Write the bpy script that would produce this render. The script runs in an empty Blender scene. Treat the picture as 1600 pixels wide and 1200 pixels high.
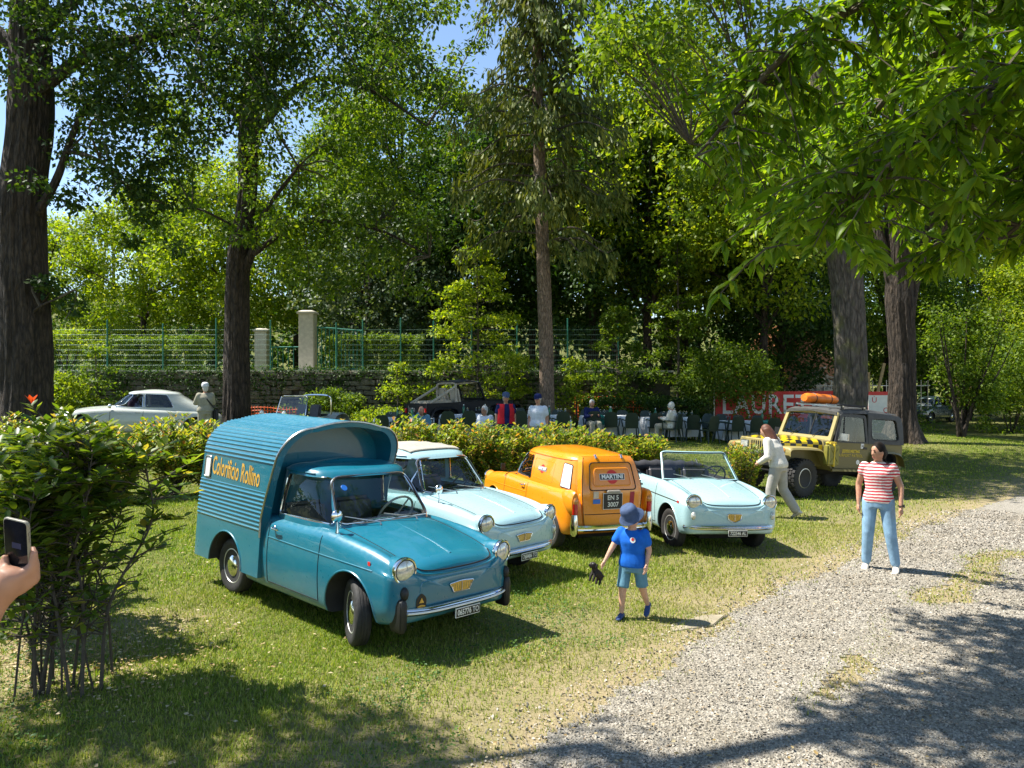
import bpy, bmesh, math, random
import numpy as np
from mathutils import Vector, Matrix, noise
from mathutils.bvhtree import BVHTree

R = math.radians
scene = bpy.context.scene
col = scene.collection

# ---------------------------------------------------------------- camera, sky, sun, exposure
CAM_H = 2.11
cam_data = bpy.data.cameras.new('camera')
cam_data.sensor_width = 36.0
cam_data.lens = 1210 / 1600 * 36.0
cam_data.clip_start = 0.05
cam_data.clip_end = 2000
camera = bpy.data.objects.new('camera', cam_data)
camera.location = (0, 0, CAM_H)
camera.rotation_euler = (R(89.86), 0, 0)
col.objects.link(camera)
scene.camera = camera

SUN_EL = R(59)
SUN_AZ = (-0.985, 0.17)                      # horizontal direction towards the sun
world = bpy.data.worlds.new('World')
scene.world = world
world.use_nodes = True
wn = world.node_tree.nodes
sky = wn.new('ShaderNodeTexSky')
sky.sky_type = 'NISHITA'
sky.sun_disc = False
sky.sun_elevation = SUN_EL
sky.sun_rotation = math.atan2(SUN_AZ[0], SUN_AZ[1])
sky.air_density = 1.0
sky.dust_density = 0.1
sky.ozone_density = 1.6
world.node_tree.links.new(sky.outputs[0], wn['Background'].inputs[0])
wn['Background'].inputs[1].default_value = 0.10

sun_data = bpy.data.lights.new('sun', 'SUN')
sun_data.energy = 5.0
sun_data.angle = R(0.53)
sun_data.color = (1.0, 0.955, 0.86)
sun = bpy.data.objects.new('sun', sun_data)
sdir = Vector((SUN_AZ[0] * math.cos(SUN_EL), SUN_AZ[1] * math.cos(SUN_EL), math.sin(SUN_EL)))
sun.rotation_euler = sdir.to_track_quat('Z', 'Y').to_euler()
sun.location = (-20, 5, 40)
col.objects.link(sun)

vs = scene.view_settings
vs.view_transform = 'Standard'
vs.look = 'None'
vs.gamma = 1.0
vs.exposure = 1.2
scene.render.engine = 'CYCLES'
scene.cycles.use_denoising = True
scene.cycles.max_bounces = 8
scene.cycles.transparent_max_bounces = 12
scene.cycles.transmission_bounces = 6
scene.cycles.caustics_reflective = False
scene.cycles.caustics_refractive = False
scene.cycles.sample_clamp_indirect = 6.0

# ---------------------------------------------------------------- object helpers
def tag(o, label=None, cat=None, group=None, kind=None):
    if label: o['label'] = label
    if cat: o['category'] = cat
    if group: o['group'] = group
    if kind: o['kind'] = kind
    return o

def empty(name, loc=(0, 0, 0), rz=0.0, label=None, cat=None, group=None):
    o = bpy.data.objects.new(name, None)
    o.empty_display_size = 0.2
    o.location = loc
    o.rotation_euler = (0, 0, rz)
    col.objects.link(o)
    return tag(o, label, cat, group)

def link_mesh(name, me, parent=None, mats=None):
    o = bpy.data.objects.new(name, me)
    col.objects.link(o)
    if parent is not None: o.parent = parent
    if mats is not None:
        if not isinstance(mats, (list, tuple)): mats = [mats]
        if len(me.materials):
            for i, m in enumerate(mats):
                if i < len(me.materials): me.materials[i] = m
                else: me.materials.append(m)
        else:
            for m in mats: me.materials.append(m)
    return o

def copy_tree(o, parent=None):
    c = o.copy()
    col.objects.link(c)
    c.parent = parent
    for ch in o.children:
        copy_tree(ch, c)
    return c

def drop(o):
    me = o.data
    bpy.data.objects.remove(o, do_unlink=True)
    if me and me.users == 0: bpy.data.meshes.remove(me)

def smooth(me, angle=35):
    if len(me.polygons) == 0: return
    me.polygons.foreach_set('use_smooth', np.ones(len(me.polygons), bool))
    if angle < 179: me.set_sharp_from_angle(angle=R(angle))

def catmull(pts, n):
    """smooth polyline through pts (n samples per span)"""
    P = [Vector(p) for p in pts]
    P = [P[0] * 2 - P[1]] + P + [P[-1] * 2 - P[-2]]
    out = []
    for i in range(1, len(P) - 2):
        a, b, c, d = P[i - 1], P[i], P[i + 1], P[i + 2]
        for k in range(n):
            t = k / n
            out.append(0.5 * ((2 * b) + (c - a) * t + (2 * a - 5 * b + 4 * c - d) * t * t + (3 * b - a - 3 * c + d) * t ** 3))
    out.append(P[-2].copy())
    return out

def rounded_poly(pts, r, seg=5):
    """2D polygon with rounded corners; r number or list"""
    n = len(pts); out = []
    for i in range(n):
        p = Vector(pts[i]); a = Vector(pts[i - 1]); b = Vector(pts[(i + 1) % n])
        ri = r[i] if isinstance(r, (list, tuple)) else r
        da, db = (a - p), (b - p)
        la, lb = da.length, db.length
        q = min(ri, la * .48, lb * .48)
        if q < 1e-5:
            out.append(p.copy()); continue
        pa, pb = p + da / la * q, p + db / lb * q
        for k in range(seg + 1):
            t = k / seg
            out.append(pa * (1 - t) ** 2 + p * 2 * t * (1 - t) + pb * t * t)
    return out

class MB:
    def __init__(s): s.v = []; s.f = []; s.m = []
    def add(s, vs, fs, mat=0):
        o = len(s.v)
        s.v += [tuple(p) for p in vs]
        s.f += [tuple(i + o for i in f) for f in fs]
        s.m += [mat] * len(fs)
        return s
    def box(s, c, size, rot=None, mat=0):
        hx, hy, hz = size[0] / 2, size[1] / 2, size[2] / 2
        vs = [Vector((x, y, z)) for x in (-hx, hx) for y in (-hy, hy) for z in (-hz, hz)]
        if rot is not None:
            M = rot if isinstance(rot, Matrix) else Matrix.Rotation(rot, 3, 'Z')
            vs = [M @ v for v in vs]
        c = Vector(c)
        return s.add([v + c for v in vs], [(0, 1, 3, 2), (4, 6, 7, 5), (0, 4, 5, 1), (2, 3, 7, 6), (0, 2, 6, 4), (1, 5, 7, 3)], mat)
    def loft(s, rings, closed=True, cap=True, mat=0, cyclic=False):
        n = len(rings[0]); o = len(s.v)
        for r in rings: s.v += [tuple(p) for p in r]
        k = len(rings); fs = []
        for i in range(k if cyclic else k - 1):
            i2 = (i + 1) % k
            for j in range(n if closed else n - 1):
                j2 = (j + 1) % n
                fs.append((o + i * n + j, o + i * n + j2, o + i2 * n + j2, o + i2 * n + j))
        if cap and closed and not cyclic:
            fs.append(tuple(o + j for j in reversed(range(n))))
            fs.append(tuple(o + (k - 1) * n + j for j in range(n)))
        s.f += fs; s.m += [mat] * len(fs)
        return s
    def tube(s, pts, r, n=8, cap=True, mat=0, cyclic=False, flat=None):
        """round tube along pts; r number or list; flat=(a,b) makes an a x b section"""
        P = [Vector(p) for p in pts]; k = len(P); rings = []
        up = None
        for i in range(k):
            if cyclic: d = P[(i + 1) % k] - P[i - 1]
            else: d = P[min(i + 1, k - 1)] - P[max(i - 1, 0)]
            if d.length < 1e-9: d = Vector((0, 0, 1))
            d.normalize()
            if up is None:
                up = Vector((0, 0, 1)) if abs(d.z) < .9 else Vector((1, 0, 0))
            a = up - d * up.dot(d)
            if a.length < 1e-6: a = d.orthogonal()
            a.normalize(); b = d.cross(a); up = a
            rr = r[i] if isinstance(r, (list, tuple)) else r
            fa, fb = (rr, rr) if flat is None else (flat[0], flat[1])
            rings.append([P[i] + a * (math.cos(t) * fa) + b * (math.sin(t) * fb) for t in [2 * math.pi * q / n for q in range(n)]])
        return s.loft(rings, True, cap, mat, cyclic)
    def cyl(s, p0, p1, r0, r1=None, n=16, mat=0):
        return s.tube([p0, p1], [r0, r0 if r1 is None else r1], n, True, mat)
    def lathe(s, prof, n=24, M=None, mat=0, cap=True):
        """prof (r,z) revolved about local z, M 4x4"""
        rings = []
        for (r, z) in prof:
            ring = [Vector((max(r, 1e-4) * math.cos(2 * math.pi * q / n), max(r, 1e-4) * math.sin(2 * math.pi * q / n), z)) for q in range(n)]
            if M is not None: ring = [M @ p for p in ring]
            rings.append(ring)
        return s.loft(rings, True, cap, mat)
    def ball(s, c, r, nu=16, nv=10, mat=0, M=None):
        r = (r, r, r) if not isinstance(r, (list, tuple)) else r
        rings = []
        for i in range(nv + 1):
            t = -math.pi / 2 + math.pi * i / nv
            cr = max(math.cos(t), 1e-3); z = math.sin(t)
            ring = [Vector((r[0] * cr * math.cos(2 * math.pi * q / nu), r[1] * cr * math.sin(2 * math.pi * q / nu), r[2] * z)) for q in range(nu)]
            if M is not None: ring = [M @ p for p in ring]
            rings.append([p + Vector(c) for p in ring])
        return s.loft(rings, True, True, mat)
    def prism(s, poly, f0, f1, mat=0):
        """poly list of 2D, f0/f1 map 2D to 3D for each end"""
        return s.loft([[f0(p) for p in poly], [f1(p) for p in poly]], True, True, mat)
    def mesh(s, name='m', bevel=0, seg=2, ang=30, fix=True):
        me = bpy.data.meshes.new(name)
        me.from_pydata(s.v, [], s.f)
        me.polygons.foreach_set('material_index', np.array(s.m, dtype=np.int32))
        if fix or bevel:
            bm = bmesh.new(); bm.from_mesh(me)
            bmesh.ops.recalc_face_normals(bm, faces=bm.faces)
            if bevel:
                es = [e for e in bm.edges if len(e.link_faces) == 2 and e.calc_face_angle(0) > R(ang)]
                bmesh.ops.bevel(bm, geom=es, offset=bevel, segments=seg, affect='EDGES', clamp_overlap=True)
            bm.to_mesh(me); bm.free()
        return me
    def build(s, name, mats, parent=None, bevel=0, seg=2, sm=35, fix=True):
        me = s.mesh(name, bevel, seg, fix=fix)
        smooth(me, sm)
        return link_mesh(name, me, parent, mats)

def boolean(o, cutters):
    """subtract MB cutters from mesh object o; cutter face material index is kept"""
    tmp = []
    for c in cutters:
        me = c.mesh('cutter')
        for m in o.data.materials: me.materials.append(m)
        t = bpy.data.objects.new('cutter', me); col.objects.link(t); t.parent = o.parent; tmp.append(t)
        m = o.modifiers.new('b', 'BOOLEAN'); m.object = t; m.operation = 'DIFFERENCE'; m.solver = 'EXACT'
    dg = bpy.context.evaluated_depsgraph_get(); dg.update()
    me = bpy.data.meshes.new_from_object(o.evaluated_get(dg), preserve_all_data_layers=True, depsgraph=dg)
    o.modifiers.clear()
    old = o.data; o.data = me; bpy.data.meshes.remove(old)
    for t in tmp: drop(t)
    return o

def split_by_material(o, groups):
    """groups: list of (name, [slots], material list); o is replaced by one object per group"""
    parent = o.parent; out = []
    for name, slots, mats in groups:
        bm = bmesh.new(); bm.from_mesh(o.data)
        bmesh.ops.delete(bm, geom=[f for f in bm.faces if f.material_index not in slots], context='FACES')
        for f in bm.faces: f.material_index = slots.index(f.material_index)
        me = bpy.data.meshes.new(name); bm.to_mesh(me); bm.free()
        smooth(me, 40)
        out.append(link_mesh(name, me, parent, mats))
    drop(o)
    return out

def bvh_of(o):
    bm = bmesh.new(); bm.from_mesh(o.data); t = BVHTree.FromBMesh(bm); bm.free(); return t

def cast(bvh, p, d, off=0.0, default=None):
    h = bvh.ray_cast(Vector(p), Vector(d).normalized())
    if h[0] is None: return default
    n = h[1]
    if n.dot(Vector(d)) > 0: n = -n
    return h[0] + n * off

def text_mesh(txt, size=1.0, sx=1.0, shear=0.0, extrude=0.0, space=1.0, bold=0.0):
    cu = bpy.data.curves.new('t', 'FONT')
    cu.body = txt; cu.size = size; cu.shear = shear; cu.extrude = extrude; cu.space_character = space
    cu.align_x = 'CENTER'; cu.align_y = 'CENTER'; cu.resolution_u = 3; cu.offset = bold
    o = bpy.data.objects.new('t', cu); col.objects.link(o)
    dg = bpy.context.evaluated_depsgraph_get(); dg.update()
    me = bpy.data.meshes.new_from_object(o.evaluated_get(dg))
    bpy.data.objects.remove(o); bpy.data.curves.remove(cu)
    for v in me.vertices: v.co.x *= sx
    return me

def text_on(name, txt, size, M, mat, parent, sx=1.0, shear=0.0, bvh=None, off=.004, space=1.0, bold=0.0, subdiv=0):
    """flat lettering; M maps text xy plane to local space; with bvh it is draped along M's -Z"""
    me = text_mesh(txt, size, sx, shear, 0, space, bold)
    if subdiv:
        bm = bmesh.new(); bm.from_mesh(me)
        bmesh.ops.subdivide_edges(bm, edges=bm.edges, cuts=subdiv, use_grid_fill=False); bmesh.ops.triangulate(bm, faces=bm.faces)
        bm.to_mesh(me); bm.free()
    me.transform(M)
    if bvh is not None:
        d = -(M.to_3x3() @ Vector((0, 0, 1)))
        for v in me.vertices:
            q = cast(bvh, v.co - d * .5, d, off)
            if q is not None: v.co = q
    return link_mesh(name, me, parent, mat)

def frame_matrix(o, x, y):
    x = Vector(x).normalized(); y = Vector(y); y = (y - x * y.dot(x)).normalized(); z = x.cross(y)
    M = Matrix.Identity(4)
    for i in range(3):
        M[i][0] = x[i]; M[i][1] = y[i]; M[i][2] = z[i]; M[i][3] = o[i]
    return M

def fuse(mb, voxel=0.012, it=4, fac=.5):
    """fuse overlapping closed shells into one continuous surface"""
    me = mb.mesh('f'); o = link_mesh('f', me)
    m = o.modifiers.new('r', 'REMESH'); m.mode = 'VOXEL'; m.voxel_size = voxel
    if it:
        m = o.modifiers.new('s', 'SMOOTH'); m.factor = fac; m.iterations = it
    dg = bpy.context.evaluated_depsgraph_get(); dg.update()
    out = bpy.data.meshes.new_from_object(o.evaluated_get(dg))
    drop(o)
    smooth(out, 180)
    return out

# ---------------------------------------------------------------- materials
def new_mat(name):
    m = bpy.data.materials.new(name); m.use_nodes = True
    nt = m.node_tree
    return m, nt, nt.nodes['Principled BSDF'], nt.nodes['Material Output']

def nnode(nt, t, **kw):
    n = nt.nodes.new(t)
    for k, v in kw.items(): setattr(n, k, v)
    return n

def tex_noise(nt, scale, detail=4, rough=.55, coord='Object', vec=None):
    n = nnode(nt, 'ShaderNodeTexNoise')
    n.inputs['Scale'].default_value = scale; n.inputs['Detail'].default_value = detail; n.inputs['Roughness'].default_value = rough
    if vec is None:
        tc = nnode(nt, 'ShaderNodeTexCoord'); nt.links.new(tc.outputs[coord], n.inputs['Vector'])
    else: nt.links.new(vec, n.inputs['Vector'])
    return n

def ramp(nt, fac, stops):
    r = nnode(nt, 'ShaderNodeValToRGB')
    e = r.color_ramp.elements
    while len(e) < len(stops): e.new(0.5)
    for i, (p, c) in enumerate(stops):
        e[i].position = p; e[i].color = (*c, 1) if len(c) == 3 else c
    nt.links.new(fac, r.inputs[0])
    return r

def mixrgb(nt, fac, a, b, mode='MIX'):
    m = nnode(nt, 'ShaderNodeMix', data_type='RGBA', blend_type=mode)
    for sock, v in ((m.inputs[0], fac), (m.inputs[6], a), (m.inputs[7], b)):
        if hasattr(v, 'is_output'): nt.links.new(v, sock)
        elif isinstance(v, (int, float)): sock.default_value = v
        else: sock.default_value = (*v, 1) if len(v) == 3 else v
    return m.outputs[2]

def bump(nt, height, strength=.3, dist=.01, bsdf=None):
    b = nnode(nt, 'ShaderNodeBump'); b.inputs['Strength'].default_value = strength; b.inputs['Distance'].default_value = dist
    nt.links.new(height, b.inputs['Height'])
    if bsdf is not None: nt.links.new(b.outputs[0], bsdf.inputs['Normal'])
    return b

def simple(name, c, rough=.5, metal=0.0, vary=.12, scale=6.0, bumps=0.0, coat=0.0, spec=.5):
    m, nt, b, out = new_mat(name)
    n = tex_noise(nt, scale, 5)
    lo = [max(0, x * (1 - vary)) for x in c]; hi = [min(1, x * (1 + vary)) for x in c]
    r = ramp(nt, n.outputs[0], [(.3, lo), (.7, hi)])
    nt.links.new(r.outputs[0], b.inputs['Base Color'])
    b.inputs['Roughness'].default_value = rough; b.inputs['Metallic'].default_value = metal
    b.inputs['Coat Weight'].default_value = coat; b.inputs['Coat Roughness'].default_value = .06
    b.inputs['Specular IOR Level'].default_value = spec
    if bumps: bump(nt, n.outputs[0], bumps, .01, b)
    return m

def car_paint(name, c, fade, rough=.32, coat=.8, blotch=.35, dust=(.30, .27, .2)):
    """old single-stage enamel: slight fading, dust film, faint ripples"""
    m, nt, b, out = new_mat(name)
    n1 = tex_noise(nt, 1.7, 6, .6); n2 = tex_noise(nt, 22, 4, .6); n3 = tex_noise(nt, 5, 3)
    f = ramp(nt, n1.outputs[0], [(.42, (0, 0, 0)), (.72, (1, 1, 1))])
    mul = nnode(nt, 'ShaderNodeMath', operation='MULTIPLY'); mul.inputs[1].default_value = blotch
    nt.links.new(f.outputs[0], mul.inputs[0])
    c1 = mixrgb(nt, mul.outputs[0], c, fade)
    g = nnode(nt, 'ShaderNodeNewGeometry'); sx = nnode(nt, 'ShaderNodeSeparateXYZ'); tc = nnode(nt, 'ShaderNodeTexCoord')
    nt.links.new(tc.outputs['Object'], sx.inputs[0])
    mr = nnode(nt, 'ShaderNodeMapRange'); mr.inputs[1].default_value = .2; mr.inputs[2].default_value = .5; mr.inputs[3].default_value = .3; mr.inputs[4].default_value = .012
    nt.links.new(sx.outputs[2], mr.inputs[0])
    m2 = nnode(nt, 'ShaderNodeMath', operation='MULTIPLY'); nt.links.new(mr.outputs[0], m2.inputs[0]); nt.links.new(n2.outputs[0], m2.inputs[1])
    c2 = mixrgb(nt, m2.outputs[0], c1, dust)
    nt.links.new(c2, b.inputs['Base Color'])
    rr = ramp(nt, n2.outputs[0], [(.3, (rough - .06,) * 3), (.75, (rough + .14,) * 3)])
    nt.links.new(rr.outputs[0], b.inputs['Roughness'])
    b.inputs['Coat Weight'].default_value = coat; b.inputs['Coat Roughness'].default_value = .05
    bump(nt, n3.outputs[0], .06, .02, b)
    return m

def glass_mat(name, tint=(.82, .88, .86), refl=1.0):
    m, nt, b, out = new_mat(name)
    nt.nodes.remove(b)
    t = nnode(nt, 'ShaderNodeBsdfTransparent'); t.inputs[0].default_value = (*tint, 1)
    g = nnode(nt, 'ShaderNodeBsdfGlossy'); g.inputs['Roughness'].default_value = .015
    lw = nnode(nt, 'ShaderNodeLayerWeight'); lw.inputs[0].default_value = .5
    pw_ = nnode(nt, 'ShaderNodeMath', operation='POWER'); nt.links.new(lw.outputs['Facing'], pw_.inputs[0]); pw_.inputs[1].default_value = 4.0
    ad = nnode(nt, 'ShaderNodeMath', operation='MULTIPLY_ADD'); nt.links.new(pw_.outputs[0], ad.inputs[0]); ad.inputs[1].default_value = .8 * refl; ad.inputs[2].default_value = .07
    mx = nnode(nt, 'ShaderNodeMixShader')
    nt.links.new(ad.outputs[0], mx.inputs[0]); nt.links.new(t.outputs[0], mx.inputs[1]); nt.links.new(g.outputs[0], mx.inputs[2])
    nt.links.new(mx.outputs[0], out.inputs[0])
    return m

def leaf_mat(name, stops, trans=.45, gloss=.45, tcol=None, obj_var=.0):
    """leaf: colour varies per leaf; light passes through"""
    m, nt, b, out = new_mat(name)
    g = nnode(nt, 'ShaderNodeNewGeometry')
    r = ramp(nt, g.outputs['Random Per Island'], stops)
    n = tex_noise(nt, .45, 3)
    c = mixrgb(nt, .35, r.outputs[0], ramp(nt, n.outputs[0], [(.35, (.55, .6, .5)), (.65, (1.25, 1.2, 1.0))]).outputs[0], 'MULTIPLY')
    nt.links.new(c, b.inputs['Base Color'])
    b.inputs['Roughness'].default_value = gloss + .08; b.inputs['Specular IOR Level'].default_value = .28
    tr = nnode(nt, 'ShaderNodeBsdfTranslucent')
    tc = mixrgb(nt, 1.0, c, tcol if tcol else (1.75, 1.7, .45), 'MULTIPLY')
    nt.links.new(tc, tr.inputs[0])
    mx = nnode(nt, 'ShaderNodeMixShader'); mx.inputs[0].default_value = trans
    nt.links.new(b.outputs[0], mx.inputs[1]); nt.links.new(tr.outputs[0], mx.inputs[2])
    nt.links.new(mx.outputs[0], out.inputs[0])
    return m

def bark_mat(name, c0, c1, moss=None, scale=7):
    m, nt, b, out = new_mat(name)
    tc = nnode(nt, 'ShaderNodeTexCoord'); mp = nnode(nt, 'ShaderNodeMapping'); mp.inputs['Scale'].default_value = (1, 1, .24)
    nt.links.new(tc.outputs['Object'], mp.inputs[0])
    n1 = tex_noise(nt, scale * 2.2, 6, .7, vec=mp.outputs[0]); n2 = tex_noise(nt, scale * .35, 3)
    v = nnode(nt, 'ShaderNodeTexVoronoi', feature='DISTANCE_TO_EDGE'); v.inputs['Scale'].default_value = scale * 1.6
    nt.links.new(mp.outputs[0], v.inputs['Vector'])
    fv = ramp(nt, v.outputs[0], [(.0, (.35, .35, .35)), (.22, (1, 1, 1))])
    r = ramp(nt, n1.outputs[0], [(.34, c0), (.68, c1)])
    c = mixrgb(nt, .8, r.outputs[0], fv.outputs[0], 'MULTIPLY')
    if moss:
        mm = ramp(nt, n2.outputs[0], [(.52, (0, 0, 0)), (.68, (1, 1, 1))]); c = mixrgb(nt, mm.outputs[0], c, moss)
    nt.links.new(c, b.inputs['Base Color']); b.inputs['Roughness'].default_value = .9
    ad = nnode(nt, 'ShaderNodeMath', operation='ADD'); nt.links.new(n1.outputs[0], ad.inputs[0]); nt.links.new(v.outputs[0], ad.inputs[1])
    bump(nt, ad.outputs[0], 1.0, .12, b)
    return m

M = {}
M['teal'] = car_paint('teal_paint', (.003, .135, .205), (.015, .20, .27), .32, .8)
M['ltblue'] = car_paint('light_blue_paint', (.36, .56, .60), (.42, .61, .64), .28, .9, .2)
M['orange'] = car_paint('orange_paint', (.83, .265, .004), (.78, .30, .02), .3, .9, .25)
M['silverwhite'] = car_paint('pale_grey_paint', (.50, .53, .50), (.58, .6, .56), .3, .8, .2)
M['olive'] = car_paint('olive_paint', (.125, .103, .024), (.155, .13, .04), .5, .25, .4)
M['sand'] = car_paint('sand_paint', (.31, .25, .085), (.37, .30, .12), .5, .2, .4)
M['blackpaint'] = simple('black_paint', (.008, .008, .009), .5, 0, .2, 8, 0, 0, .25)
M['darkgreycar'] = car_paint('dark_slate_paint', (.03, .055, .06), (.05, .07, .07), .25, .9, .2)
M['buggy'] = car_paint('silver_paint', (.38, .40, .38), (.45, .46, .43), .3, .8, .2)
M['chrome'] = simple('chrome', (.72, .72, .70), .12, 1.0, .06, 14)
M['steel'] = simple('steel', (.45, .45, .44), .35, 1.0, .15, 20)
M['rim'] = simple('rim_silver', (.55, .55, .53), .4, .6, .12, 18)
M['rubber'] = simple('rubber', (.022, .021, .02), .75, 0, .3, 30, .2)
M['black'] = simple('black_trim', (.012, .012, .012), .5, 0, .2, 12)
M['seam'] = simple('shut_line', (.004, .006, .007), .9, 0, .1)
M['under'] = simple('underbody', (.012, .012, .012), .95, 0, .3)
M['interior'] = simple('interior', (.035, .033, .032), .7, 0, .25)
M['seat'] = simple('seat_vinyl', (.06, .055, .06), .5, 0, .2, 10, .1)
M['seatbeige'] = simple('beige_vinyl', (.42, .36, .27), .6, 0, .12, 8, .1)
M['glass'] = glass_mat('car_glass', (.78, .84, .82), .8)
M['dglass'] = glass_mat('shaded_glass', (.55, .6, .58), 1.0)
M['lens'] = simple('headlight_lens', (.62, .62, .56), .08, .35, .25, 40, .0, 1.0)
M['white'] = simple('white_paint', (.8, .8, .78), .4, 0, .04)
M['gold'] = simple('gold_lettering', (.62, .36, .05), .45, 0, .18, 25)
M['platebl'] = simple('plate_black', (.008, .008, .009), .4, 0, .1)
M['platewh'] = simple('plate_white', (.72, .72, .68), .45, 0, .08)
M['redlens'] = simple('red_lens', (.5, .008, .006), .12, 0, .15, 15, 0, 1.0)
M['amber'] = simple('amber_lens', (.55, .2, .02), .15, 0, .15, 15, 0, 1.0)
M['red'] = simple('red_print', (.60, .025, .02), .5, 0, .08)
M['bluest'] = simple('blue_sticker', (.02, .15, .55), .4, 0, .12)
M['canvas'] = simple('grey_canvas', (.36, .33, .28), .85, 0, .12, 30, .25)
M['darkcloth'] = simple('dark_canvas', (.03, .03, .035), .85, 0, .3, 14, .4)
# ---------------------------------------------------------------- terrain
def sstep(t):
    t = np.clip(t, 0, 1); return t * t * (3 - 2 * t)

def T(x, y):
    """height of the ground"""
    x = np.asarray(x, float); y = np.asarray(y, float)
    z = -.034 * np.clip(x, -16, 5) - .05 * (np.clip(x, 5, 9) - 5)
    bank = .27 * sstep((y - 17.5 - .12 * (x - 9)) / 5.0) * sstep((x - 8) / 3.5)
    z = z + .37 * sstep((y - 17) / 7) * sstep((x + 6) / 6) * sstep((20 - x) / 6) * (1 - sstep((y - 32) / 10))
    z = z + bank * (1 - .9 * sstep((y - 30) / 12))
    z = z + (2.5 - z) * sstep((y - 30.5) / .6) * sstep((6.0 - x) / 1.0)
    z = z + 2.2 * sstep((y - 31) / 14) * sstep((x - 5.0) / 1.0) * sstep((17.5 - x) / 3)
    z = z + 11 * sstep((y - 64) / 40)
    z = z + .012 * np.sin(x * 2.1 + 1.3 * np.sin(y * .9)) * np.sin(y * 1.7 + .8) * sstep((y - 3) / 3)
    return z

def Tf(x, y): return float(T(x, y))
def normal_at(x, y, e=.8):
    return Vector((-(Tf(x + e, y) - Tf(x - e, y)) / (2 * e), -(Tf(x, y + e) - Tf(x, y - e)) / (2 * e), 1)).normalized()

def settle(o, x, y, rz, extra=0.0, dz=0.0):
    """stand a thing on the ground, leaning with the slope"""
    n = normal_at(x, y, 1.2)
    q = Vector((0, 0, 1)).rotation_difference(n).to_matrix() @ Matrix.Rotation(rz, 3, 'Z') @ Matrix.Rotation(extra, 3, 'Y')
    o.rotation_euler = q.to_euler(); o.location = (x, y, Tf(x, y) + dz)

ROAD = [(-.3, 1.0), (-.20, 4.2), (.50, 5.35), (2.1, 7.6), (3.55, 9.3), (6.6, 12.9), (9.2, 15.6), (12.9, 18.6), (17.5, 21.2), (25, 24)]
def road_left(y):
    return np.interp(y, [p[1] for p in ROAD], [p[0] for p in ROAD])
def fbm(x, y, s=1.0, seed=0):
    r = np.zeros_like(np.asarray(x, float))
    rs = np.random.RandomState(seed)
    for o in range(5):
        f = s * 1.9 ** o
        for k in range(3):
            a = rs.rand() * 6.28; ph = rs.rand() * 6.28
            r = r + np.sin((x * np.cos(a) + y * np.sin(a)) * f + ph + 1.5 * np.sin((x * np.sin(a) - y * np.cos(a)) * f * .7 + ph * 2)) / (1.5 ** o) / 3
    return r / 2.2
def road_frac(x, y):
    """1 on open gravel, 0 on lawn; a thin grassy strip runs between the wheel tracks"""
    x = np.asarray(x, float); y = np.asarray(y, float)
    e = road_left(y) + .30 * fbm(x, y, 1.3, 3) + .10 * fbm(x, y, 5, 4)
    slope = np.clip((y - 4) / 6, 0, 1)
    d = (x - e) / np.interp(y, [4, 8, 12, 18], [1.0, 1.25, 1.5, 1.7])
    f = sstep(d / 1.3 + .40)
    strip = np.exp(-((d - 1.55 + .25 * fbm(x, y, .9, 8)) / .30) ** 2) * (.42 + .75 * fbm(x, y, 1.1, 6))
    f = f - np.clip(strip, 0, .9) * sstep((y - 4.6) / 1.5)
    f = f * (1 - sstep((x - road_left(y) - np.interp(y, [4, 10, 18], [5.5, 8, 9])) / .8))
    return np.clip(f, 0, 1)

def ground_mat():
    m, nt, b, out = new_mat('lawn_soil')
    n1 = tex_noise(nt, .55, 6, .6); n2 = tex_noise(nt, 9, 6, .65); n3 = tex_noise(nt, 60, 4, .6)
    g = ramp(nt, n2.outputs[0], [(.3, (.060, .070, .014)), (.55, (.11, .125, .024)), (.8, (.20, .175, .06))])
    dry = ramp(nt, n3.outputs[0], [(.3, (.20, .16, .085)), (.7, (.37, .30, .175))])
    f = ramp(nt, n1.outputs[0], [(.48, (0, 0, 0)), (.66, (1, 1, 1))])
    a = nnode(nt, 'ShaderNodeAttribute', attribute_name='dry')
    mx = nnode(nt, 'ShaderNodeMath', operation='MULTIPLY_ADD'); nt.links.new(f.outputs[0], mx.inputs[0]); mx.inputs[1].default_value = .25; nt.links.new(a.outputs['Fac'], mx.inputs[2])
    mx.use_clamp = True
    c = mixrgb(nt, mx.outputs[0], g.outputs[0], dry.outputs[0])
    nt.links.new(c, b.inputs['Base Color']); b.inputs['Roughness'].default_value = .95; b.inputs['Specular IOR Level'].default_value = .2
    bump(nt, n3.outputs[0], .8, .02, b)
    return m

def gravel_mat():
    m, nt, b, out = new_mat('gravel')
    tc = nnode(nt, 'ShaderNodeTexCoord')
    v = nnode(nt, 'ShaderNodeTexVoronoi'); v.inputs['Scale'].default_value = 62; nt.links.new(tc.outputs['Object'], v.inputs['Vector'])
    n = tex_noise(nt, 1.3, 5); n2 = tex_noise(nt, 34, 4)
    r = ramp(nt, v.outputs['Color'], [(.1, (.145, .13, .105)), (.5, (.27, .247, .205)), (.9, (.40, .37, .32))])
    c = mixrgb(nt, .5, r.outputs[0], ramp(nt, n.outputs[0], [(.35, (.72, .66, .54)), (.65, (1.05, 1.03, 1))]).outputs[0], 'MULTIPLY')
    nt.links.new(c, b.inputs['Base Color']); b.inputs['Roughness'].default_value = .9
    bump(nt, v.outputs['Distance'], 1.0, .012, b)
    return m

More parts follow.
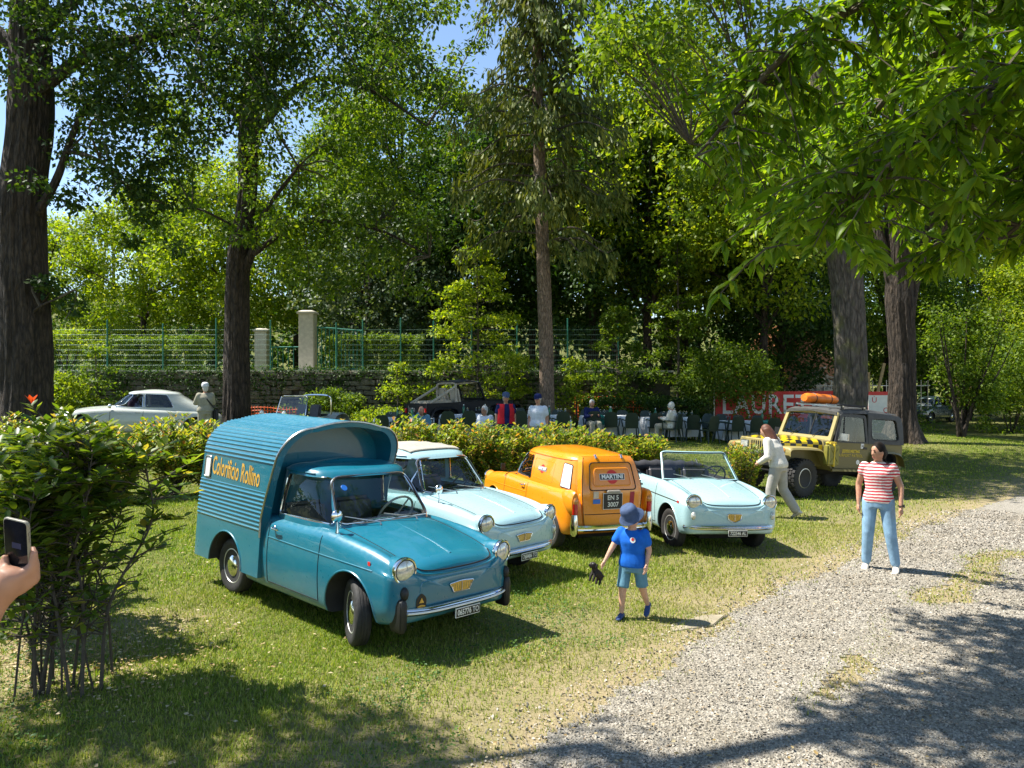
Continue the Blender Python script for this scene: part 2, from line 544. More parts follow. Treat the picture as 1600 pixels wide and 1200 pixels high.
def grid_sheet(name, xs, ys, zfun, mat, keep=None):
    X, Y = np.meshgrid(xs, ys); Z = zfun(X, Y); nx, ny = len(xs), len(ys)
    v = np.stack([X.ravel(), Y.ravel(), Z.ravel()], 1)
    i = np.arange(nx * ny).reshape(ny, nx)
    f = np.stack([i[:-1, :-1].ravel(), i[:-1, 1:].ravel(), i[1:, 1:].ravel(), i[1:, :-1].ravel()], 1)
    if keep is not None:
        k = keep(v[f].mean(1)); f = f[k]
        used = np.unique(f); mp = -np.ones(len(v), int); mp[used] = np.arange(len(used)); v = v[used]; f = mp[f]
    me = fast_mesh(name, v, f)
    smooth(me, 180)
    return link_mesh(name, me, None, mat)

def fast_mesh(name, v, f):
    f = np.asarray(f); k = f.shape[1]
    me = bpy.data.meshes.new(name)
    me.vertices.add(len(v)); me.vertices.foreach_set('co', np.ascontiguousarray(v, dtype=np.float32).ravel())
    me.loops.add(f.size); me.loops.foreach_set('vertex_index', f.astype(np.int32).ravel())
    me.polygons.add(len(f)); me.polygons.foreach_set('loop_start', np.arange(0, f.size, k, dtype=np.int32))
    me.update(calc_edges=True); me.validate()
    return me

xs = np.concatenate([np.linspace(-180, -30, 16)[:-1], np.linspace(-30, -9, 30)[:-1], np.arange(-9, 16, .25), np.linspace(16, 40, 40), np.linspace(45, 180, 14)])
ys = np.concatenate([np.linspace(-60, 1, 12), np.arange(1.3, 26, .25), np.arange(26, 34, .12), np.linspace(34.5, 70, 36), np.linspace(80, 300, 12)])
ground = grid_sheet('ground', xs, ys, T, ground_mat())
gv = np.zeros(len(ground.data.vertices) * 3); ground.data.vertices.foreach_get('co', gv); gv = gv.reshape(-1, 3)
d_edge = (gv[:, 0] - road_left(gv[:, 1]))
dry = .75 * np.exp(-(np.clip(-d_edge - .1, 0, 9) / 1.7) ** 2) * (gv[:, 1] < 24) + .5 * (d_edge > 0) * (gv[:, 1] < 22)
dry = np.maximum(dry, 1.0 * np.exp(-(((gv[:, 0] + 3.4) / 1.0) ** 2 + ((gv[:, 1] - 5.8) / 1.2) ** 2)))
dry = np.maximum(dry, .6 * np.exp(-(((gv[:, 0] - 1.6) / 1.0) ** 2 + ((gv[:, 1] - 8.0) / .9) ** 2)))
at = ground.data.attributes.new('dry', 'FLOAT', 'POINT'); at.data.foreach_set('value', dry.astype(np.float32))
tag(ground, kind='structure')

road = grid_sheet('gravel_road', np.arange(.0, 22, .07), np.arange(3.2, 24, .07), lambda x, y: T(x, y) + .006, gravel_mat(), lambda c: road_frac(c[:, 0], c[:, 1]) > .62)
tag(road, kind='structure')

# ---------------------------------------------------------------- scattered small geometry
def frames(n, tip):
    """rotation matrices with x along tip and z along n"""
    t = tip / np.maximum(np.linalg.norm(tip, axis=1, keepdims=True), 1e-6)
    n = n - t * (n * t).sum(1, keepdims=True); n = n / np.maximum(np.linalg.norm(n, axis=1, keepdims=True), 1e-6)
    b = np.cross(n, t)
    return np.stack([t, b, n], 2)

def scatter(name, tv, tf, Rm, pos, sc):
    tv = np.asarray(tv, float); tf = np.asarray(tf, int); N = len(pos)
    sc = np.asarray(sc, float)
    loc = tv[None] * (sc[:, None, None] if sc.ndim == 1 else sc[:, None, :])
    v = np.einsum('nij,nkj->nki', Rm, loc) + pos[:, None]
    f = tf[None] + (np.arange(N) * len(tv))[:, None, None]
    return fast_mesh(name, v.reshape(-1, 3), f.reshape(-1, tf.shape[1]))

rng = np.random.RandomState(7)
# lawn: blades are thicker on the ground where the grass is good, sparse and straw coloured by the road
def lawn_points(n, x0, x1, y0, y1):
    x = rng.uniform(x0, x1, n); y = rng.uniform(y0, y1, n)
    vis = (np.abs(x) < .70 * y + .6)
    q = np.clip(1 - road_frac(x, y) * 1.15, 0, 1)
    de = road_left(y) - x
    q = q * np.where(de < 1.8, .45 + .55 * np.clip(de / 1.8, 0, 1), 1.0)
    q = q * (.45 + .75 * sstep(.5 + 1.1 * fbm(x, y, .8, 21)))
    bare = np.exp(-(((x + 3.4) / .9) ** 2 + ((y - 5.8) / 1.1) ** 2))
    q = q * (1 - .85 * bare)
    k = vis & (rng.rand(n) < q)
    return np.stack([x[k], y[k]], 1)

P = [(lawn_points(380000, -5.6, 5, 3.9, 7.6), .036, .0042), (lawn_points(300000, -8.5, 9, 7.6, 12.5), .042, .0065), (lawn_points(230000, -15, 18, 12.5, 28.5), .05, .011)]
VV = []; 
for pts, h, w in P:
    n = len(pts); z = T(pts[:, 0], pts[:, 1])
    pos = np.stack([pts[:, 0], pts[:, 1], z - .004], 1)
    a = rng.uniform(0, 2 * np.pi, n); lean = rng.uniform(.1, 1.1, n)
    hh = h * rng.uniform(.45, 1.35, n) * (1 + .5 * fbm(pts[:, 0], pts[:, 1], 1.7, 5)); ww = w * rng.uniform(.7, 1.5, n)
    s = np.stack([-np.sin(a), np.cos(a), np.zeros(n)], 1) * ww[:, None]
    tip = pos + np.stack([np.cos(a) * np.sin(lean) * hh, np.sin(a) * np.sin(lean) * hh, np.cos(lean) * hh], 1)
    VV.append(np.stack([pos - s, pos + s, tip], 1))
V = np.concatenate(VV).reshape(-1, 3)
gm = fast_mesh('grass', V, np.arange(len(V)).reshape(-1, 3))
def grass_mat():
    m, nt, b, out = new_mat('grass_blades')
    g = nnode(nt, 'ShaderNodeNewGeometry')
    r = ramp(nt, g.outputs['Random Per Island'], [(0, (.088, .155, .010)), (.35, (.155, .245, .016)), (.7, (.235, .32, .026)), (.9, (.33, .34, .06)), (1, (.44, .39, .15))])
    n1 = tex_noise(nt, .55, 6, .6); n2 = tex_noise(nt, 2.6, 4)
    f = ramp(nt, n1.outputs[0], [(.46, (0, 0, 0)), (.70, (1, 1, 1))])
    st = ramp(nt, g.outputs['Random Per Island'], [(0, (.19, .20, .04)), (.4, (.36, .31, .11)), (1, (.54, .44, .22))])
    mul = nnode(nt, 'ShaderNodeMath', operation='MULTIPLY'); nt.links.new(f.outputs[0], mul.inputs[0]); mul.inputs[1].default_value = .45
    at_ = nnode(nt, 'ShaderNodeAttribute', attribute_name='dry'); md = nnode(nt, 'ShaderNodeMath', operation='MULTIPLY_ADD', use_clamp=True); nt.links.new(at_.outputs['Fac'], md.inputs[0]); md.inputs[1].default_value = .5; nt.links.new(mul.outputs[0], md.inputs[2])
    c = mixrgb(nt, md.outputs[0], r.outputs[0], st.outputs[0])
    c = mixrgb(nt, .5, c, ramp(nt, n2.outputs[0], [(.3, (.7, .75, .7)), (.7, (1.2, 1.15, 1.1))]).outputs[0], 'MULTIPLY')
    nt.links.new(c, b.inputs['Base Color']); b.inputs['Roughness'].default_value = .55; b.inputs['Specular IOR Level'].default_value = .25
    tr = nnode(nt, 'ShaderNodeBsdfTranslucent'); nt.links.new(mixrgb(nt, 1.0, c, (1.4, 1.5, .6), 'MULTIPLY'), tr.inputs[0])
    mx = nnode(nt, 'ShaderNodeMixShader'); mx.inputs[0].default_value = .35
    nt.links.new(b.outputs[0], mx.inputs[1]); nt.links.new(tr.outputs[0], mx.inputs[2]); nt.links.new(mx.outputs[0], out.inputs[0])
    return m
bd = np.exp(-(np.clip(road_left(V[:, 1]) - V[:, 0] - .1, 0, 9) / 1.5) ** 2) * (V[:, 1] < 24) * (.6 + .5 * fbm(V[:, 0], V[:, 1], 1.1, 12))
ga = gm.attributes.new('dry', 'FLOAT', 'POINT'); ga.data.foreach_set('value', np.clip(bd, 0, 1).astype(np.float32))
M['grass'] = grass_mat()
tag(link_mesh('grass', gm, None, M['grass']), 'short sunlit lawn grass with dry straw patches', 'grass', kind='stuff')

# low broad weeds (clover, plantain) in the near lawn
n = 26000
x = rng.uniform(-4.6, 2.5, n); y = rng.uniform(3.9, 8.5, n)
k = (fbm(x, y, .9, 31) > .12) & (road_frac(x, y) < .15) & (np.abs(x) < .7 * y + .5)
x, y = x[k], y[k]; n = len(x)
tip = np.stack([rng.normal(size=n), rng.normal(size=n), rng.uniform(-.1, .5, n)], 1); nn = np.stack([rng.normal(size=n) * .4, rng.normal(size=n) * .4, np.ones(n)], 1)
LEAF2 = ([(0, 0, 0), (.45, -.30, .06), (1, 0, -.05), (.45, .30, .06)], [(0, 1, 2), (0, 2, 3)])
wm = scatter('weeds', LEAF2[0], LEAF2[1], frames(nn, tip), np.stack([x, y, T(x, y) + rng.uniform(.01, .05, n)], 1), rng.uniform(.014, .034, n))
M['weed'] = leaf_mat('weed_leaf', [(0, (.03, .085, .015)), (.5, (.06, .14, .025)), (1, (.12, .2, .04))], .3)
tag(link_mesh('weeds', wm, None, M['weed']), 'low clover and broad weeds among the near lawn', 'weeds', kind='stuff')

# loose gravel
n = 150000
x = rng.uniform(-.4, 9.5, n); y = 3.9 + (rng.rand(n) ** 1.7) * 11
k = (rng.rand(n) < np.clip(road_frac(x, y) * 1.2 - .15, .0, 1)) & (np.abs(x) < .70 * y + .3)
x, y = x[k], y[k]; n = len(x)
OCT = ([(1, 0, 0), (-.9, .1, 0), (0, .8, .1), (.1, -.85, 0), (0, .1, .6), (0, 0, -.5)], [(0, 2, 4), (2, 1, 4), (1, 3, 4), (3, 0, 4), (2, 0, 5), (1, 2, 5), (3, 1, 5), (0, 3, 5)])
q = rng.normal(size=(n, 3)) * [.5, .5, 1]; q[:, 2] = np.abs(q[:, 2]) + .4
sc = (rng.uniform(.0045, .012, n) * np.interp(y, [4, 8, 14], [1, 1.4, 2.0]))[:, None] * rng.uniform(.7, 1.3, (n, 3))
pm = scatter('gravel', OCT[0][:5], OCT[1][:4], frames(q, rng.normal(size=(n, 3))), np.stack([x, y, T(x, y) + .008], 1), sc)
def pebble_mat():
    m, nt, b, out = new_mat('pebbles')
    g = nnode(nt, 'ShaderNodeNewGeometry')
    r = ramp(nt, g.outputs['Random Per Island'], [(0, (.135, .12, .10)), (.3, (.24, .217, .18)), (.6, (.335, .305, .26)), (.85, (.45, .415, .36)), (1, (.30, .23, .155))])
    n = tex_noise(nt, 1.3, 5)
    c = mixrgb(nt, .5, r.outputs[0], ramp(nt, n.outputs[0], [(.35, (.75, .7, .6)), (.65, (1.05, 1.03, 1))]).outputs[0], 'MULTIPLY')
    nt.links.new(c, b.inputs['Base Color']); b.inputs['Roughness'].default_value = .85
    return m
tag(link_mesh('gravel', pm, None, pebble_mat()), 'loose grey gravel covering the drive', 'gravel', kind='stuff')

# dead leaves and twigs
n = 1500
x = rng.uniform(-4.5, 4, n); y = rng.uniform(4, 12, n); k = np.abs(x) < .7 * y + .3; x, y = np.concatenate([x[k], -3.1 + rng.normal(size=1600) * .55]), np.concatenate([y[k], 5.5 + rng.normal(size=1600) * .55]); n = len(x)
nn = np.stack([rng.normal(size=n) * .4, rng.normal(size=n) * .4, np.ones(n)], 1)
lm = scatter('fallen_leaves', LEAF2[0], LEAF2[1], frames(nn, np.stack([rng.normal(size=n), rng.normal(size=n), np.zeros(n)], 1)), np.stack([x, y, T(x, y) + .03], 1), rng.uniform(.015, .04, n))
M['deadleaf'] = leaf_mat('dead_leaf', [(0, (.2, .13, .05)), (.6, (.33, .24, .11)), (1, (.5, .42, .28))], .1)
tag(link_mesh('fallen_leaves', lm, None, M['deadleaf']), 'scattered dry fallen leaves on the lawn', 'leaves', kind='stuff')

# flat stone slab lying in the worn edge of the lawn
m = MB(); m.loft([[Vector((1.62, 6.88, 0)) + Vector((dx, dy, z)) for dx, dy in rounded_poly([(-.26, -.20), (.16, -.02), (.36, .30), (.14, .28), (-.2, .02)], .04, 3)] for z in (-.06, .012, .02)])
so = m.build('stone_slab', simple('slab_stone', (.27, .23, .16), .9, 0, .2, 10, .4), None, bevel=.006)
so.location.z = Tf(1.6, 6.9) - .010
tag(so, 'flat worn stone slab set in the lawn edge beside the child', 'stone')
# ---------------------------------------------------------------- the stone wall, fence, gates
rnd = random.Random(11)
M['stone'] = simple('wall_stone', (.135, .12, .09), .95, 0, .45, 5, .5)
M['mortar'] = simple('wall_mortar', (.06, .055, .04), .95, 0, .3, 9, .5)
M['concrete'] = simple('pillar_concrete', (.50, .46, .38), .9, 0, .16, 7, .25)
M['fgreen'] = simple('fence_green', (.02, .16, .11), .5, 0, .2, 10)
M['wire'] = simple('fence_wire', (.06, .13, .10), .5, .3, .2, 10)
M['wood'] = simple('raw_timber', (.52, .34, .15), .8, 0, .2, 12, .2)
M['netting'] = simple('orange_netting', (.72, .12, .02), .6, 0, .2, 12)

WX0, WX1, WY = -27.0, 6.2, 30.4
wall = empty('stone_wall', (0, WY, 0), 0, 'long dry stone retaining wall overgrown with ivy behind the parked cars', 'wall')
m = MB()
rings = []
for x in np.linspace(WX0, WX1, 40):
    g = Tf(x, WY - .4)
    rings.append([Vector((x, y, z)) for y, z in ((-.10, g - .3), (-.04, 2.5), (.4, 2.5), (.4, g - .3))])
m.loft(rings); m.build('wall_core', M['mortar'], wall)
# individual face stones, in rough courses
def stone_mesh(seed):
    r = random.Random(seed); bm = bmesh.new(); bmesh.ops.create_cube(bm, size=1)
    bmesh.ops.bevel(bm, geom=bm.edges, offset=.14, segments=1, affect='EDGES')
    for v in bm.verts: v.co += Vector((r.uniform(-.05, .05), r.uniform(-.05, .05), r.uniform(-.05, .05)))
    me = bpy.data.meshes.new('stone'); bm.to_mesh(me); bm.free(); me.materials.append(M['stone']); return me
SM = [stone_mesh(i) for i in range(6)]
cnt = 0; z = .45; bulk = MB()
while z < 2.42:
    h = rnd.uniform(.13, .27); x = -18.5 + rnd.uniform(0, .3)
    while x < 4.5:
        w = rnd.uniform(.18, .70)
        g = Tf(x, WY - .4)
        if z > g - .05 and rnd.random() < .96:
            big = cnt < 300 and (-14 < x < 1.0) and z > .95
            if big:
                o = bpy.data.objects.new('stone', rnd.choice(SM)); col.objects.link(o); o.parent = wall
                o.location = (x + w / 2, -.11 + rnd.uniform(-.06, .03), z + h / 2 + rnd.uniform(-.03, .03)); o.scale = (w * .96, .24, h * rnd.uniform(.8, 1.05)); o.rotation_euler = (rnd.uniform(-.12, .12), rnd.uniform(-.10, .10), rnd.uniform(-.1, .1)); cnt += 1
            else:
                sm_ = rnd.choice(SM); y0 = -.11 + rnd.uniform(-.03, .02)
                bulk.add([Vector((v.co.x * w * .95 + x + w / 2, v.co.y * .22 + y0, v.co.z * h * .93 + z + h / 2)) for v in sm_.vertices], [tuple(p.vertices) for p in sm_.polygons])
        x += w
    z += h
bo = bulk.build('further_stones', M['stone'], wall, sm=30, fix=False); tag(bo, kind='stuff')
for x0 in np.arange(WX0, WX1 - .5, 1.15):    # coping slabs
    m = MB(); m.box((x0 + .56, .1, 2.53 + rnd.uniform(-.01, .01)), (1.12, .62, .075)); m.build('coping_slab', M['concrete'], wall, bevel=.012)

def pillar(loc, h, w, label):
    p = empty('gate_pillar', loc, 0, label, 'pillar')
    m = MB(); m.box((0, 0, h / 2), (w, w, h)); m.build('shaft', M['concrete'], p, bevel=.02)
    m = MB(); m.box((0, 0, h + .04), (w + .12, w + .12, .09)); m.loft([[Vector((sx * s, sy * s, h + z)) for sx, sy in ((-1, -1), (1, -1), (1, 1), (-1, 1))] for s, z in ((w / 2 + .04, .085), (w / 2 - .1, .15))]); m.build('capstone', M['concrete'], p, bevel=.012)
    return p
pillar((-8.25, 31.3, 2.5), 2.35, .60, 'tall square pale concrete gate pillar above the stone wall')
pillar((-11.6, 36.0, 2.5), 1.95, .56, 'shorter concrete gate pillar half hidden behind the second tree trunk')

def gate(loc, rz, n, w, h, label, drop=.0):
    g = empty('metal_gate', loc, rz, label, 'gate')
    for i in range(n):
        x = w * i / (n - 1); hh = h - drop * i / (n - 1)
        m = MB(); m.cyl((x, 0, .12), (x, 0, hh), .022, n=6); m.build('bar', M['fgreen'], g)
    for za, zb in ((h - .02, h - drop - .02), (.14, .14)):
        m = MB(); m.tube([(-.03, 0, za), (w + .03, 0, zb)], .035, 6); m.build('rail', M['fgreen'], g)
    return g
gate((-7.85, 31.3, 2.5), 0, 12, 1.75, 1.85, 'open turquoise green barred gate leaf right of the tall pillar', .15)
gate((-11.1, 35.9, 2.5), 0, 10, 2.2, 1.25, 'low green barred gate between the two concrete pillars')

fence = empty('mesh_fence', (0, 30.62, 2.5), 0, 'green welded mesh fence on top of the stone wall', 'fence')
posts = [-22.5, -20.3, -18.2, -16.0, -13.8, -11.7, -9.55, -6.95, -5.9, -4.4, -3.1, -1.6, .2, 2.2, 4.2]
for x in posts:
    m = MB(); m.cyl((x, 0, 0), (x, 0, 2.0 + .12 * math.sin(x)), .03, n=8); m.lathe([(.034, 2.0), (.03, 2.03), (.003, 2.04)], 8, Matrix.Translation((x, 0, .12 * math.sin(x)))); m.build('post', M['fgreen'], fence)
for a, b in zip(posts[:-1], posts[1:]):
    if a == -9.55: continue          # gate opening
    m = MB()
    for z in np.arange(.08, 1.85, .2): m.tube([(a, 0, z), (b, 0, z)], .005, 4)
    for x in np.arange(a + .05, b, .075): m.tube([(x, 0, .05), (x, 0, 1.85)], .0028, 3)
    m.build('mesh_panel', M['wire'], fence, fix=False, sm=0)

# leaning pale slab against the wall, orange netting
o = MB().box((0, 0, .38), (.62, .05, .76)).build('leaning_slab', M['concrete'], None, bevel=.01)
o.location = (-6.55, 30.05, 1.0); o.rotation_euler = (R(-14), R(9), R(-12)); tag(o, 'pale square slab leaning high against the ivy wall', 'slab')
def netting(name, p0, p1, h, label):
    p0, p1 = Vector(p0), Vector(p1); n = int((p1 - p0).length / .11); m = MB()
    for i in range(n + 1):
        p = p0.lerp(p1, i / n); m.tube([p + Vector((0, .03 * math.sin(i), 0)), p + Vector((0, .03 * math.sin(i + 1), h))], .012, 4)
    for k in range(int(h / .11) + 1):
        m.tube([p0.lerp(p1, t) + Vector((0, .04 * math.sin(t * 20 + k), k * .11 - .03 * math.sin(t * math.pi * 3))) for t in np.linspace(0, 1, 20)], .014, 4)
    o = m.build(name, M['netting'], None, fix=False); return tag(o, label, 'netting')
netting('safety_netting', (-10.2, 27.6, .35), (-7.7, 28.0, .25), .95, 'orange plastic safety netting strung beside the second tree trunk')
netting('safety_netting', (2.4, 29.4, .7), (5.2, 29.6, .6), .9, 'orange safety netting behind the clipped dark hedge')

# ---------------------------------------------------------------- works on the right: earth bank, rubble, stakes, rails
ebx, eby = 15.9, 38.5
earth = grid_sheet('earth_bank', np.linspace(9, 22.5, 50), np.linspace(33.5, 46, 40), lambda x, y: T(x, y) - .5 + 4.6 * sstep((y - 35.5) / 6) * np.exp(-((x - ebx) / 2.7) ** 2) + .12 * fbm(x, y, 2.0, 9), simple('orange_earth', (.42, .17, .07), .95, 0, .35, 3, .6))
tag(earth, kind='structure')
n = 1300; xx = rng.uniform(12.5, 18.2, n); yy = rng.uniform(34.5, 38.5, n)
zz = T(xx, yy) - .5 + 4.6 * sstep((yy - 35.5) / 6) * np.exp(-((xx - ebx) / 2.7) ** 2) + rng.uniform(0, .35, n) + 1.0 * np.exp(-((yy - 36.2) / .9) ** 2)
rm = scatter('rubble', OCT[0], OCT[1], frames(rng.normal(size=(n, 3)), rng.normal(size=(n, 3))), np.stack([xx, yy, zz], 1), rng.uniform(.08, .30, n)[:, None] * rng.uniform(.7, 1.3, (n, 3)))
tag(link_mesh('rubble', rm, None, simple('rubble_stone', (.60, .46, .30), .95, 0, .2, 6)), 'heap of pale broken stones below the orange earth bank', 'rubble', kind='stuff')
rail = empty('site_railing', (16.0, 34.8, .9), R(-4), 'grey steel railing panels on the stone heap by the right trunks', 'railing')
for i in range(17):
    m = MB(); m.cyl((-2.2 + i * .3, 0, 0), (-2.2 + i * .3, 0, 1.3), .02, n=6); m.build('bar', M['steel'], rail)
for z in (.25, 1.05):
    m = MB(); m.cyl((-2.3, 0, z), (2.7, 0, z), .02, n=6); m.build('rail', M['steel'], rail)
for (x, y, a, h, lb) in ((16.05, 34.3, .22, 2.0, 'long slanting timber stake between the two right trunks'), (15.85, 34.35, -.03, 1.55, 'short upright timber stake between the two right trunks'), (20.3, 34.6, .28, 1.9, 'slanting timber stake beside the right-hand bush'), (20.0, 34.65, -.08, 1.95, 'upright timber stake beside the right-hand bush')):
    o = MB().box((0, 0, h / 2), (.13, .06, h)).build('wooden_stake', M['wood'], None, bevel=.01)
    o.location = (x, y, 1.0); o.rotation_euler = (0, a, 0); tag(o, lb, 'stake', 'timber stakes at the works')

# ---------------------------------------------------------------- red banners
def banner_cloth(w, h, mat, parent, name, seed=1, hem=None):
    xs_ = np.linspace(0, w, 60); zs_ = np.linspace(0, h, 10)
    m = MB(); rings = []
    for z in zs_:
        rings.append([Vector((x, .035 * math.sin(x * 3.1 + seed) * (.4 + z / h) + .02 * math.sin(x * 7 + z * 4), z - .05 * math.sin(math.pi * x / w) - .02 * math.sin(x * 5) * (1 - z / h))) for x in xs_])
    m.loft(rings, False, False)
    return m.build(name, mat, parent)
ban = empty('red_banner', (7.45, 28.3, Tf(7.5, 28.3) + .62), R(2), 'long red cloth banner with white capitals strung behind the tables', 'banner')
bc = banner_cloth(5.6, 1.12, M['red'], ban, 'cloth'); bb = bvh_of(bc)
text_on('lettering', 'LAURETANA', .98, frame_matrix((2.78, -.5, .56), (1, 0, 0), (0, 0, 1)), M['white'], ban, sx=.86, bvh=bb, off=.012, space=1.10, subdiv=1, bold=.016)
for x in (-.05, 5.65):
    m = MB(); m.cyl((x, .05, -.65), (x, .05, 1.25), .03, n=8); m.build('post', M['steel'], ban)
b2 = empty('framed_banner', (12.22, 26.4, Tf(12.3, 26.4) + .75), R(0), 'white sign with red border hung between the two right trunks', 'banner')
m = MB(); m.box((.35, .0, .38), (.85, .03, .78)); m.build('border', M['red'], b2)
m = MB(); m.box((.28, -.018, .34), (.72, .02, .62)); m.build('panel', M['platewh'], b2)
text_on('lettering', 'Ù', .26, frame_matrix((.12, -.032, .48), (1, 0, 0), (0, 0, 1)), M['red'], b2)
text_on('lettering', 'O', .26, frame_matrix((.52, -.032, .13), (1, 0, 0), (0, 0, 1)), M['red'], b2)
for x in (-.08, .78):
    m = MB(); m.cyl((x, .04, -.9), (x, .04, .78), .025, n=8); m.build('post', M['steel'], b2)

# ---------------------------------------------------------------- dining tables and chairs
M['cloth'] = simple('tablecloth', (.70, .72, .74), .8, 0, .06, 4, .1)
M['chairgreen'] = simple('chair_plastic', (.012, .03, .022), .45, 0, .2, 8)
M['napkin'] = simple('green_napkin', (.03, .28, .20), .8)
M['clear'] = glass_mat('clear_glass', (.85, .88, .88), 1.2)
def make_table(x, y, rz, w, d, label):
    t = empty('dining_table', (x, y, Tf(x, y)), rz, label, 'table', 'dining tables under white cloths')
    m = MB(); rings = []
    for z, k, wav in ((.74, 1, 0), (.70, 1.02, .01), (.45, 1.04, .035), (.12, 1.06, .06)):
        ring = []
        base = rounded_poly([(-w / 2, -d / 2), (w / 2, -d / 2), (w / 2, d / 2), (-w / 2, d / 2)], .06, 4)
        dense = []
        for i in range(len(base)):
            a, b = base[i], base[(i + 1) % len(base)]
            for q in np.linspace(0, 1, max(2, int((b - a).length / .06)))[:-1]: dense.append(a.lerp(b, q))
        for i, p in enumerate(dense):
            n = p.normalized(); ring.append(Vector((p.x * k, p.y * k, z)) + Vector((n.x, n.y, 0)) * wav * math.sin(i * 1.05 + math.sin(i * .31) * 2))
        rings.append(ring)
    m.loft(list(reversed(rings)), True, True); c = m.build('tablecloth', M['cloth'], t, sm=60)
    for sx in (-1, 1):
        for sy in (-1, 1):
            m = MB(); m.cyl((sx * (w / 2 - .1), sy * (d / 2 - .1), 0), (sx * (w / 2 - .1), sy * (d / 2 - .1), .7), .02, n=6); m.build('leg', M['steel'], t)
    return t
tabs = [(-3.3, 24.0, 0, 'white clothed table nearest the black open car'), (-1.3, 24.1, 0, 'white clothed table in front of the man in a red waistcoat'), (.9, 24.4, 0, 'white clothed table in front of the spruce trunk'),
        (3.2, 25.6, R(4), 'white clothed table before the clipped dark hedge'), (5.3, 26.0, R(4), 'white clothed table beside the white-haired seated woman'), (8.0, 26.3, R(3), 'white clothed table in front of the red banner')]
for x, y, a, lb in tabs: make_table(x, y, a, 1.8, .85, lb)

def make_chair():
    t = empty('garden_chair', (0, 0, 0), 0, 'dark green plastic garden chair at the dining tables', 'chair', 'dark green chairs round the dining tables')
    m = MB(); m.box((0, 0, .42), (.46, .46, .035)); m.build('seat', M['chairgreen'], t, bevel=.015)
    m = MB(); rings = []
    for z, w, y in ((.42, .40, -.22), (.55, .42, -.245), (.75, .42, -.28), (.86, .34, -.30), (.90, .22, -.305)):
        rings.append([Vector((x, y - .02 + .10 * (x / .23) ** 2 * .35, z)) for x in np.linspace(-w / 2, w / 2, 7)] + [Vector((x, y + .10 * (x / .23) ** 2 * .35, z)) for x in np.linspace(w / 2, -w / 2, 7)])
    m.loft(rings); m.build('backrest', M['chairgreen'], t, sm=50)
    for sx in (-1, 1):
        for sy in (-1, 1):
            m = MB(); m.tube([(sx * .20, sy * .19, .43), (sx * .24, sy * .25, 0)], .022, 5); m.build('leg', M['chairgreen'], t)
        m = MB(); m.tube(catmull([(sx * .22, -.26, .66), (sx * .27, -.05, .68), (sx * .27, .18, .66), (sx * .23, .21, .43)], 3), .02, 5); m.build('arm', M['chairgreen'], t)
    return t
c0 = make_chair(); first = True
spots = []
for x, y, a, lb in tabs:
    for k in (-.62, 0, .62):
        pos_ = {-.62: 'left', 0: 'middle', .62: 'right'}[k]; tb = lb.replace('white clothed table', 'white table')
        spots.append((x + k, y - .72 + rnd.uniform(-.06, .06), rnd.uniform(-.2, .2), f'{pos_} near-side chair at the {tb}'))
        spots.append((x + k, y + .75, math.pi + rnd.uniform(-.15, .15), f'{pos_} far-side chair at the {tb}'))
spots += [(6.35, 25.0, .5, 'dark green chair pulled out nearest, left of the banner table'), (6.9, 25.6, 1.2, 'dark green chair at the left end of the banner table'), (6.6, 26.6, 2.4, 'dark green chair behind the left end of the banner table'), (9.4, 25.8, -.6, 'dark green chair at the right end of the banner table'), (10.2, 26.2, -.3, 'rightmost dark green chair, beside the olive car')]
for i, (x, y, a, lb) in enumerate(spots):
    c = c0 if i == 0 else copy_tree(c0); c['label'] = lb
    c.location = (x, y, Tf(x, y)); c.rotation_euler = (0, 0, a)

def make_glass():
    o = MB().lathe([(.032, 0), (.034, .004), (.006, .012), (.005, .09), (.03, .12), (.038, .16), (.034, .21), (.032, .21), (.035, .16), (.028, .124), (.002, .1)], 10).build('wine_glass', M['clear'], None)
    return tag(o, 'clear stemmed wine glass set on a white dining table', 'glass', 'wine glasses on the dining tables')
def make_bottle():
    t = empty('water_bottle', (0, 0, 0), 0, 'small green water bottle standing on a white dining table', 'bottle', 'bottles on the dining tables')
    MB().lathe([(.038, 0), (.04, .01), (.04, .18), (.034, .21), (.014, .25), (.014, .29)], 12).build('bottle_body', simple('bottle_green', (.02, .14, .07), .15, 0, .1), t)
    MB().lathe([(.016, .28), (.016, .305), (.002, .306)], 10).build('cap', M['white'], t); return t
g0 = make_glass(); b0 = make_bottle(); k = 0; kb = 0
for x, y, a, lb in tabs:
    for i in range(7):
        g = g0 if k == 0 else copy_tree(g0); k += 1
        px, py = x + rnd.uniform(-.8, .8), y + rnd.uniform(-.32, .32)
        g.location = (px, py, Tf(x, y) + .742); g['label'] = 'clear wine glass on the ' + lb.replace('white clothed ', 'white ')
    for i in range(2):
        g = b0 if kb == 0 else copy_tree(b0); kb += 1
        g.location = (x + rnd.uniform(-.7, .7), y + rnd.uniform(-.2, .2), Tf(x, y) + .742); g['label'] = 'small green bottle on the ' + lb.replace('white clothed ', 'white ')
for i, (x, y, a, lb) in enumerate(tabs[3:]):
    o = MB().loft([[Vector((-.3 + .6 * t, dy * (1 - .1 * k), z + .015 * math.sin(9 * t))) for t in np.linspace(0, 1, 10)] for dy, z, k in ((-.46, .45, 0), (-.455, .73, 0), (-.43, .752, 0), (.2, .754, 0))], False, False).build('table_runner', M['napkin'], None)
    o.location = (x - .5 + .5 * i, y, Tf(x, y)); tag(o, ['green runner on the table before the clipped hedge', 'green runner on the table beside the white-haired woman', 'green runner on the table before the red banner'][i], 'table runner', 'green table runners')
# ---------------------------------------------------------------- trees and shrubs
def unit(v): return v / np.maximum(np.linalg.norm(v, axis=-1, keepdims=True), 1e-6)

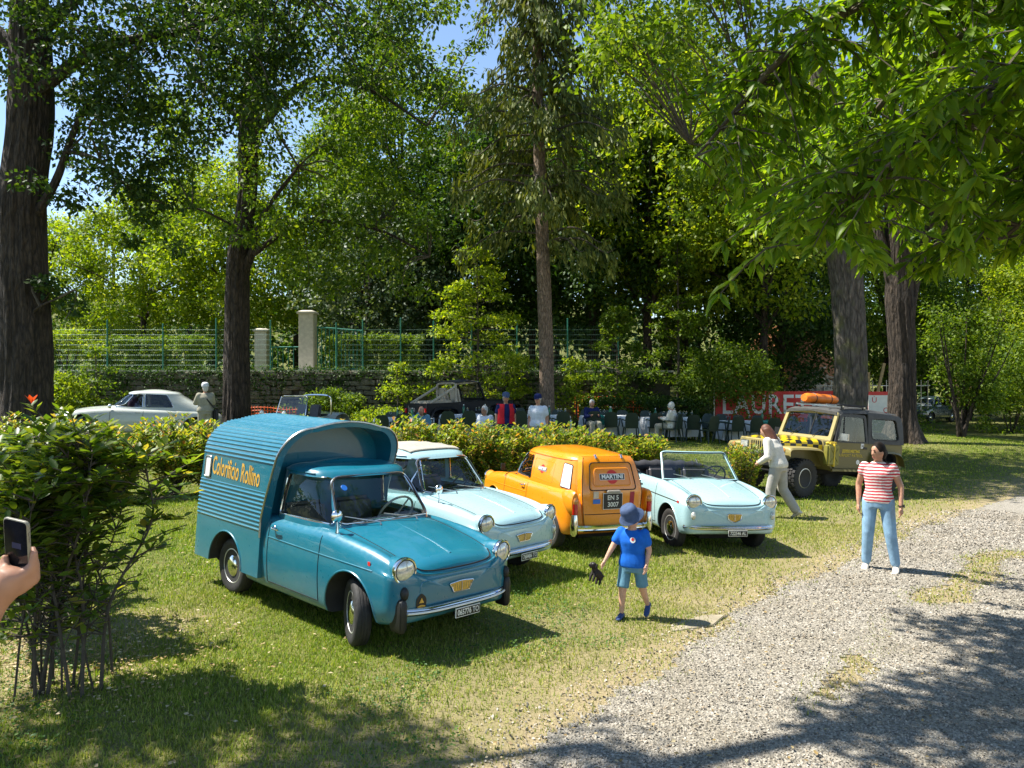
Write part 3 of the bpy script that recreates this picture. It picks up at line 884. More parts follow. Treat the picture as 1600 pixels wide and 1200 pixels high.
LEAF_SMALL = LEAF2
LEAF_OVAL = ([(0, 0, 0), (.30, -.17, .035), (.65, -.19, .02), (1, 0, -.07), (.65, .19, .02), (.30, .17, .035), (.33, 0, -.02), (.66, 0, -.03)],
             [(0, 1, 6), (1, 2, 7), (1, 7, 6), (2, 3, 7), (0, 6, 5), (6, 7, 4), (6, 4, 5), (7, 3, 4)])
LEAF_LANCE = ([(0, 0, 0), (.2, -.10, .02), (.5, -.145, .02), (.8, -.09, -.03), (1, 0, -.10), (.8, .09, -.03), (.5, .145, .02), (.2, .10, .02), (.25, 0, -.02), (.55, 0, -.02), (.8, 0, -.055)],
              [(0, 1, 8), (1, 2, 9), (1, 9, 8), (2, 3, 10), (2, 10, 9), (3, 4, 10), (0, 8, 7), (8, 9, 6), (8, 6, 7), (9, 10, 5), (9, 5, 6), (10, 4, 5)])

LEAF_LANCE_LITE = ([(0, 0, 0), (.42, -.15, .03), (1, 0, -.09), (.42, .15, .03), (.5, 0, -.025)], [(0, 1, 4), (1, 2, 4), (0, 4, 3), (4, 2, 3)])

def clump_leaves(rs, clumps, per, size, up=.5, flat=.65, droop=.3):
    """clumps (n,4); returns pos, normal, tip, size arrays"""
    n = len(clumps); N = n * per
    c = np.repeat(clumps, per, 0)
    d = unit(rs.normal(size=(N, 3))); r = rs.rand(N) ** .45
    off = d * (c[:, 3] * r)[:, None]; off[:, 2] *= flat
    pos = c[:, :3] + off
    nrm = unit(d * .75 + np.array([0, 0, up + .3]) + rs.normal(size=(N, 3)) * .38)
    tip = unit(d * .7 + rs.normal(size=(N, 3)) * .7 - np.array([0, 0, droop]))
    return pos, nrm, tip, size * rs.uniform(.6, 1.35, N)

def limb(mb, pts, r0, r1, n=7, seg=5):
    P = catmull(pts, seg)
    mb.tube(P, [r0 + (r1 - r0) * (i / (len(P) - 1)) ** .8 for i in range(len(P))], n)

def trunk_loft(mb, path, radii, n=48, furrow=.06, flare=0, seed=0, seg=14):
    """thick furrowed trunk"""
    P = catmull(path, seg); k = len(P)
    rr = np.interp(np.linspace(0, len(radii) - 1, k), range(len(radii)), radii)
    rings = []
    for i, p in enumerate(P):
        ring = []
        for q in range(n):
            a = 2 * math.pi * q / n
            z = p.z
            f = furrow * (noise.noise(Vector((math.cos(a) * 5.5 + seed, math.sin(a) * 5.5, z * .55))) + .9 * abs(noise.noise(Vector((math.cos(a) * 11 + seed, math.sin(a) * 11, z * .8)))))
            lump = .10 * noise.noise(Vector((math.cos(a) * 1.2 + seed, math.sin(a) * 1.2, z * .7 + 5)))
            fl = flare * math.exp(-max(z - P[0].z, 0) / .55) * (.7 + .5 * math.sin(a * 5 + seed) + .25 * math.sin(a * 3 + 2 * seed))
            r = rr[i] * (1 + f + lump) + fl
            ring.append(p + Vector((math.cos(a) * r, math.sin(a) * r, 0)))
        rings.append(ring)
    mb.loft(rings)

LIME = [(0, (0.039, 0.081, 0.006)), (.4, (0.075, 0.138, 0.010)), (.75, (0.135, 0.209, 0.015)), (1, (0.225, 0.284, 0.028))]
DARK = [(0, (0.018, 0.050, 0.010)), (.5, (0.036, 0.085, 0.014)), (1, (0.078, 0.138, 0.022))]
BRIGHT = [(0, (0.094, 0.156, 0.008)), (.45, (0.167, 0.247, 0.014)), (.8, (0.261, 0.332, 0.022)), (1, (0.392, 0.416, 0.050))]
MID = [(0, (0.051, 0.101, 0.008)), (.5, (0.099, 0.169, 0.014)), (1, (0.195, 0.257, 0.028))]
M['lime'] = leaf_mat('lime_leaves', LIME, .45)
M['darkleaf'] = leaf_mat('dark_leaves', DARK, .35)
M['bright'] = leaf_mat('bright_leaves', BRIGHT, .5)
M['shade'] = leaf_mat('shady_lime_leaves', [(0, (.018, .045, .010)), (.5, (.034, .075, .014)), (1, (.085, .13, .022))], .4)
M['mid'] = leaf_mat('mid_leaves', MID, .45)
M['silver'] = leaf_mat('silvery_leaves', [(0, (.03, .06, .025)), (.6, (.06, .105, .045)), (.9, (.16, .2, .13)), (1, (.3, .34, .27))], .3)
M['needle'] = leaf_mat('spruce_needles', [(0, (0.051, 0.078, 0.015)), (.5, (0.105, 0.137, 0.024)), (1, (0.225, 0.238, 0.050))], .2, .5)
M['chestnut'] = leaf_mat('chestnut_leaves', [(0, (0.060, 0.133, 0.007)), (.5, (0.120, 0.210, 0.011)), (1, (0.225, 0.308, 0.024))], .55, .35)
M['photinia'] = leaf_mat('photinia_leaves', [(0, (0.070, 0.135, 0.013)), (.4, (0.154, 0.230, 0.024)), (.75, (0.308, 0.324, 0.050)), (.93, (0.476, 0.351, 0.088)), (1, (0.560, 0.203, 0.077))], .4, .3)
M['photinia_near'] = leaf_mat('glossy_shrub_leaves', [(0, (.06, .12, .014)), (.5, (.12, .19, .024)), (.9, (.22, .26, .04)), (1, (.34, .28, .06))], .45, .3)
M['newred'] = leaf_mat('red_new_leaves', [(0, (.40, .03, .02)), (1, (.55, .08, .04))], .4, .3)
M['barkdark'] = bark_mat('dark_bark', (.020, .014, .010), (.105, .074, .052), None, 6)
M['barkgrey'] = bark_mat('grey_bark', (.050, .042, .032), (.21, .18, .145), (.10, .10, .04), 6)
M['barkspruce_lit'] = bark_mat('spruce_bark_sunlit_tone', (.20, .13, .09), (.52, .38, .27), None, 11)  # reddish-tan bark, colour lightened in place of sunlight missing on the trunk
M['twig'] = simple('twig', (.075, .06, .042), .9, 0, .3, 20)

def leaf_object(name, parent, mat, arr, tmpl):
    pos, nrm, tip, s = arr
    me = scatter(name, tmpl[0], tmpl[1], frames(nrm, tip), pos, s)
    return link_mesh(name, me, parent, mat)

def proto_tree(seed, H, W, mat, leaf=.22, per=90, ncl=190, base=.28, bark='barkdark', shape=1.0, tr=.24):
    """generic broadleaf tree as (crown mesh, trunk mesh), foot at the origin"""
    rs = np.random.RandomState(seed)
    cl = []
    while len(cl) < ncl:
        p = rs.uniform(-1, 1, 3); r = np.linalg.norm(p)
        if r > 1: continue
        if rs.rand() > .25 + .9 * r ** 2: continue
        z = p[2]; taper = 1.0 if z < 0 else (1 - .35 * shape * z)
        cl.append((p[0] * W * taper, p[1] * W * taper, H * (base + (1 - base) * (z + 1) / 2 * .97), rs.uniform(.55, 1.15) * W * .21 + .25))
    cl = np.array(cl)
    cl[:, :2] += .12 * W * np.stack([np.sin(cl[:, 2] * 1.3 + seed), np.cos(cl[:, 2] * 1.1 + seed)], 1)
    arr = clump_leaves(rs, cl, per, leaf)
    me = scatter('crown', LEAF_SMALL[0], LEAF_SMALL[1], frames(arr[1], arr[2]), arr[0], arr[3]); me.materials.append(M[mat])
    mb = MB(); lean = rs.uniform(-.3, .3, 2)
    limb(mb, [(0, 0, -.3), (lean[0] * .3, lean[1] * .3, H * .2), (lean[0], lean[1], H * .5), (lean[0] * .6, lean[1] * .5, H * .9)], tr, .04, 10, 5)
    for k in range(14):
        c = cl[rs.randint(len(cl))]; z0 = H * rs.uniform(.2, .6); z0 = min(z0, c[2] - .3)
        limb(mb, [(lean[0] * .6, lean[1] * .6, z0), (c[0] * .45, c[1] * .45, (z0 + c[2]) / 2 + .3), (c[0], c[1], c[2])], tr * .35, .02, 5, 4)
    tm = mb.mesh('trunk', fix=False); smooth(tm, 60); tm.materials.append(M[bark])
    return me, tm

def place_tree(proto, x, y, s, rz, label, group=None, name='broadleaf_tree', z=None, sz=None):
    t = empty(name, (x, y, Tf(x, y) if z is None else z), rz, label, 'tree', group)
    t.scale = (s, s, sz or s)
    link_mesh('trunk', proto[1], t); link_mesh('crown', proto[0], t)
    return t

PA = proto_tree(1, 12, 4.2, 'bright', .21, 130, 200, .08)           # sunlit
PB = proto_tree(2, 17, 4.0, 'lime', .21, 130, 240, .14)              # tall oval
PC = proto_tree(3, 16, 4.6, 'mid', .21, 130, 240, .18)
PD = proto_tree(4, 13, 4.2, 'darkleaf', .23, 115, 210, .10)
PE = proto_tree(5, 9, 3.2, 'silver', .24, 90, 130, .06)
PF = proto_tree(6, 15, 3.4, 'bright', .19, 105, 185, .25)

G = 'trees standing beyond the wall'
place_tree(PA, -20.5, 43, .95, 0, 'sunlit yellow-green tree between the two left trunks', G)
place_tree(PA, -26.5, 44, .80, 2, 'small sunlit tree showing just right of the left trunk', G)
place_tree(PA, -15.0, 41, 1.0, 4, 'sunlit tree directly behind the second dark trunk', G)
place_tree(PA, -33.5, 47, .72, 1, 'low sunlit tree left of the leftmost trunk', G)
place_tree(PB, -5.9, 41, 1.12, 1, 'tallest pointed tree in the middle, lit from the left', G)
place_tree(PB, -10.2, 45, .92, 3, 'lime tree filling the gap between second trunk and tall pointed tree', G)
place_tree(PE, -6.8, 36, .95, 0, 'silvery leaved tree above the concrete pillar', G)
place_tree(PE, -3.8, 35.5, .85, 2, 'dark silvery tree left of the small layered sapling', G)
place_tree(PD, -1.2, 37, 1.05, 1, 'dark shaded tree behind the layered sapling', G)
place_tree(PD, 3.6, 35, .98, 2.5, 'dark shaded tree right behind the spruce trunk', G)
place_tree(PC, 1.2, 47, 1.15, 0, 'tall green tree far behind the spruce', G)
place_tree(PF, 5.9, 33.5, 1.2, 0, 'loose bright green tree right of the spruce', G)
place_tree(PC, 8.3, 37, 1.2, 2, 'broad green tree above the round clipped shrub', G)
place_tree(PF, 10.2, 31.5, 1.05, 3, 'loose bright tree left of the thick grey trunk', G)
place_tree(PC, 14.6, 41, 1.15, 4, 'broad green tree between the two right trunks', G)
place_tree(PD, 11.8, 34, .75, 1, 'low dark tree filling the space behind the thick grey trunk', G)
place_tree(PB, 21.0, 43.5, .98, 2, 'tall green tree behind the right-hand bush', G)
place_tree(PC, 29.5, 50, 1.0, 1, 'green tree behind the far dark saloon', G)
place_tree(PA, 25.2, 37, .78, 3, 'bright low tree at the right edge', G)
place_tree(PD, 32.5, 42, .9, 3, 'dark tree beyond the right edge bushes', G)

# the wood behind everything: one mass
rs = np.random.RandomState(40); cl = []
for x in np.arange(-60, 62, 1.35):
    top = np.interp(x, [-60, -34, -24, -14, -8, 60], [6, 7, 9, 15, 20, 20])
    for y in (54, 59, 65):
        for z in np.arange(2.2, top, 1.7):
            cl.append((x + rs.uniform(-.8, .8), y + rs.uniform(-2, 2), z + rs.uniform(-.6, .6) + (rs.rand() * 1.5 if z > top - 3 else 0), rs.uniform(.9, 1.7)))
for x in np.arange(-60, 62, .9):
    for z in np.arange(1.0, 7.5, 1.2): cl.append((x + rs.uniform(-.5, .5), 50.5 + rs.uniform(-1.5, 1.5), z + rs.uniform(-.5, .5), rs.uniform(.8, 1.3)))
arr = clump_leaves(rs, np.array(cl), 32, .42)
wo = leaf_object('woodland', None, M['darkleaf'], arr, LEAF_SMALL); tag(wo, 'dense dark wood closing the view behind the trees', 'wood', kind='stuff')
mb = MB()
for i in range(60):
    x = rs.uniform(-40, 45); y = rs.uniform(48, 58); mb.tube([(x, y, 0), (x + rs.uniform(-.4, .4), y, 6), (x + rs.uniform(-.8, .8), y, 14)], [.22, .16, .06], 6)
wt = mb.build('woodland_trunks', M['barkdark'], None, fix=False); tag(wt, 'many thin dark trunks inside the background wood', 'wood', kind='stuff')

# ---------------------------------------------------------------- the two old trees on the left
def old_tree(x, y, path, radii, limbs, clumps, per, leaf, mat, bark, label, flare=.25, seed=0, furrow=.06, tmpl=LEAF_SMALL, up=.5):
    t = empty('old_tree', (x, y, Tf(x, y)), 0, label, 'tree')
    mb = MB(); trunk_loft(mb, path, radii, 84, furrow, flare, seed)
    mb.build('trunk', M[bark], t, sm=50, fix=False)
    rs = np.random.RandomState(seed + 50)
    for pts, r0, r1 in limbs:
        mb = MB(); limb(mb, pts, r0, r1, 9, 6); mb.build('limb', M[bark], t, fix=False)
    cl = np.array(clumps)
    mb = MB()
    for c in cl[rs.choice(len(cl), min(len(cl), 70), False)]:
        b = min(limbs, key=lambda L: min((Vector(L[0][k]) - Vector(c[:3])).length for k in range(len(L[0]))))[0]
        s = min((Vector(p) for p in b), key=lambda p: (p - Vector(c[:3])).length)
        mid = (s + Vector(c[:3])) / 2 + Vector((rs.normal() * .2, rs.normal() * .2, .25))
        limb(mb, [s, mid, c[:3], Vector(c[:3]) + Vector((rs.normal() * .3, rs.normal() * .3, -.5))], .035, .006, 5, 4)
    tag(mb.build('twigs', M['twig'], t, fix=False), kind='stuff')
    arr = clump_leaves(rs, cl, per, leaf, up, .6, .45)
    leaf_object('crown', t, M[mat], arr, tmpl)
    return t

rs = np.random.RandomState(5)
def cloud(boxes):
    out = []
    for (x0, x1, y0, y1, z0, z1, n, r) in boxes:
        for i in range(n): out.append((rs.uniform(x0, x1), rs.uniform(y0, y1), rs.uniform(z0, z1), r * rs.uniform(.6, 1.25)))
    return out
cl = cloud([(-3.5, 3.5, -2.5, 2.5, 9.6, 14, 90, .9), (1.0, 7.2, -2.5, 1.5, 8.6, 12.5, 125, .78), (.9, 4.9, -2.0, 1.0, 6.3, 9.0, 38, .6), (2.0, 4.2, -1.5, .5, 5.2, 6.8, 7, .4), (-4, -.8, -2.0, 1.5, 6.0, 11, 14, .6), (4.5, 10.5, -2, 2, 9.6, 13.5, 80, .8), (.5, 2.0, -1.4, .2, 3.2, 4.3, 4, .4)])
old_tree(-12.7, 20.2, [(0, 0, -.3), (0, 0, 1), (.02, 0, 3), (-.1, 0, 6), (.1, .1, 9), (.0, .2, 12), (.3, .2, 16)], [.66, .62, .57, .55, .50, .42, .2],
    [([(0, 0, 5.6), (.9, -.2, 6.8), (1.7, -.3, 8.6), (3.4, -.5, 10.5)], .15, .04), ([(0, 0, 5.4), (-1.0, -.2, 6.6), (-2.0, 0, 9.0)], .17, .05), ([(.0, 0, 9.0), (2.2, -.4, 10.2), (4.5, -.6, 10.6), (7.0, -.4, 11.8)], .20, .05), ([(.0, .1, 10.5), (1.6, .5, 12.5), (3.0, .6, 14.5)], .2, .05), ([(0, .1, 10), (-1.6, 0, 12), (-2.6, 0, 14.5)], .18, .05), ([(1.3, -.3, 7.6), (2.4, -.8, 7.2), (3.4, -.9, 6.2)], .06, .02), ([(0, 0, 3.3), (.7, -.5, 3.6), (1.3, -.7, 3.8)], .05, .02)],
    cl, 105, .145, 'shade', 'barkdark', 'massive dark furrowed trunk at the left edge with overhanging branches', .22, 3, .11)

cl = cloud([(-2.5, 5.5, -2.5, 2.0, 9.5, 16, 90, .9), (.5, 6.8, -2.2, 1.5, 6.2, 10, 72, .75), (-3.0, -.3, -2, 1.5, 6.6, 12, 34, .7), (1.5, 7.6, -1.8, 1.2, 4.9, 6.6, 22, .6), (4.5, 8.5, -2, 1.5, 10, 15.5, 34, .75)])
old_tree(-9.35, 26.3, [(0, 0, -.3), (0, 0, 1), (.0, 0, 3), (.05, 0, 5.6), (.3, .1, 8), (.4, .2, 11), (.8, .2, 15)], [.46, .43, .39, .36, .30, .34, .14],
    [([(.1, 0, 5.2), (.65, -.2, 6.3), (.95, -.2, 7.4), (2.2, -.4, 9.0)], .19, .05), ([(.6, -.2, 6.1), (2.4, -.5, 7.1), (4.8, -.5, 6.9), (6.6, -.4, 6.0)], .11, .03), ([(.4, .1, 10), (2.4, 0, 12.0), (4.6, -.2, 11.6), (6.5, -.3, 10.4)], .16, .03), ([(.4, .1, 10.5), (-1.2, 0, 12), (-2.2, 0, 13.5)], .14, .04), ([(.5, .1, 11.5), (1.8, .4, 13.5), (2.6, .4, 15.5)], .16, .04), ([(.1, 0, 7), (-1.3, -.5, 7.6), (-2.4, -.6, 7.0)], .05, .02)],
    cl, 100, .165, 'lime', 'barkdark', 'slender dark trunk forking halfway up behind the teal van', .10, 9, .12)

# ---------------------------------------------------------------- spruce
sp = empty('spruce_tree', (1.25, 27.2, Tf(1.25, 27.2)), 0, 'spruce with bare reddish trunk coloured paler as if sunlit and drooping dark branches', 'tree')
mb = MB(); trunk_loft(mb, [(0, 0, -.3), (-.05, 0, 3), (-.2, 0, 7), (-.35, 0, 12), (-.5, 0, 20)], [.28, .25, .23, .19, .06], 28, .05, .06, 4); mb.build('trunk', M['barkspruce_lit'], sp, fix=False)
rs = np.random.RandomState(77); pos = []; nrm = []; tipd = []; sz = []
mb = MB()
z = 6.6
while z < 20:
    for k in range(5 if z > 8 else 2):
        a = rs.uniform(0, 6.28); L = (3.9 * (1 - (z - 6) / 17) + .2) * rs.uniform(.45, 1.2) * (1 if z > 8 else .75)
        P = catmull([Vector((-.2, 0, z)), Vector((math.cos(a) * L * .5 - .2, math.sin(a) * L * .5, z + .1)), Vector((math.cos(a) * L * .85 - .2, math.sin(a) * L * .85, z - .45)), Vector((math.cos(a) * L - .2, math.sin(a) * L, z - .35))], 7)
        mb.tube(P, [.04 * (1 - i / len(P)) + .006 for i in range(len(P))], 5)
        for p in P[3:]:
            for q in range(9):
                hang = rs.rand() ** 1.3 * (.6 + .7 * rs.rand())
                side = Vector((-math.sin(a), math.cos(a), 0)) * rs.normal() * .16
                pos.append(p + side + Vector((rs.normal() * .05, rs.normal() * .05, -hang * .75))); tipd.append((math.cos(a) * .3 + rs.normal() * .35, math.sin(a) * .3 + rs.normal() * .35, -1.0)); nrm.append((rs.normal(), rs.normal(), .3)); sz.append(rs.uniform(.16, .34))
    z += .36 + .2 * rs.rand()
mb.build('branches', M['twig'], sp, fix=False)
NEEDLE = ([(0, -.05, 0), (.5, -.16, 0), (1, 0, 0), (.5, .16, 0), (0, .05, 0)], [(0, 1, 2), (0, 2, 3), (0, 3, 4)])
me = scatter('needle_sprays', NEEDLE[0], NEEDLE[1], frames(np.array(nrm), np.array(tipd)), np.array(pos), np.array(sz)); link_mesh('crown', me, sp, M['needle'])

# ---------------------------------------------------------------- right-hand trunks
rs = np.random.RandomState(15)
cl = cloud([(-7.0, -2.5, -2.5, 2, 10.3, 13.5, 70, .8), (-5.5, 3, -3, 2.5, 8.5, 15, 80, .9), (-4.5, -1, -2, 2, 6.6, 9, 24, .7), (1, 5, -2, 2, 7, 13, 50, .9)])
old_tree(9.0, 20.6, [(0, 0, -.3), (0, 0, 1), (.0, 0, 2.5), (-.08, 0, 4.6), (-.25, 0, 6.2), (-.5, .1, 8), (-1.0, .2, 12)], [.49, .44, .40, .39, .45, .28, .15],
    [([(-.1, 0, 4.2), (-.35, -.05, 5.6), (-1.0, -.3, 7.4), (-2.6, -.5, 9.5)], .30, .08), ([(-.02, 0, 4.2), (.15, 0, 5.6), (.7, 0, 7.4), (1.6, .2, 10)], .29, .08), ([(-1.0, -.2, 7.4), (-2.6, -.4, 8.2), (-4.4, -.6, 8.4)], .13, .03), ([(.6, 0, 7.2), (2.2, -.2, 8.5), (4.2, 0, 9.0)], .15, .04)],
    cl, 90, .17, 'mid', 'barkgrey', 'thick pale grey trunk right behind the olive off-road car', .12, 21, .10)
cl = cloud([(-3, 4.5, -3, 2.5, 8.0, 15, 70, .95), (1.0, 5.5, -2.5, 2, 6.5, 10, 30, .75)])
old_tree(11.9, 23.6, [(0, 0, -.3), (0, 0, .8), (.0, 0, 2.5), (-.1, 0, 4.3), (-.15, .0, 6.0), (-.3, .1, 9), (-.4, .2, 13)], [.48, .38, .34, .40, .32, .26, .12],
    [([(-.05, 0, 3.2), (-.24, 0, 4.5), (-.62, 0, 6.0), (-1.3, .2, 8.6)], .27, .1), ([(.05, 0, 3.2), (.24, 0, 4.5), (.66, 0, 6.0), (1.6, .2, 9)], .28, .1), ([(.9, 0, 6.2), (2.2, -.3, 7.6), (3.8, -.4, 8.2)], .14, .03)],
    cl, 85, .19, 'darkleaf', 'barkdark', 'forked trunk, bark darkened as if shaded, with flared roots on the right grass bank', .45, 33, .10)  # the dark bark colour stands in for shade on this trunk

# ---------------------------------------------------------------- big-leaved tree reaching in from the right, overhead
ch = empty('chestnut_tree', (7.2, 3.4, Tf(7.2, 3.4)), 0, 'large-leaved tree whose boughs hang into the top right corner', 'tree')
mb = MB(); trunk_loft(mb, [(0, 0, -.3), (0, 0, 2), (-.1, .1, 4), (-.2, .2, 6.5), (0, .3, 9)], [.42, .36, .32, .24, .1], 30, .08, .12, 8); mb.build('trunk', M['barkgrey'], ch, fix=False)
rs = np.random.RandomState(91)
boughs = [[(-.1, .1, 4.0), (-1.2, 1.4, 5.4), (-2.8, 2.8, 6.0), (-4.4, 3.6, 5.6), (-5.4, 4.2, 4.6)], [(-.1, .1, 4.4), (-1.0, 2.0, 5.8), (-2.0, 3.8, 6.2), (-3.0, 5.0, 5.6), (-3.6, 5.8, 4.6)],
          [(-.2, .2, 5.2), (-2.2, 1.2, 6.8), (-4.6, 1.9, 7.2), (-6.4, 2.2, 6.8)], [(-.1, .2, 4.6), (-.6, 2.6, 5.6), (-1.2, 4.6, 5.6), (-1.7, 6.0, 4.8)], [(-.1, .1, 3.8), (-1.8, 1.8, 4.9), (-3.0, 3.4, 4.9), (-3.8, 4.4, 4.1)], [(-.1, .1, 3.6), (-2.0, 1.2, 4.6), (-3.6, 2.2, 4.5), (-4.8, 2.9, 3.5), (-5.2, 3.1, 2.75)], [(-.1, .1, 3.6), (-1.4, 1.0, 4.4), (-2.6, 2.0, 4.3), (-3.4, 2.6, 3.5)], [(-.1, .1, 3.8), (-1.0, 1.8, 4.8), (-1.8, 3.2, 4.6), (-2.5, 4.0, 3.6)],
          [(-.2, .2, 5.6), (-2.6, 2.8, 7.2), (-5.0, 4.0, 7.6)], [(-.1, .2, 5.0), (-.9, 3.6, 6.6), (-1.8, 6.2, 7.0), (-2.6, 7.6, 6.2)], [(-.2, .1, 5.6), (-2.2, .2, 7.0), (-4.6, .6, 7.6), (-6.6, 1.0, 7.2)]]
lp = []; ln = []; lt = []; ls = []
tw = MB(); CO = Vector((7.2, 3.4, Tf(7.2, 3.4)))
LOWU, LOWV = [.10, .18, .235, .27, .31, .36, .41, .48, .56, .62, .9], [.60, .36, .28, .085, .075, .15, .155, .105, .12, .135, .13]
def in_view_low(p):
    q = p + CO
    if q.y < 1: return False
    u_, v_ = q.x / q.y, (q.z - CAM_H) / q.y
    return abs(u_) < .72 and v_ < np.interp(u_, LOWU, LOWV) + .02
for bi, b in enumerate(boughs):
    P = catmull(b, 9)
    P = [p for k_, p in enumerate(P) if not in_view_low(p)]
    mb = MB(); mb.tube(P, [.10 * (1 - k_ / len(P)) ** .8 + .006 for k_ in range(len(P))], 8); mb.build('bough', M['twig'], ch, fix=False)
    for i in range(7, len(P)):
        for k in range(5):
            s = P[i]; d = Vector((rs.normal() - .2, rs.normal() * .8 + .1, rs.normal() * .35 - .25)).normalized(); L = rs.uniform(.45, 1.1)
            Q = catmull([s, s + d * L * .5 + Vector((0, 0, .06)), s + d * L + Vector((0, 0, -.18 * L))], 4)
            if in_view_low(Q[-1]) or in_view_low(Q[4]): continue
            tw.tube(Q[::2], [.010 * (1 - q / len(Q)) + .003 for q in range(len(Q))][::2], 3)
            for j, q in enumerate(Q[2:]):
                for kk in range(5 if j < 5 else 9):
                    az = rs.uniform(0, 6.28); t = Vector((math.cos(az), math.sin(az), 0)) * .8 + d * .7 + Vector((0, 0, -.45 + rs.normal() * .2))
                    lp.append(q); lt.append(t); ln.append((rs.normal() * .6, rs.normal() * .6, 1.0)); ls.append(rs.uniform(.08, .225))
tag(tw.build('twigs', M['twig'], ch, fix=False), kind='stuff')
lp = np.array(lp) ; lt = np.array(lt); ln = np.array(ln); ls = np.array(ls)
wpos = lp + np.array([7.2, 3.4, Tf(7.2, 3.4)])
# keep the open view: no leaves where the photograph sees the lawn and the cars
u = wpos[:, 0] / np.maximum(wpos[:, 1], .2); v = (wpos[:, 2] - CAM_H) / np.maximum(wpos[:, 1], .2)
low = np.interp(u, LOWU, LOWV)
seen = (wpos[:, 1] > 1.0) & (u > -.7) & (u < .7) & (v < .5)
okk = ~(seen & (v < low)) & (wpos[:, 1] > .8)
lp, lt, ln, ls, wpos, u, v, seen = [a[okk] for a in (lp, lt, ln, ls, wpos, u, v, seen)]
near = np.argsort(np.where(seen, -ls / wpos[:, 1], 9.0))[:300]
rest = np.ones(len(lp), bool); rest[near] = False
fo = leaf_object('foliage', ch, M['chestnut'], (lp[rest], ln[rest], lt[rest], ls[rest]), LEAF_LANCE_LITE); tag(fo, kind='stuff')
LM = []
for k in range(4):
    vv = np.array(LEAF_LANCE[0]) * [1, .9 + .08 * k, 1 + .5 * k]
    me = fast_mesh('leaf', vv, np.array(LEAF_LANCE[1])); me.materials.append(M['chestnut']); LM.append(me)
Fr = frames(ln, lt)
def leaf_parts(idx, pos, Fr, ls, parent, meshes):
    for q, i in enumerate(idx):
        o = bpy.data.objects.new('leaf', meshes[q % len(meshes)]); col.objects.link(o); o.parent = parent
        Mx = Matrix(Fr[i].tolist()).to_4x4(); o.location = pos[i]; o.rotation_euler = Mx.to_euler(); o.scale = (ls[i],) * 3
leaf_parts(near, lp, Fr, ls, ch, LM)

# a lime standing left of the viewer; its shade falls on the near lawn and drive
rs = np.random.RandomState(23)
cl = cloud([(-.2, 4.2, 1.7, 3.5, 6.4, 9.6, 56, .60), (-1.0, 2.0, .2, 1.9, 7.5, 11, 36, .8), (6.1, 8.7, 2.8, 4.5, 6.9, 8.2, 48, .48), (7.5, 9.3, 4.3, 6.0, 7.1, 8.0, 32, .44), (-2.5, 2.5, -2.5, 1, 7, 11.5, 40, .9)])
old_tree(-8.4, 2.0, [(0, 0, -.3), (0, 0, 1), (.1, 0, 3), (.2, .2, 6), (.3, .4, 9), (.3, .4, 11)], [.40, .36, .32, .27, .16, .08],
    [([(.1, .1, 4.5), (1.2, 1.5, 6.6), (2.6, 2.8, 7.8), (3.8, 3.4, 8.2)], .15, .04), ([(.2, .2, 5.4), (2.4, 2.0, 7.6), (5.0, 3.4, 7.9), (7.4, 4.4, 7.6), (8.6, 5.4, 7.5)], .16, .03), ([(.2, .2, 6), (-1.2, -.8, 8), (-2, -1.4, 10)], .12, .03)],
    cl, 85, .135, 'lime', 'barkdark', 'lime tree left of the viewpoint whose shade lies on the near lawn', .12, 44, .08)

# ---------------------------------------------------------------- layered sapling, clipped shrubs, bushes
def layered_sapling(x, y, h, w, mat, label, n=60, per=90, leaf=.13, seed=1, name='sapling'):
    t = empty(name, (x, y, Tf(x, y)), 0, label, 'tree'); rs = np.random.RandomState(seed)
    mb = MB(); limb(mb, [(0, 0, -.1), (.05, 0, h * .4), (0, 0, h)], .05 + h * .006, .01, 7); mb.build('trunk', M['twig'], t, fix=False)
    cl = []; br = MB()
    for i in range(n):
        z = h * rs.uniform(.12, 1); L = w * (1.05 - z / h) ** .8 * rs.uniform(.3, 1) + .1; a = rs.uniform(0, 6.28)
        cl.append((math.cos(a) * L, math.sin(a) * L, z + .12 * L, .30 + .25 * (1 - z / h)))
        br.tube([(0, 0, z - .1), (math.cos(a) * L, math.sin(a) * L, z + .1 * L)], [.015, .004], 4)
    br.build('branches', M['twig'], t, fix=False)
    leaf_object('crown', t, M[mat], clump_leaves(rs, np.array(cl), per, leaf, 1.2, .28, .1), LEAF_SMALL)
    return t
layered_sapling(-1.3, 28.6, 6.6, 3.1, 'bright', 'bright layered sapling left of the spruce trunk', 110, 75, .14, 3)
layered_sapling(-4.35, 29.2, 2.6, .8, 'bright', 'small pale sapling against the wall right of the leaning slab', 22, 40, .12, 4)
layered_sapling(3.9, 29.0, 4.6, 1.6, 'mid', 'leafy sapling right of the spruce trunk', 55, 80, .13, 5)
layered_sapling(2.3, 28.2, 2.6, 1.0, 'bright', 'low pale sapling at the foot of the spruce', 30, 60, .12, 6)
layered_sapling(6.4, 30.0, 7.5, 1.8, 'mid', 'slim leafy sapling left of the round shrub', 70, 80, .14, 8)
layered_sapling(-15.6, 29.0, 2.9, 1.1, 'mid', 'thin crooked sapling beside the left trunk', 22, 50, .13, 9)

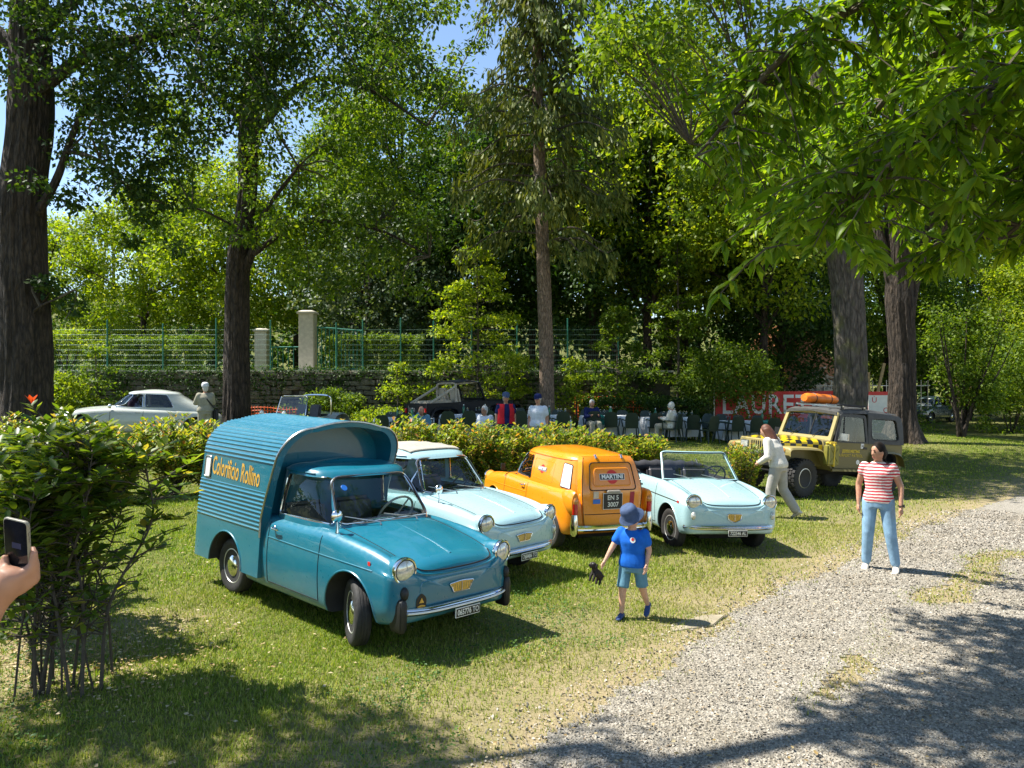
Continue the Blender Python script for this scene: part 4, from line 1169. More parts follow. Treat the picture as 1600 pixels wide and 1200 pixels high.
def dome_bush(name, x, y, rx, ry, h, mat, label, ncl=90, per=90, leaf=.10, seed=0, z=None, box=False, cat='shrub', shell=.75, tmpl=LEAF_SMALL):
    t = empty(name, (x, y, (Tf(x, y) if z is None else z)), 0, label, cat); rs = np.random.RandomState(seed); cl = []
    for i in range(ncl):
        if box:
            p = rs.uniform(-1, 1, 3); f = rs.randint(4); 
            if f == 0: p[2] = .9
            elif f == 1: p[1] = -.9
            elif f == 2: p[1] = .6
            cl.append((p[0] * rx, p[1] * ry, h * (p[2] * .5 + .5) * .95, .22))
        else:
            d = unit(rs.normal(size=3)); d[2] = abs(d[2]) if rs.rand() < .8 else d[2]; r = shell + (1 - shell) * rs.rand()
            cl.append((d[0] * rx * r, d[1] * ry * r, h * .42 + d[2] * h * .5 * r, .18 * (rx + h) / 2 + .05))
    mb = MB()
    for i in range(6):
        a = rs.uniform(0, 6.28); mb.tube([(math.cos(a) * .08, math.sin(a) * .08, -.05), (math.cos(a) * rx * .3, math.sin(a) * ry * .3, h * .4), (math.cos(a) * rx * .5, math.sin(a) * ry * .5, h * .75)], [.035, .02, .008], 5)
    mb.build('stems', M['twig'], t, fix=False)
    leaf_object('foliage', t, M[mat], clump_leaves(rs, np.array(cl), per, leaf, .6, .8, .1), tmpl)
    return t
dome_bush('round_shrub', 8.1, 28.9, 1.75, 1.4, 3.7, 'mid', 'big rounded shrub with sunlit top left of the thick grey trunk', 130, 110, .11, 2)
dome_bush('clipped_hedge', 4.9, 28.4, 2.3, .5, 1.35, 'darkleaf', 'low clipped dark hedge behind the dining tables', 200, 70, .08, 3, box=True, cat='hedge')
dome_bush('clipped_hedge', -5.6, 31.9, 1.9, .6, 1.55, 'mid', 'clipped sunlit hedge behind the fence right of the green gate', 170, 70, .10, 4, 2.5, True, 'hedge')
dome_bush('clipped_hedge', -14.8, 32.5, 2.0, .6, 1.5, 'mid', 'clipped sunlit hedge behind the fence left of the second trunk', 170, 70, .10, 5, 2.5, True, 'hedge')
dome_bush('bush', 9.6, 29.4, 1.2, .8, 2.0, 'bright', 'bright low bush above the red banner', 60, 80, .12, 6)
dome_bush('bush', -16.6, 28.6, 1.1, .9, 1.9, 'bright', 'bright bush between the left trunk and the streamlined saloon', 60, 80, .11, 7)
dome_bush('bush', -18.3, 31.8, 1.4, .9, 1.9, 'newred' if False else 'bright', 'leafy bush above the wall just right of the left trunk', 60, 80, .12, 8, 2.5)
dome_bush('bush', -4.7, 28.6, 1.7, .8, .95, 'bright', 'low sunlit weeds below the wall left of the black open car', 70, 70, .09, 9)
dome_bush('bush', -6.8, 29.4, 1.2, .6, 1.7, 'mid', 'green bush below the leaning pale slab', 60, 70, .10, 10)
dome_bush('bush', 22.6, 35.0, 1.5, 1.2, 2.6, 'bright', 'sunlit bush beside the timber stakes on the right', 80, 80, .13, 12)
dome_bush('bush', 21.5, 31.0, 2.3, 1.6, 4.6, 'mid', 'tall bush at the right edge of the grass bank', 110, 90, .13, 13)
dome_bush('bush', 31.0, 45.0, 2.6, 2.0, 6.0, 'mid', 'large bush right of the far dark saloon', 120, 90, .16, 14)
copper = dome_bush('bush', -19.8, 31.2, .9, .6, 2.2, 'photinia', 'reddish leaved bush above the wall beside the left trunk', 40, 80, .12, 15, 2.2)

# multi-stemmed bush on the right grass bank
t = empty('forked_bush', (15.3, 26.4, Tf(15.3, 26.4)), 0, 'many-stemmed spreading bush on the right grass bank', 'tree'); rs = np.random.RandomState(61); cl = []
for i in range(9):
    a = rs.uniform(-1.0, 1.0); b = rs.uniform(-.5, .5); h = rs.uniform(2.8, 4.4)
    mb = MB(); limb(mb, [(rs.normal() * .06, rs.normal() * .06, -.1), (a * .4, b * .3, .9), (a * 1.3, b, h * .65), (a * 1.9, b * 1.5, h)], .07, .012, 6); mb.build('stem', M['barkdark'], t, fix=False)
    for k in range(11):
        q = rs.uniform(.28, 1.05)
        if a < -.25 and q < .62: continue
        cl.append((a * (.3 + 1.6 * q) + rs.normal() * .3, b * (1.5 * q) + rs.normal() * .3, h * q + rs.normal() * .1, rs.uniform(.3, .5)))
leaf_object('crown', t, M['mid'], clump_leaves(rs, np.array(cl), 75, .12, .6, .8, .2), LEAF_SMALL)

# ivy over the wall top and undergrowth at its foot
rs = np.random.RandomState(64); cl = []
for x in np.arange(-19, 5.5, .16):
    d = .25 + rs.exponential(.45) + (.7 if rs.rand() < .25 else 0); d = min(d, 1.9)
    for z in np.arange(2.6, 2.55 - d, -.2): cl.append((x + rs.normal() * .1, 30.2 - rs.rand() * .1, z, rs.uniform(.12, .24)))
iv = leaf_object('ivy', None, M['darkleaf'], clump_leaves(rs, np.array(cl), 26, .085, .2, 1.0, .5), LEAF_SMALL); tag(iv, 'dark ivy trailing over the top of the stone wall', 'ivy', kind='stuff')
cl = []
for x in np.arange(-20, 17, .22):
    y = 29.3 if x < 5.5 else 30.5; g = Tf(x, y)
    for k in range(2): cl.append((x + rs.normal() * .2, y + rs.normal() * .5, g + abs(rs.normal()) * .35, rs.uniform(.18, .36)))
for i in range(260):
    x = rs.uniform(8, 40); y = rs.uniform(30, 44)
    if .48 < x / y < .60: continue
    cl.append((x, y, Tf(x, y) + abs(rs.normal()) * .3, rs.uniform(.3, .6)))
un = leaf_object('undergrowth', None, M['mid'], clump_leaves(rs, np.array(cl), 30, .10, .6, .7, .2), LEAF_SMALL); tag(un, 'leafy undergrowth along the foot of the wall and trees', 'undergrowth', kind='stuff')

# ---------------------------------------------------------------- the hedge row behind the cars
def proto_shrub(seed, h, w, n=46, per=54):
    rs = np.random.RandomState(seed); sp_, sn, st, ss = [], [], [], []
    mb = MB()
    for i in range(n):
        a = rs.uniform(0, 6.28); r = w * rs.rand() ** .5; z = h * (.42 + .58 * rs.rand() ** .6) * (1 - .12 * (r / w) ** 2)
        top = Vector((math.cos(a) * r, math.sin(a) * r, z))
        mb.tube(catmull([Vector((rs.normal() * .04, rs.normal() * .04, -.05)), Vector((top.x * .4, top.y * .4, z * .45)), top], 4), [.014, .013, .012, .011, .010, .008, .007, .006, .004], 4)
        for k in range(per):
            q = 1 - .75 * rs.rand() ** 1.3; p = Vector((top.x * (.35 + .65 * q), top.y * (.35 + .65 * q), z * q)) + Vector((rs.normal() * .04, rs.normal() * .04, 0))
            az = rs.uniform(0, 6.28); sp_.append(p); st.append((math.cos(az), math.sin(az), .15 + .55 * q)); sn.append((-math.cos(az) * .4 + rs.normal() * .2, -math.sin(az) * .4 + rs.normal() * .2, 1)); ss.append(rs.uniform(.075, .125))
    me = scatter('foliage', LEAF_OVAL[0], LEAF_OVAL[1], frames(np.array(sn), np.array(st)), np.array(sp_), np.array(ss)); me.materials.append(M['photinia'])
    tm = mb.mesh('stems', fix=False); tm.materials.append(M['twig']); return me, tm
SH = [proto_shrub(s, 1.15, .60) for s in (1, 2, 3, 4)]
hr = np.linspace(0, 1, 21)
ORD = 'first second third fourth fifth sixth seventh eighth ninth tenth eleventh twelfth thirteenth fourteenth fifteenth sixteenth seventeenth eighteenth nineteenth twentieth last'.split()
for i, q in enumerate(hr):
    x = -9.4 + 12.2 * q; y = 11.3 + 5.4 * q
    h = 1.0 + .06 * math.sin(i * 2.3)
    s = empty('hedge_shrub', (x + rs.normal() * .05, y + rs.normal() * .08, Tf(x, y)), rs.uniform(0, 6.28), ORD[i] + ' bronze-tipped shrub from the left in the hedge row behind the small cars', 'shrub', 'shrubs of the hedge row')
    hh = np.interp(q, [0, .35, .6, .88, 1], [1.16, 1.16, 1.20, 1.12, .92]) * h
    s.scale = (1, 1, hh)
    link_mesh('stems', SH[i % 4][1], s); link_mesh('foliage', SH[i % 4][0], s)
x, y = 4.35, 14.6
s = empty('hedge_shrub', (x, y, Tf(x, y)), 1.0, 'small bronze tipped shrub standing alone behind the pale blue cabriolet', 'shrub'); s.scale = (.62, .62, 1.0)
link_mesh('stems', SH[1][1], s); link_mesh('foliage', SH[1][0], s)

# ---------------------------------------------------------------- the near glossy shrubs at the left
def near_shrub(x, y, h, w, seed, nst, label, nparts):
    t = empty('glossy_shrub', (x, y, Tf(x, y)), 0, label, 'shrub'); rs = np.random.RandomState(seed); pos, nr, tp, sz = [], [], [], []
    for i in range(nst):
        a = rs.uniform(0, 6.28); r = w * rs.rand() ** .6; z = h * rs.uniform(.76, 1.0); foot = Vector((rs.normal() * .14, rs.normal() * .14, -.05))
        top = Vector((math.cos(a) * r, math.sin(a) * r, z)); mid = foot + Vector(((top.x - foot.x) * .22 + rs.normal() * .03, (top.y - foot.y) * .22 + rs.normal() * .03, z * .42))
        P = catmull([foot, mid, foot.lerp(top, .75) + Vector((rs.normal() * .05, rs.normal() * .05, 0)), top], 6)
        r0 = rs.uniform(.006, .015); m = MB(); m.tube(P, [r0 * (1 - .8 * k / len(P)) for k in range(len(P))], 6); m.build('stem', M['twig'], t, fix=False)
        tw = MB()
        for k in range(4, len(P)):
            for b in range(3 if k > 8 else 2):
                d = Vector((rs.normal(), rs.normal(), .35 + rs.normal() * .3)).normalized(); L = rs.uniform(.12, .34); e = P[k] + d * L
                tw.tube([P[k], P[k] + d * L * .5 + Vector((0, 0, .02)), e], [.006, .004, .003], 4)
                nl = 10 if k > 11 else (4 if k > 7 else 2)
                for q in range(nl):
                    s = .35 + .65 * rs.rand(); az = rs.uniform(0, 6.28); pos.append(P[k] + d * L * s); u_ = Vector((math.cos(az), math.sin(az), .2)) + d * .7; tp.append(u_); nr.append((rs.normal() * .35 - u_.x * .3, rs.normal() * .35 - u_.y * .3, 1.0)); sz.append(rs.uniform(.07, .125))
        tag(tw.build('twigs', M['twig'], t, fix=False), kind='stuff')
    pos, nr, tp, sz = np.array(pos), np.array(nr), np.array(tp), np.array(sz)
    wp = pos + np.array([x, y, Tf(x, y)]); vis = np.abs(wp[:, 0] / wp[:, 1]) < .66
    idx = np.argsort(np.where(vis, -sz / wp[:, 1], 9))[:nparts]; rest = np.ones(len(pos), bool); rest[idx] = False
    f = leaf_object('foliage', t, M['photinia_near'], (pos[rest], nr[rest], tp[rest], sz[rest]), LEAF_OVAL); tag(f, kind='stuff')
    OM = []
    for k in range(3):
        me = fast_mesh('leaf', np.array(LEAF_OVAL[0]) * [1, .9 + .1 * k, 1 + k * .6], np.array(LEAF_OVAL[1])); me.materials.append(M['photinia_near']); OM.append(me)
    leaf_parts(idx, pos, frames(nr, tp), sz, t, OM)
    red = fast_mesh('leaf', np.array(LEAF_OVAL[0]), np.array(LEAF_OVAL[1])); red.materials.append(M['newred'])
    tops = np.argsort(-pos[:, 2])[:60]
    for i in tops[:1 if nparts > 100 else 0]:
        for k in range(5):
            o = bpy.data.objects.new('red_leaf', red); col.objects.link(o); o.parent = t; a = k * 1.25
            Mx = Matrix(frames(np.array([[-math.cos(a) * .7, -math.sin(a) * .7, .6]]), np.array([[math.cos(a) * .6, math.sin(a) * .6, 1.0]]))[0].tolist()); o.location = Vector(pos[i]) + Vector((0, 0, .02)); o.rotation_euler = Mx.to_euler(); o.scale = (.075,) * 3
    return t
near_shrub(-2.86, 5.05, 1.62, .45, 3, 17, 'nearest tall glossy shrub at the left with bare lower stems', 260)
near_shrub(-3.80, 6.1, 1.55, .62, 4, 14, 'second glossy shrub just behind the nearest one at the left edge', 40)
near_shrub(-4.8, 7.0, 1.5, .6, 5, 10, 'third glossy shrub furthest back in the left-edge hedge', 0)
# ---------------------------------------------------------------- the small rounded microcars
def interp_table(tab, x):
    xs = [t[0] for t in tab]
    if x <= xs[0]: return list(tab[0][1:])
    if x >= xs[-1]: return list(tab[-1][1:])
    for i in range(len(xs) - 1):
        if xs[i] <= x <= xs[i + 1]:
            h = xs[i + 1] - xs[i]; t = (x - xs[i]) / h; out = []
            for k in range(1, len(tab[0])):
                p0, p1 = tab[i][k], tab[i + 1][k]
                m0 = (tab[i + 1][k] - tab[max(i - 1, 0)][k]) / (xs[i + 1] - xs[max(i - 1, 0)]) * h
                j = min(i + 2, len(tab) - 1)
                m1 = (tab[j][k] - tab[i][k]) / (xs[j] - xs[i]) * h
                t2, t3 = t * t, t ** 3
                out.append((2 * t3 - 3 * t2 + 1) * p0 + (t3 - 2 * t2 + t) * m0 + (-2 * t3 + 3 * t2) * p1 + (t3 - t2) * m1)
            return out

#        x      w     b    crest  hood
MICRO = [(-1.50, .610, .27, .800, .760), (-1.20, .645, .23, .835, .79), (-.92, .662, .20, .845, .81), (-.5, .668, .185, .845, .825),
         (0, .670, .185, .845, .83), (.50, .670, .185, .848, .845), (.70, .670, .19, .835, .825), (.92, .668, .20, .815, .79),
         (1.15, .660, .22, .785, .748), (1.32, .650, .25, .745, .705), (1.50, .640, .28, .69, .665)]

def micro_section(x, seg, tail=.30, nose=.25):
    w, b, zf, zh = interp_table(MICRO, x)
    crown = .035 if x > .4 else .02
    pts = [(0, b), (.55 * w, b), (.84 * w, b + .002), (.93 * w, b + .02), (.975 * w, b + .08), (.995 * w, .40), (1.0 * w, .52), (.992 * w, .63),
           (.965 * w, zf - .085), (.915 * w, zf - .028), (.84 * w, zf - .004), (.76 * w, zf - .012 - .3 * (zf - zh)), (.66 * w, zh + .004), (.36 * w, zh + crown * .7), (0, zh + crown)]
    c = catmull([(0, p[0], p[1]) for p in pts], seg)
    kz = ky = 1.0; zc = .45
    if x > 1.50 - nose:
        t = min((x - (1.50 - nose)) / nose, 1.0)
        ky = (max(1 - t ** 5.0, 0)) ** (1 / 3.2); kz = (max(1 - t ** 4.2, 0)) ** (1 / 2.8)
    if x < -1.50 + tail:
        t = min(((-1.50 + tail) - x) / tail, 1.0)
        ky = (max(1 - t ** 4.5, 0)) ** (1 / 4.0); kz = (max(1 - t ** 4, 0)) ** (1 / 3.5)
    kl = kz
    if x > 1.50 - nose: kl = (max(1 - t ** 9, 0)) ** (1 / 5.0)
    return [(p.y * ky, zc + (p.z - zc) * (kz if p.z > zc else kl)) for p in c]

def plate(parent, c, xdir, up, txt, size=(.27, .085), rows=None, tsx=.82):
    """black number plate with white rim and white figures"""
    Mx = frame_matrix(c, xdir, up)
    p = empty_part = MB()
    p.box((0, 0, 0), (size[0], size[1], .008), None)
    o = p.build('number_plate', M['platewh'], parent, bevel=.002); o.data.transform(Mx)
    q = MB(); q.box((0, 0, .003), (size[0] - .014, size[1] - .014, .006))
    f = q.build('plate_field', M['platebl'], o); f.data.transform(Mx)
    rows = rows or [txt]
    h = size[1] * .8 / len(rows)
    for i, t in enumerate(rows):
        y = (len(rows) - 1) / 2 * h * 1.06 - i * h * 1.06
        text_on('plate_figures', t, h * 1.0, Mx @ Matrix.Translation((0, y, .0085)), M['platewh'], o, sx=tsx, bold=.0016)
    return o

def wheel(parent, c, side, r=.262, wd=.125, steer=0, rim_r=.165, cap=M['chrome'], rimm=M['rim']):
    """one road wheel; side +1 left, -1 right"""
    Mx = Matrix.Translation(c) @ Matrix.Rotation(steer, 4, 'Z') @ Matrix.Rotation(-side * math.pi / 2, 4, 'X')
    h = wd / 2
    t = MB()
    t.lathe([(rim_r - .005, -h * .8), (rim_r + .02, -h * .98), (r * .86, -h * 1.06), (r * .955, -h * .9), (r * .985, -h * .72), (r * .995, -h * .45), (r * .985, -h * .42), (r * .985, -h * .34),
             (r, -h * .3), (r, -h * .08), (r * .985, -h * .05), (r * .985, h * .05), (r, h * .08), (r, h * .3), (r * .985, h * .34), (r * .985, h * .42), (r * .995, h * .45), (r * .985, h * .72), (r * .955, h * .9), (r * .86, h * 1.06),
             (rim_r + .02, h * .98), (rim_r - .005, h * .8)], 40, Mx)
    w = empty('wheel'); w.parent = parent
    t.build('tyre', M['rubber'], w)
    g = MB()
    g.lathe([(.02, -h * .5), (rim_r, -h * .6), (rim_r + .004, h * .82), (rim_r - .008, h * .86), (rim_r - .022, h * .55), (rim_r - .05, h * .42), (rim_r - .06, h * .62), (.07, h * .68), (.01, h * .68)], 36, Mx)
    g.build('rim', rimm, w, sm=30)
    k = MB()
    k.lathe([(rim_r * .62, h * .62), (rim_r * .60, h * .8), (rim_r * .48, h * 1.0), (rim_r * .25, h * 1.1), (.004, h * 1.12)], 28, Mx)
    k.build('hub_cap', cap, w)
    return w

def headlight(parent, c, axis, r=.088, name='headlight', body=None):
    z = Vector(axis).normalized()
    Mx = Matrix.Translation(c) @ z.to_track_quat('Z', 'Y').to_matrix().to_4x4()
    h = empty(name); h.parent = parent
    if body is not None:
        pod = MB(); pod.lathe([(.02, -.30), (r * .62, -.24), (r * .95, -.12), (r * 1.08, -.03), (r * 1.09, .0)], 28, Mx)
        pod.build('headlight_pod', body, h)
    b = MB(); b.lathe([(r * 1.12, -.025), (r * 1.17, -.01), (r * 1.16, .008), (r * 1.08, .016), (r * .98, .012), (r * .97, 0)], 32, Mx)
    b.build('rim', M['chrome'], h)
    b = MB(); b.lathe([(r * 1.0, .006), (r * .985, .014), (r * .93, .012), (r * .92, .004)], 32, Mx); b.build('gasket', M['black'], h)
    b = MB(); b.lathe([(r * .95, .002), (r * .9, .012), (r * .7, .022), (r * .4, .030), (.003, .033)], 28, Mx)
    b.build('lens', M['lens'], h)
    return h

def line_on(bvh, pts, d, off, seg=6):
    out = []
    P = catmull([(p[0], p[1], p[2]) for p in pts], seg)
    for p in P:
        q = cast(bvh, p, d, off)
        if q is not None: out.append(q)
    return out

def pane_from(bvh, poly, to3, d, inset=-.012):
    """glass patch: polygon (2D) laid on the surface hit along d"""
    cx = sum(p[0] for p in poly) / len(poly); cy = sum(p[1] for p in poly) / len(poly)
    rings = []
    for s in (1.0, .75, .5, .25, .02):
        ring = []
        for p in poly:
            q = to3((cx + (p[0] - cx) * s * 1.01, cy + (p[1] - cy) * s * 1.01))
            h = cast(bvh, q, d, inset)
            ring.append(h if h is not None else Vector(q))
        rings.append(ring)
    return MB().loft(rings, True, False)

def shell_loft(rings_o, rings_i):
    """closed thin shell from outer and inner ring stacks (same count), open at the bottom, joined at the rim"""
    m = MB(); n = len(rings_o[0])
    m.loft(rings_o, True, False); m.loft(rings_i, True, False)
    k = len(rings_o); o2 = k * n; fs = []
    for j in range(n):
        j2 = (j + 1) % n
        fs.append((j, j2, o2 + j2, o2 + j))
    fs.append(tuple((k - 1) * n + j for j in range(n)))
    fs.append(tuple(o2 + (k - 1) * n + j for j in range(n)))
    m.f += fs; m.m += [0] * len(fs)
    return m

def plan_ring(z, xr, xf, hw, n=72, pf=3.4, pr=4.0, bow=0.0):
    cx = (xr + xf) / 2; ax = (xf - xr) / 2; out = []
    for q in range(n):
        t = 2 * math.pi * (q + .5) / n
        c, s = math.cos(t), math.sin(t); p = pf if c > 0 else pr
        out.append(Vector((cx + ax * math.copysign(abs(c) ** (2 / p), c), hw * math.copysign(abs(s) ** (2 / p), s), z)))
    return out

def greenhouse(parent, paint, levels, name='cabin'):
    """levels: (z, xr, xf, hw); roof dome is added above the last level"""
    z, xr, xf, hw = levels[-1]
    out = list(levels)
    H = .10 if levels[0][1] < -1.3 else .08
    dome = .05 if levels[0][1] < -1.3 else .03
    for a in (18, 36, 54, 70, 82):
        s, c = math.sin(R(a)), math.cos(R(a))
        e = .14 * (1 - c); cx = (xr + xf) / 2
        out.append((z + H * s, xr + e * 2.2, xf - e * 2.6, hw - e * 1.35))
    zz, xr2, xf2, hw2 = out[-1]
    for s in (.75, .5, .25, .04):
        cx = (xr2 + xf2) / 2
        out.append((zz + dome * (1 - s * s), cx + (xr2 - cx) * s, cx + (xf2 - cx) * s, hw2 * s))
    ro = [plan_ring(*l) for l in out]; t = .028
    ri = [plan_ring(l[0] - (t if i >= len(levels) else 0), l[1] + t * min(1, (l[2] - l[1])), l[2] - t * min(1, (l[2] - l[1])), max(l[3] - t, .008)) for i, l in enumerate(out)]
    o = shell_loft(ro, ri).build(name, [paint, M['interior']], parent)
    return o

def make_micro(kind, paint, loc, rz, label, plate_txt, wb=1.84, steer=0.0, grade=0.0):
    car = empty({'van': 'delivery_van', 'sedan': 'microcar', 'panel': 'panel_van', 'cabrio': 'cabriolet'}[kind], loc, rz, label, 'van' if kind in ('van', 'panel') else 'car')
    settle(car, loc[0], loc[1], rz)
    ext = (wb - 1.84) / 2
    X = lambda x: x + (ext if x > 0.05 else (-ext if x < -.05 else 0))
    d0, d1 = (-.20, .50)
    # stations
    xs = set(np.round(np.linspace(-1.18, 1.23, 52), 4)) | {d0, d1, .53}
    xs |= {round(1.5 - .25 + .25 * math.sin(math.pi / 2 * i / 18), 5) for i in range(18)} | {1.4988}
    xs |= {round(-1.5 + .3 - .3 * math.sin(math.pi / 2 * i / 12), 5) for i in range(12)} | {-1.4988}
    xs = sorted(xs)
    seg = 4; rings = []
    for x in xs:
        half = micro_section(x, seg)
        ring = [Vector((X(x), y, z)) for y, z in half] + [Vector((X(x), -y, z)) for y, z in reversed(half[1:-1])]
        rings.append(ring)
    n = len(rings[0]); nh = len(micro_section(0, seg))
    mb = MB(); mb.loft(rings, True, True)
    jlo, jhi, jh = 4 * seg, 9 * seg + 2, 11 * seg
    for i in range(len(xs) - 1):
        xm = (xs[i] + xs[i + 1]) / 2
        for j in range(n):
            jj = j if j < nh - 1 else n - 1 - j
            left = j < nh - 1
            k = i * n + j
            if d0 < xm < d1 and jlo <= jj < jhi: mb.m[k] = 1 if left else 2
            elif .53 < xm < 1.455 and jj >= jh: mb.m[k] = 3
            elif xm < -1.38 and kind == 'panel': mb.m[k] = 0
    o = mb.build('body', [paint] * 4 + [M['interior']], car)
    bv = bvh_of(o)
    cut = []
    ax = wb / 2
    for xa in (ax, -ax):
        for s in (1, -1):
            c = MB(); c.cyl((xa, s * .36, .275), (xa, s * .9, .275), .318, n=40, mat=4); c.m = [4] * len(c.f); cut.append(c)
    c = MB()
    rear = {'van': -.35, 'sedan': -.90, 'panel': -1.38, 'cabrio': -.88}[kind]
    hwc = .57 if kind == 'cabrio' else .545
    poly = rounded_poly([(rear - (ext if rear < -.1 else 0), -hwc), (X(.46), -hwc), (X(.46), hwc), (rear - ext, hwc)], .09, 4)
    c.prism(poly, lambda p: Vector((p[0], p[1], .30)), lambda p: Vector((p[0], p[1], 1.2)), 4); cut.append(c)
    boolean(o, cut)
    parts = split_by_material(o, [('body', [0, 4], [paint, M['interior']]), ('door', [1], [paint]), ('door', [2], [paint]), ('hood', [3], [paint])])
    body, doorL, doorR, hood = parts
    # shut lines
    dz = [.275, .40, .55, .70, .80]
    for s, dr in ((1, doorL), (-1, doorR)):
        m = MB()
        for xe in (X(d0), X(d1)):
            m.tube([q for q in line_on(bv, [(xe, s * 1.2, z) for z in dz], (0, -s, 0), .0005)], .0035, 5)
        m.tube(line_on(bv, [(x, s * 1.2, .272) for x in np.linspace(X(d0), X(d1), 6)], (0, -s, 0), .0005), .0035, 5)
        m.build('shut_line', M['seam'], dr)
        # pressed crease along the flank
        m = MB(); m.tube(line_on(bv, [(x, s * 1.2, z) for x, z in ((X(-.2), .665), (X(.1), .66), (X(.5), .655), (X(.9), .652), (X(1.2), .645))], (0, -s, 0), -.001), .006, 6)
        m.build('side_crease' if kind != 'cabrio' else 'side_trim', paint if kind != 'cabrio' else M['black'], body)
        if kind == 'cabrio':
            m = MB(); m.tube(line_on(bv, [(x, s * 1.2, .668) for x in (-1.2, -.8, -.4, -.2)], (0, -s, 0), .001), .006, 6); m.build('side_trim', M['black'], body)
            q = cast(bv, (1.22, s * 1.2, .648), (0, -s, 0), .004)
            m = MB(); m.box(q, (.045, .006, .03)); m.build('side_badge', M['red'], body)
        # handle
        q = cast(bv, (X(d0) + .09, s * 1.2, .755), (0, -s, 0), .004)
        m = MB(); m.tube([q, q + Vector((0, s * .028, 0)), q + Vector((.035, s * .034, 0)), q + Vector((.105, s * .026, -.004))], [.012, .011, .010, .008], 8)
        m.lathe([(.018, 0), (.014, .006)], 12, Matrix.Translation(q) @ Matrix.Rotation(-s * math.pi / 2, 4, 'X'))
        m.build('handle', M['chrome'], dr)
        # arch lips
        for xa in (ax, -ax):
            if kind == 'van' and xa < 0: continue
            P = []
            for a in np.linspace(R(-10), R(190), 26):
                q = cast(bv, (xa + .32 * math.cos(a), s * 1.2, .275 + .32 * math.sin(a)), (0, -s, 0), .0)
                if q is not None: P.append(q)
            m = MB(); m.tube(P, .008, 6); m.build('arch_lip', paint, body)
    # hood outline, centre crease, front lip
    m = MB()
    hw = [(x, .46 * interp_table(MICRO, x)[0] / .46 * .68) for x in (.54, .8, 1.05, 1.25, 1.36)]
    for s in (1, -1):
        m.tube(line_on(bv, [(X(x), s * y, 1.5) for x, y in hw], (0, 0, -1), .0), .004, 5)
    m.tube(line_on(bv, [(X(.53), y, 1.5) for y in np.linspace(-.45, .45, 9)], (0, 0, -1), 0), .004, 5)
    m.tube(line_on(bv, [(2.2, y, z) for y, z in ((-.43, .70), (-.36, .655), (-.2, .640), (0, .638), (.2, .640), (.36, .655), (.43, .70))], (-1, 0, 0), .001), .006, 6)
    m.build('shut_line', M['seam'], hood)
    m = MB(); m.tube(line_on(bv, [(X(x), 0, 1.5) for x in (.60, .8, 1.0, 1.2, 1.36)], (0, 0, -1), -.004), [.004 + .007 * t for t in np.linspace(0, 1, 25)], 8)
    m.build('centre_crease', paint, hood)
    m = MB(); m.tube(line_on(bv, [(2.2, y, z) for y, z in ((-.47, .662), (-.36, .628), (-.2, .614), (0, .612), (.2, .614), (.36, .628), (.47, .662))], (-1, 0, 0), -.001), .011, 8)
    m.tube(line_on(bv, [(2.2, y, z) for y, z in ((-.41, .50), (-.40, .56), (-.36, .578), (-.2, .584), (0, .585), (.2, .584), (.36, .578), (.40, .56), (.41, .50))], (-1, 0, 0), -.003), .008, 8)
    m.build('nose_lip', paint, body)
    # emblem grille
    e = MB()
    if kind == 'cabrio':
        poly = rounded_poly([(-.10, .535), (.10, .535), (.085, .465), (0, .43), (-.085, .465)], .02, 3)
    else:
        poly = rounded_poly([(-.13, .525), (-.02, .535), (.02, .535), (.13, .525), (.10, .49), (.085, .455), (-.085, .455), (-.10, .49)], .012, 3)
    to3 = lambda p: Vector((2.2, p[0], p[1]))
    e = pane_from(bv, poly, to3, (-1, 0, 0), .008)
    g = e.build('emblem_grille', M['gold'] if kind != 'cabrio' else M['gold'], body)
    m = MB(); m.tube([cast(bv, to3(p), (-1, 0, 0), .010) for p in poly], .005, 6, cyclic=True)
    m.tube([cast(bv, (2.2, 0, z), (-1, 0, 0), .012) for z in (.535, .50, .455)], .005, 6)
    for k in range(9):
        y = -.095 + k * .024
        if abs(y) < .01: continue
        m.tube([cast(bv, (2.2, y, z), (-1, 0, 0), .009) for z in (.515, .47)], .002, 4)
    m.build('emblem_bars', M['chrome'], g)
    # lights
    hz = .675
    for s in (1, -1):
        headlight(car, (X(1.435), s * .525, hz), (1, s * .10, -.03), .088, body=paint)
        i = MB(); q = cast(bv, (2.2, s * .535, .51), (-1, 0, 0), .0)
        q = q if q is not None else Vector((X(1.42), s * .535, .51))
        i.ball((q.x, s * .545, .51), (.04, .03, .052), 14, 10); i.build('indicator', M['lens'] if kind != 'van' else M['black'], car)
    # front bumper
    def bx(y): return X(1.50) + .035 - .13 * (abs(y) / .60) ** 4
    if kind != 'panel':
        m = MB(); rings = []
        zb = .365; ye = .575 if kind == 'van' else .635
        for y in np.linspace(-ye, ye, 41):
            x = bx(y); k = 1.0 - .35 * max(0, abs(y) - .56) / .085
            rings.append([Vector((x + a * .8, y, zb + b * k)) for a, b in ((-.03, -.026), (-.005, -.032), (.014, -.024), (.02, -.010), (.010, 0), (.02, .010), (.014, .024), (-.005, .032), (-.03, .026))])
        m.loft(rings); bp = m.build('front_bumper', M['chrome'], car, sm=50)
        if kind == 'van':
            for s in (1, -1):
                r = MB(); r.loft([[Vector((bx(.56) + a, s * (.56 + b), z)) for a, b in ((-.07, -.036 * w), (.02 + .03 * w, -.032 * w), (.035 + .03 * w, 0), (.02 + .03 * w, .036 * w), (-.07, .04 * w))] for z, w in ((.22, .6), (.25, 1), (.42, 1), (.46, .75), (.475, .3))])
                r.build('overrider', M['black'], bp, bevel=.006)
            r = MB(); r.tube([(bx(y) + .022, y, zb - .005) for y in np.linspace(-.52, .52, 21)], .009, 6); r.build('rubbing_strip', M['white'], bp)
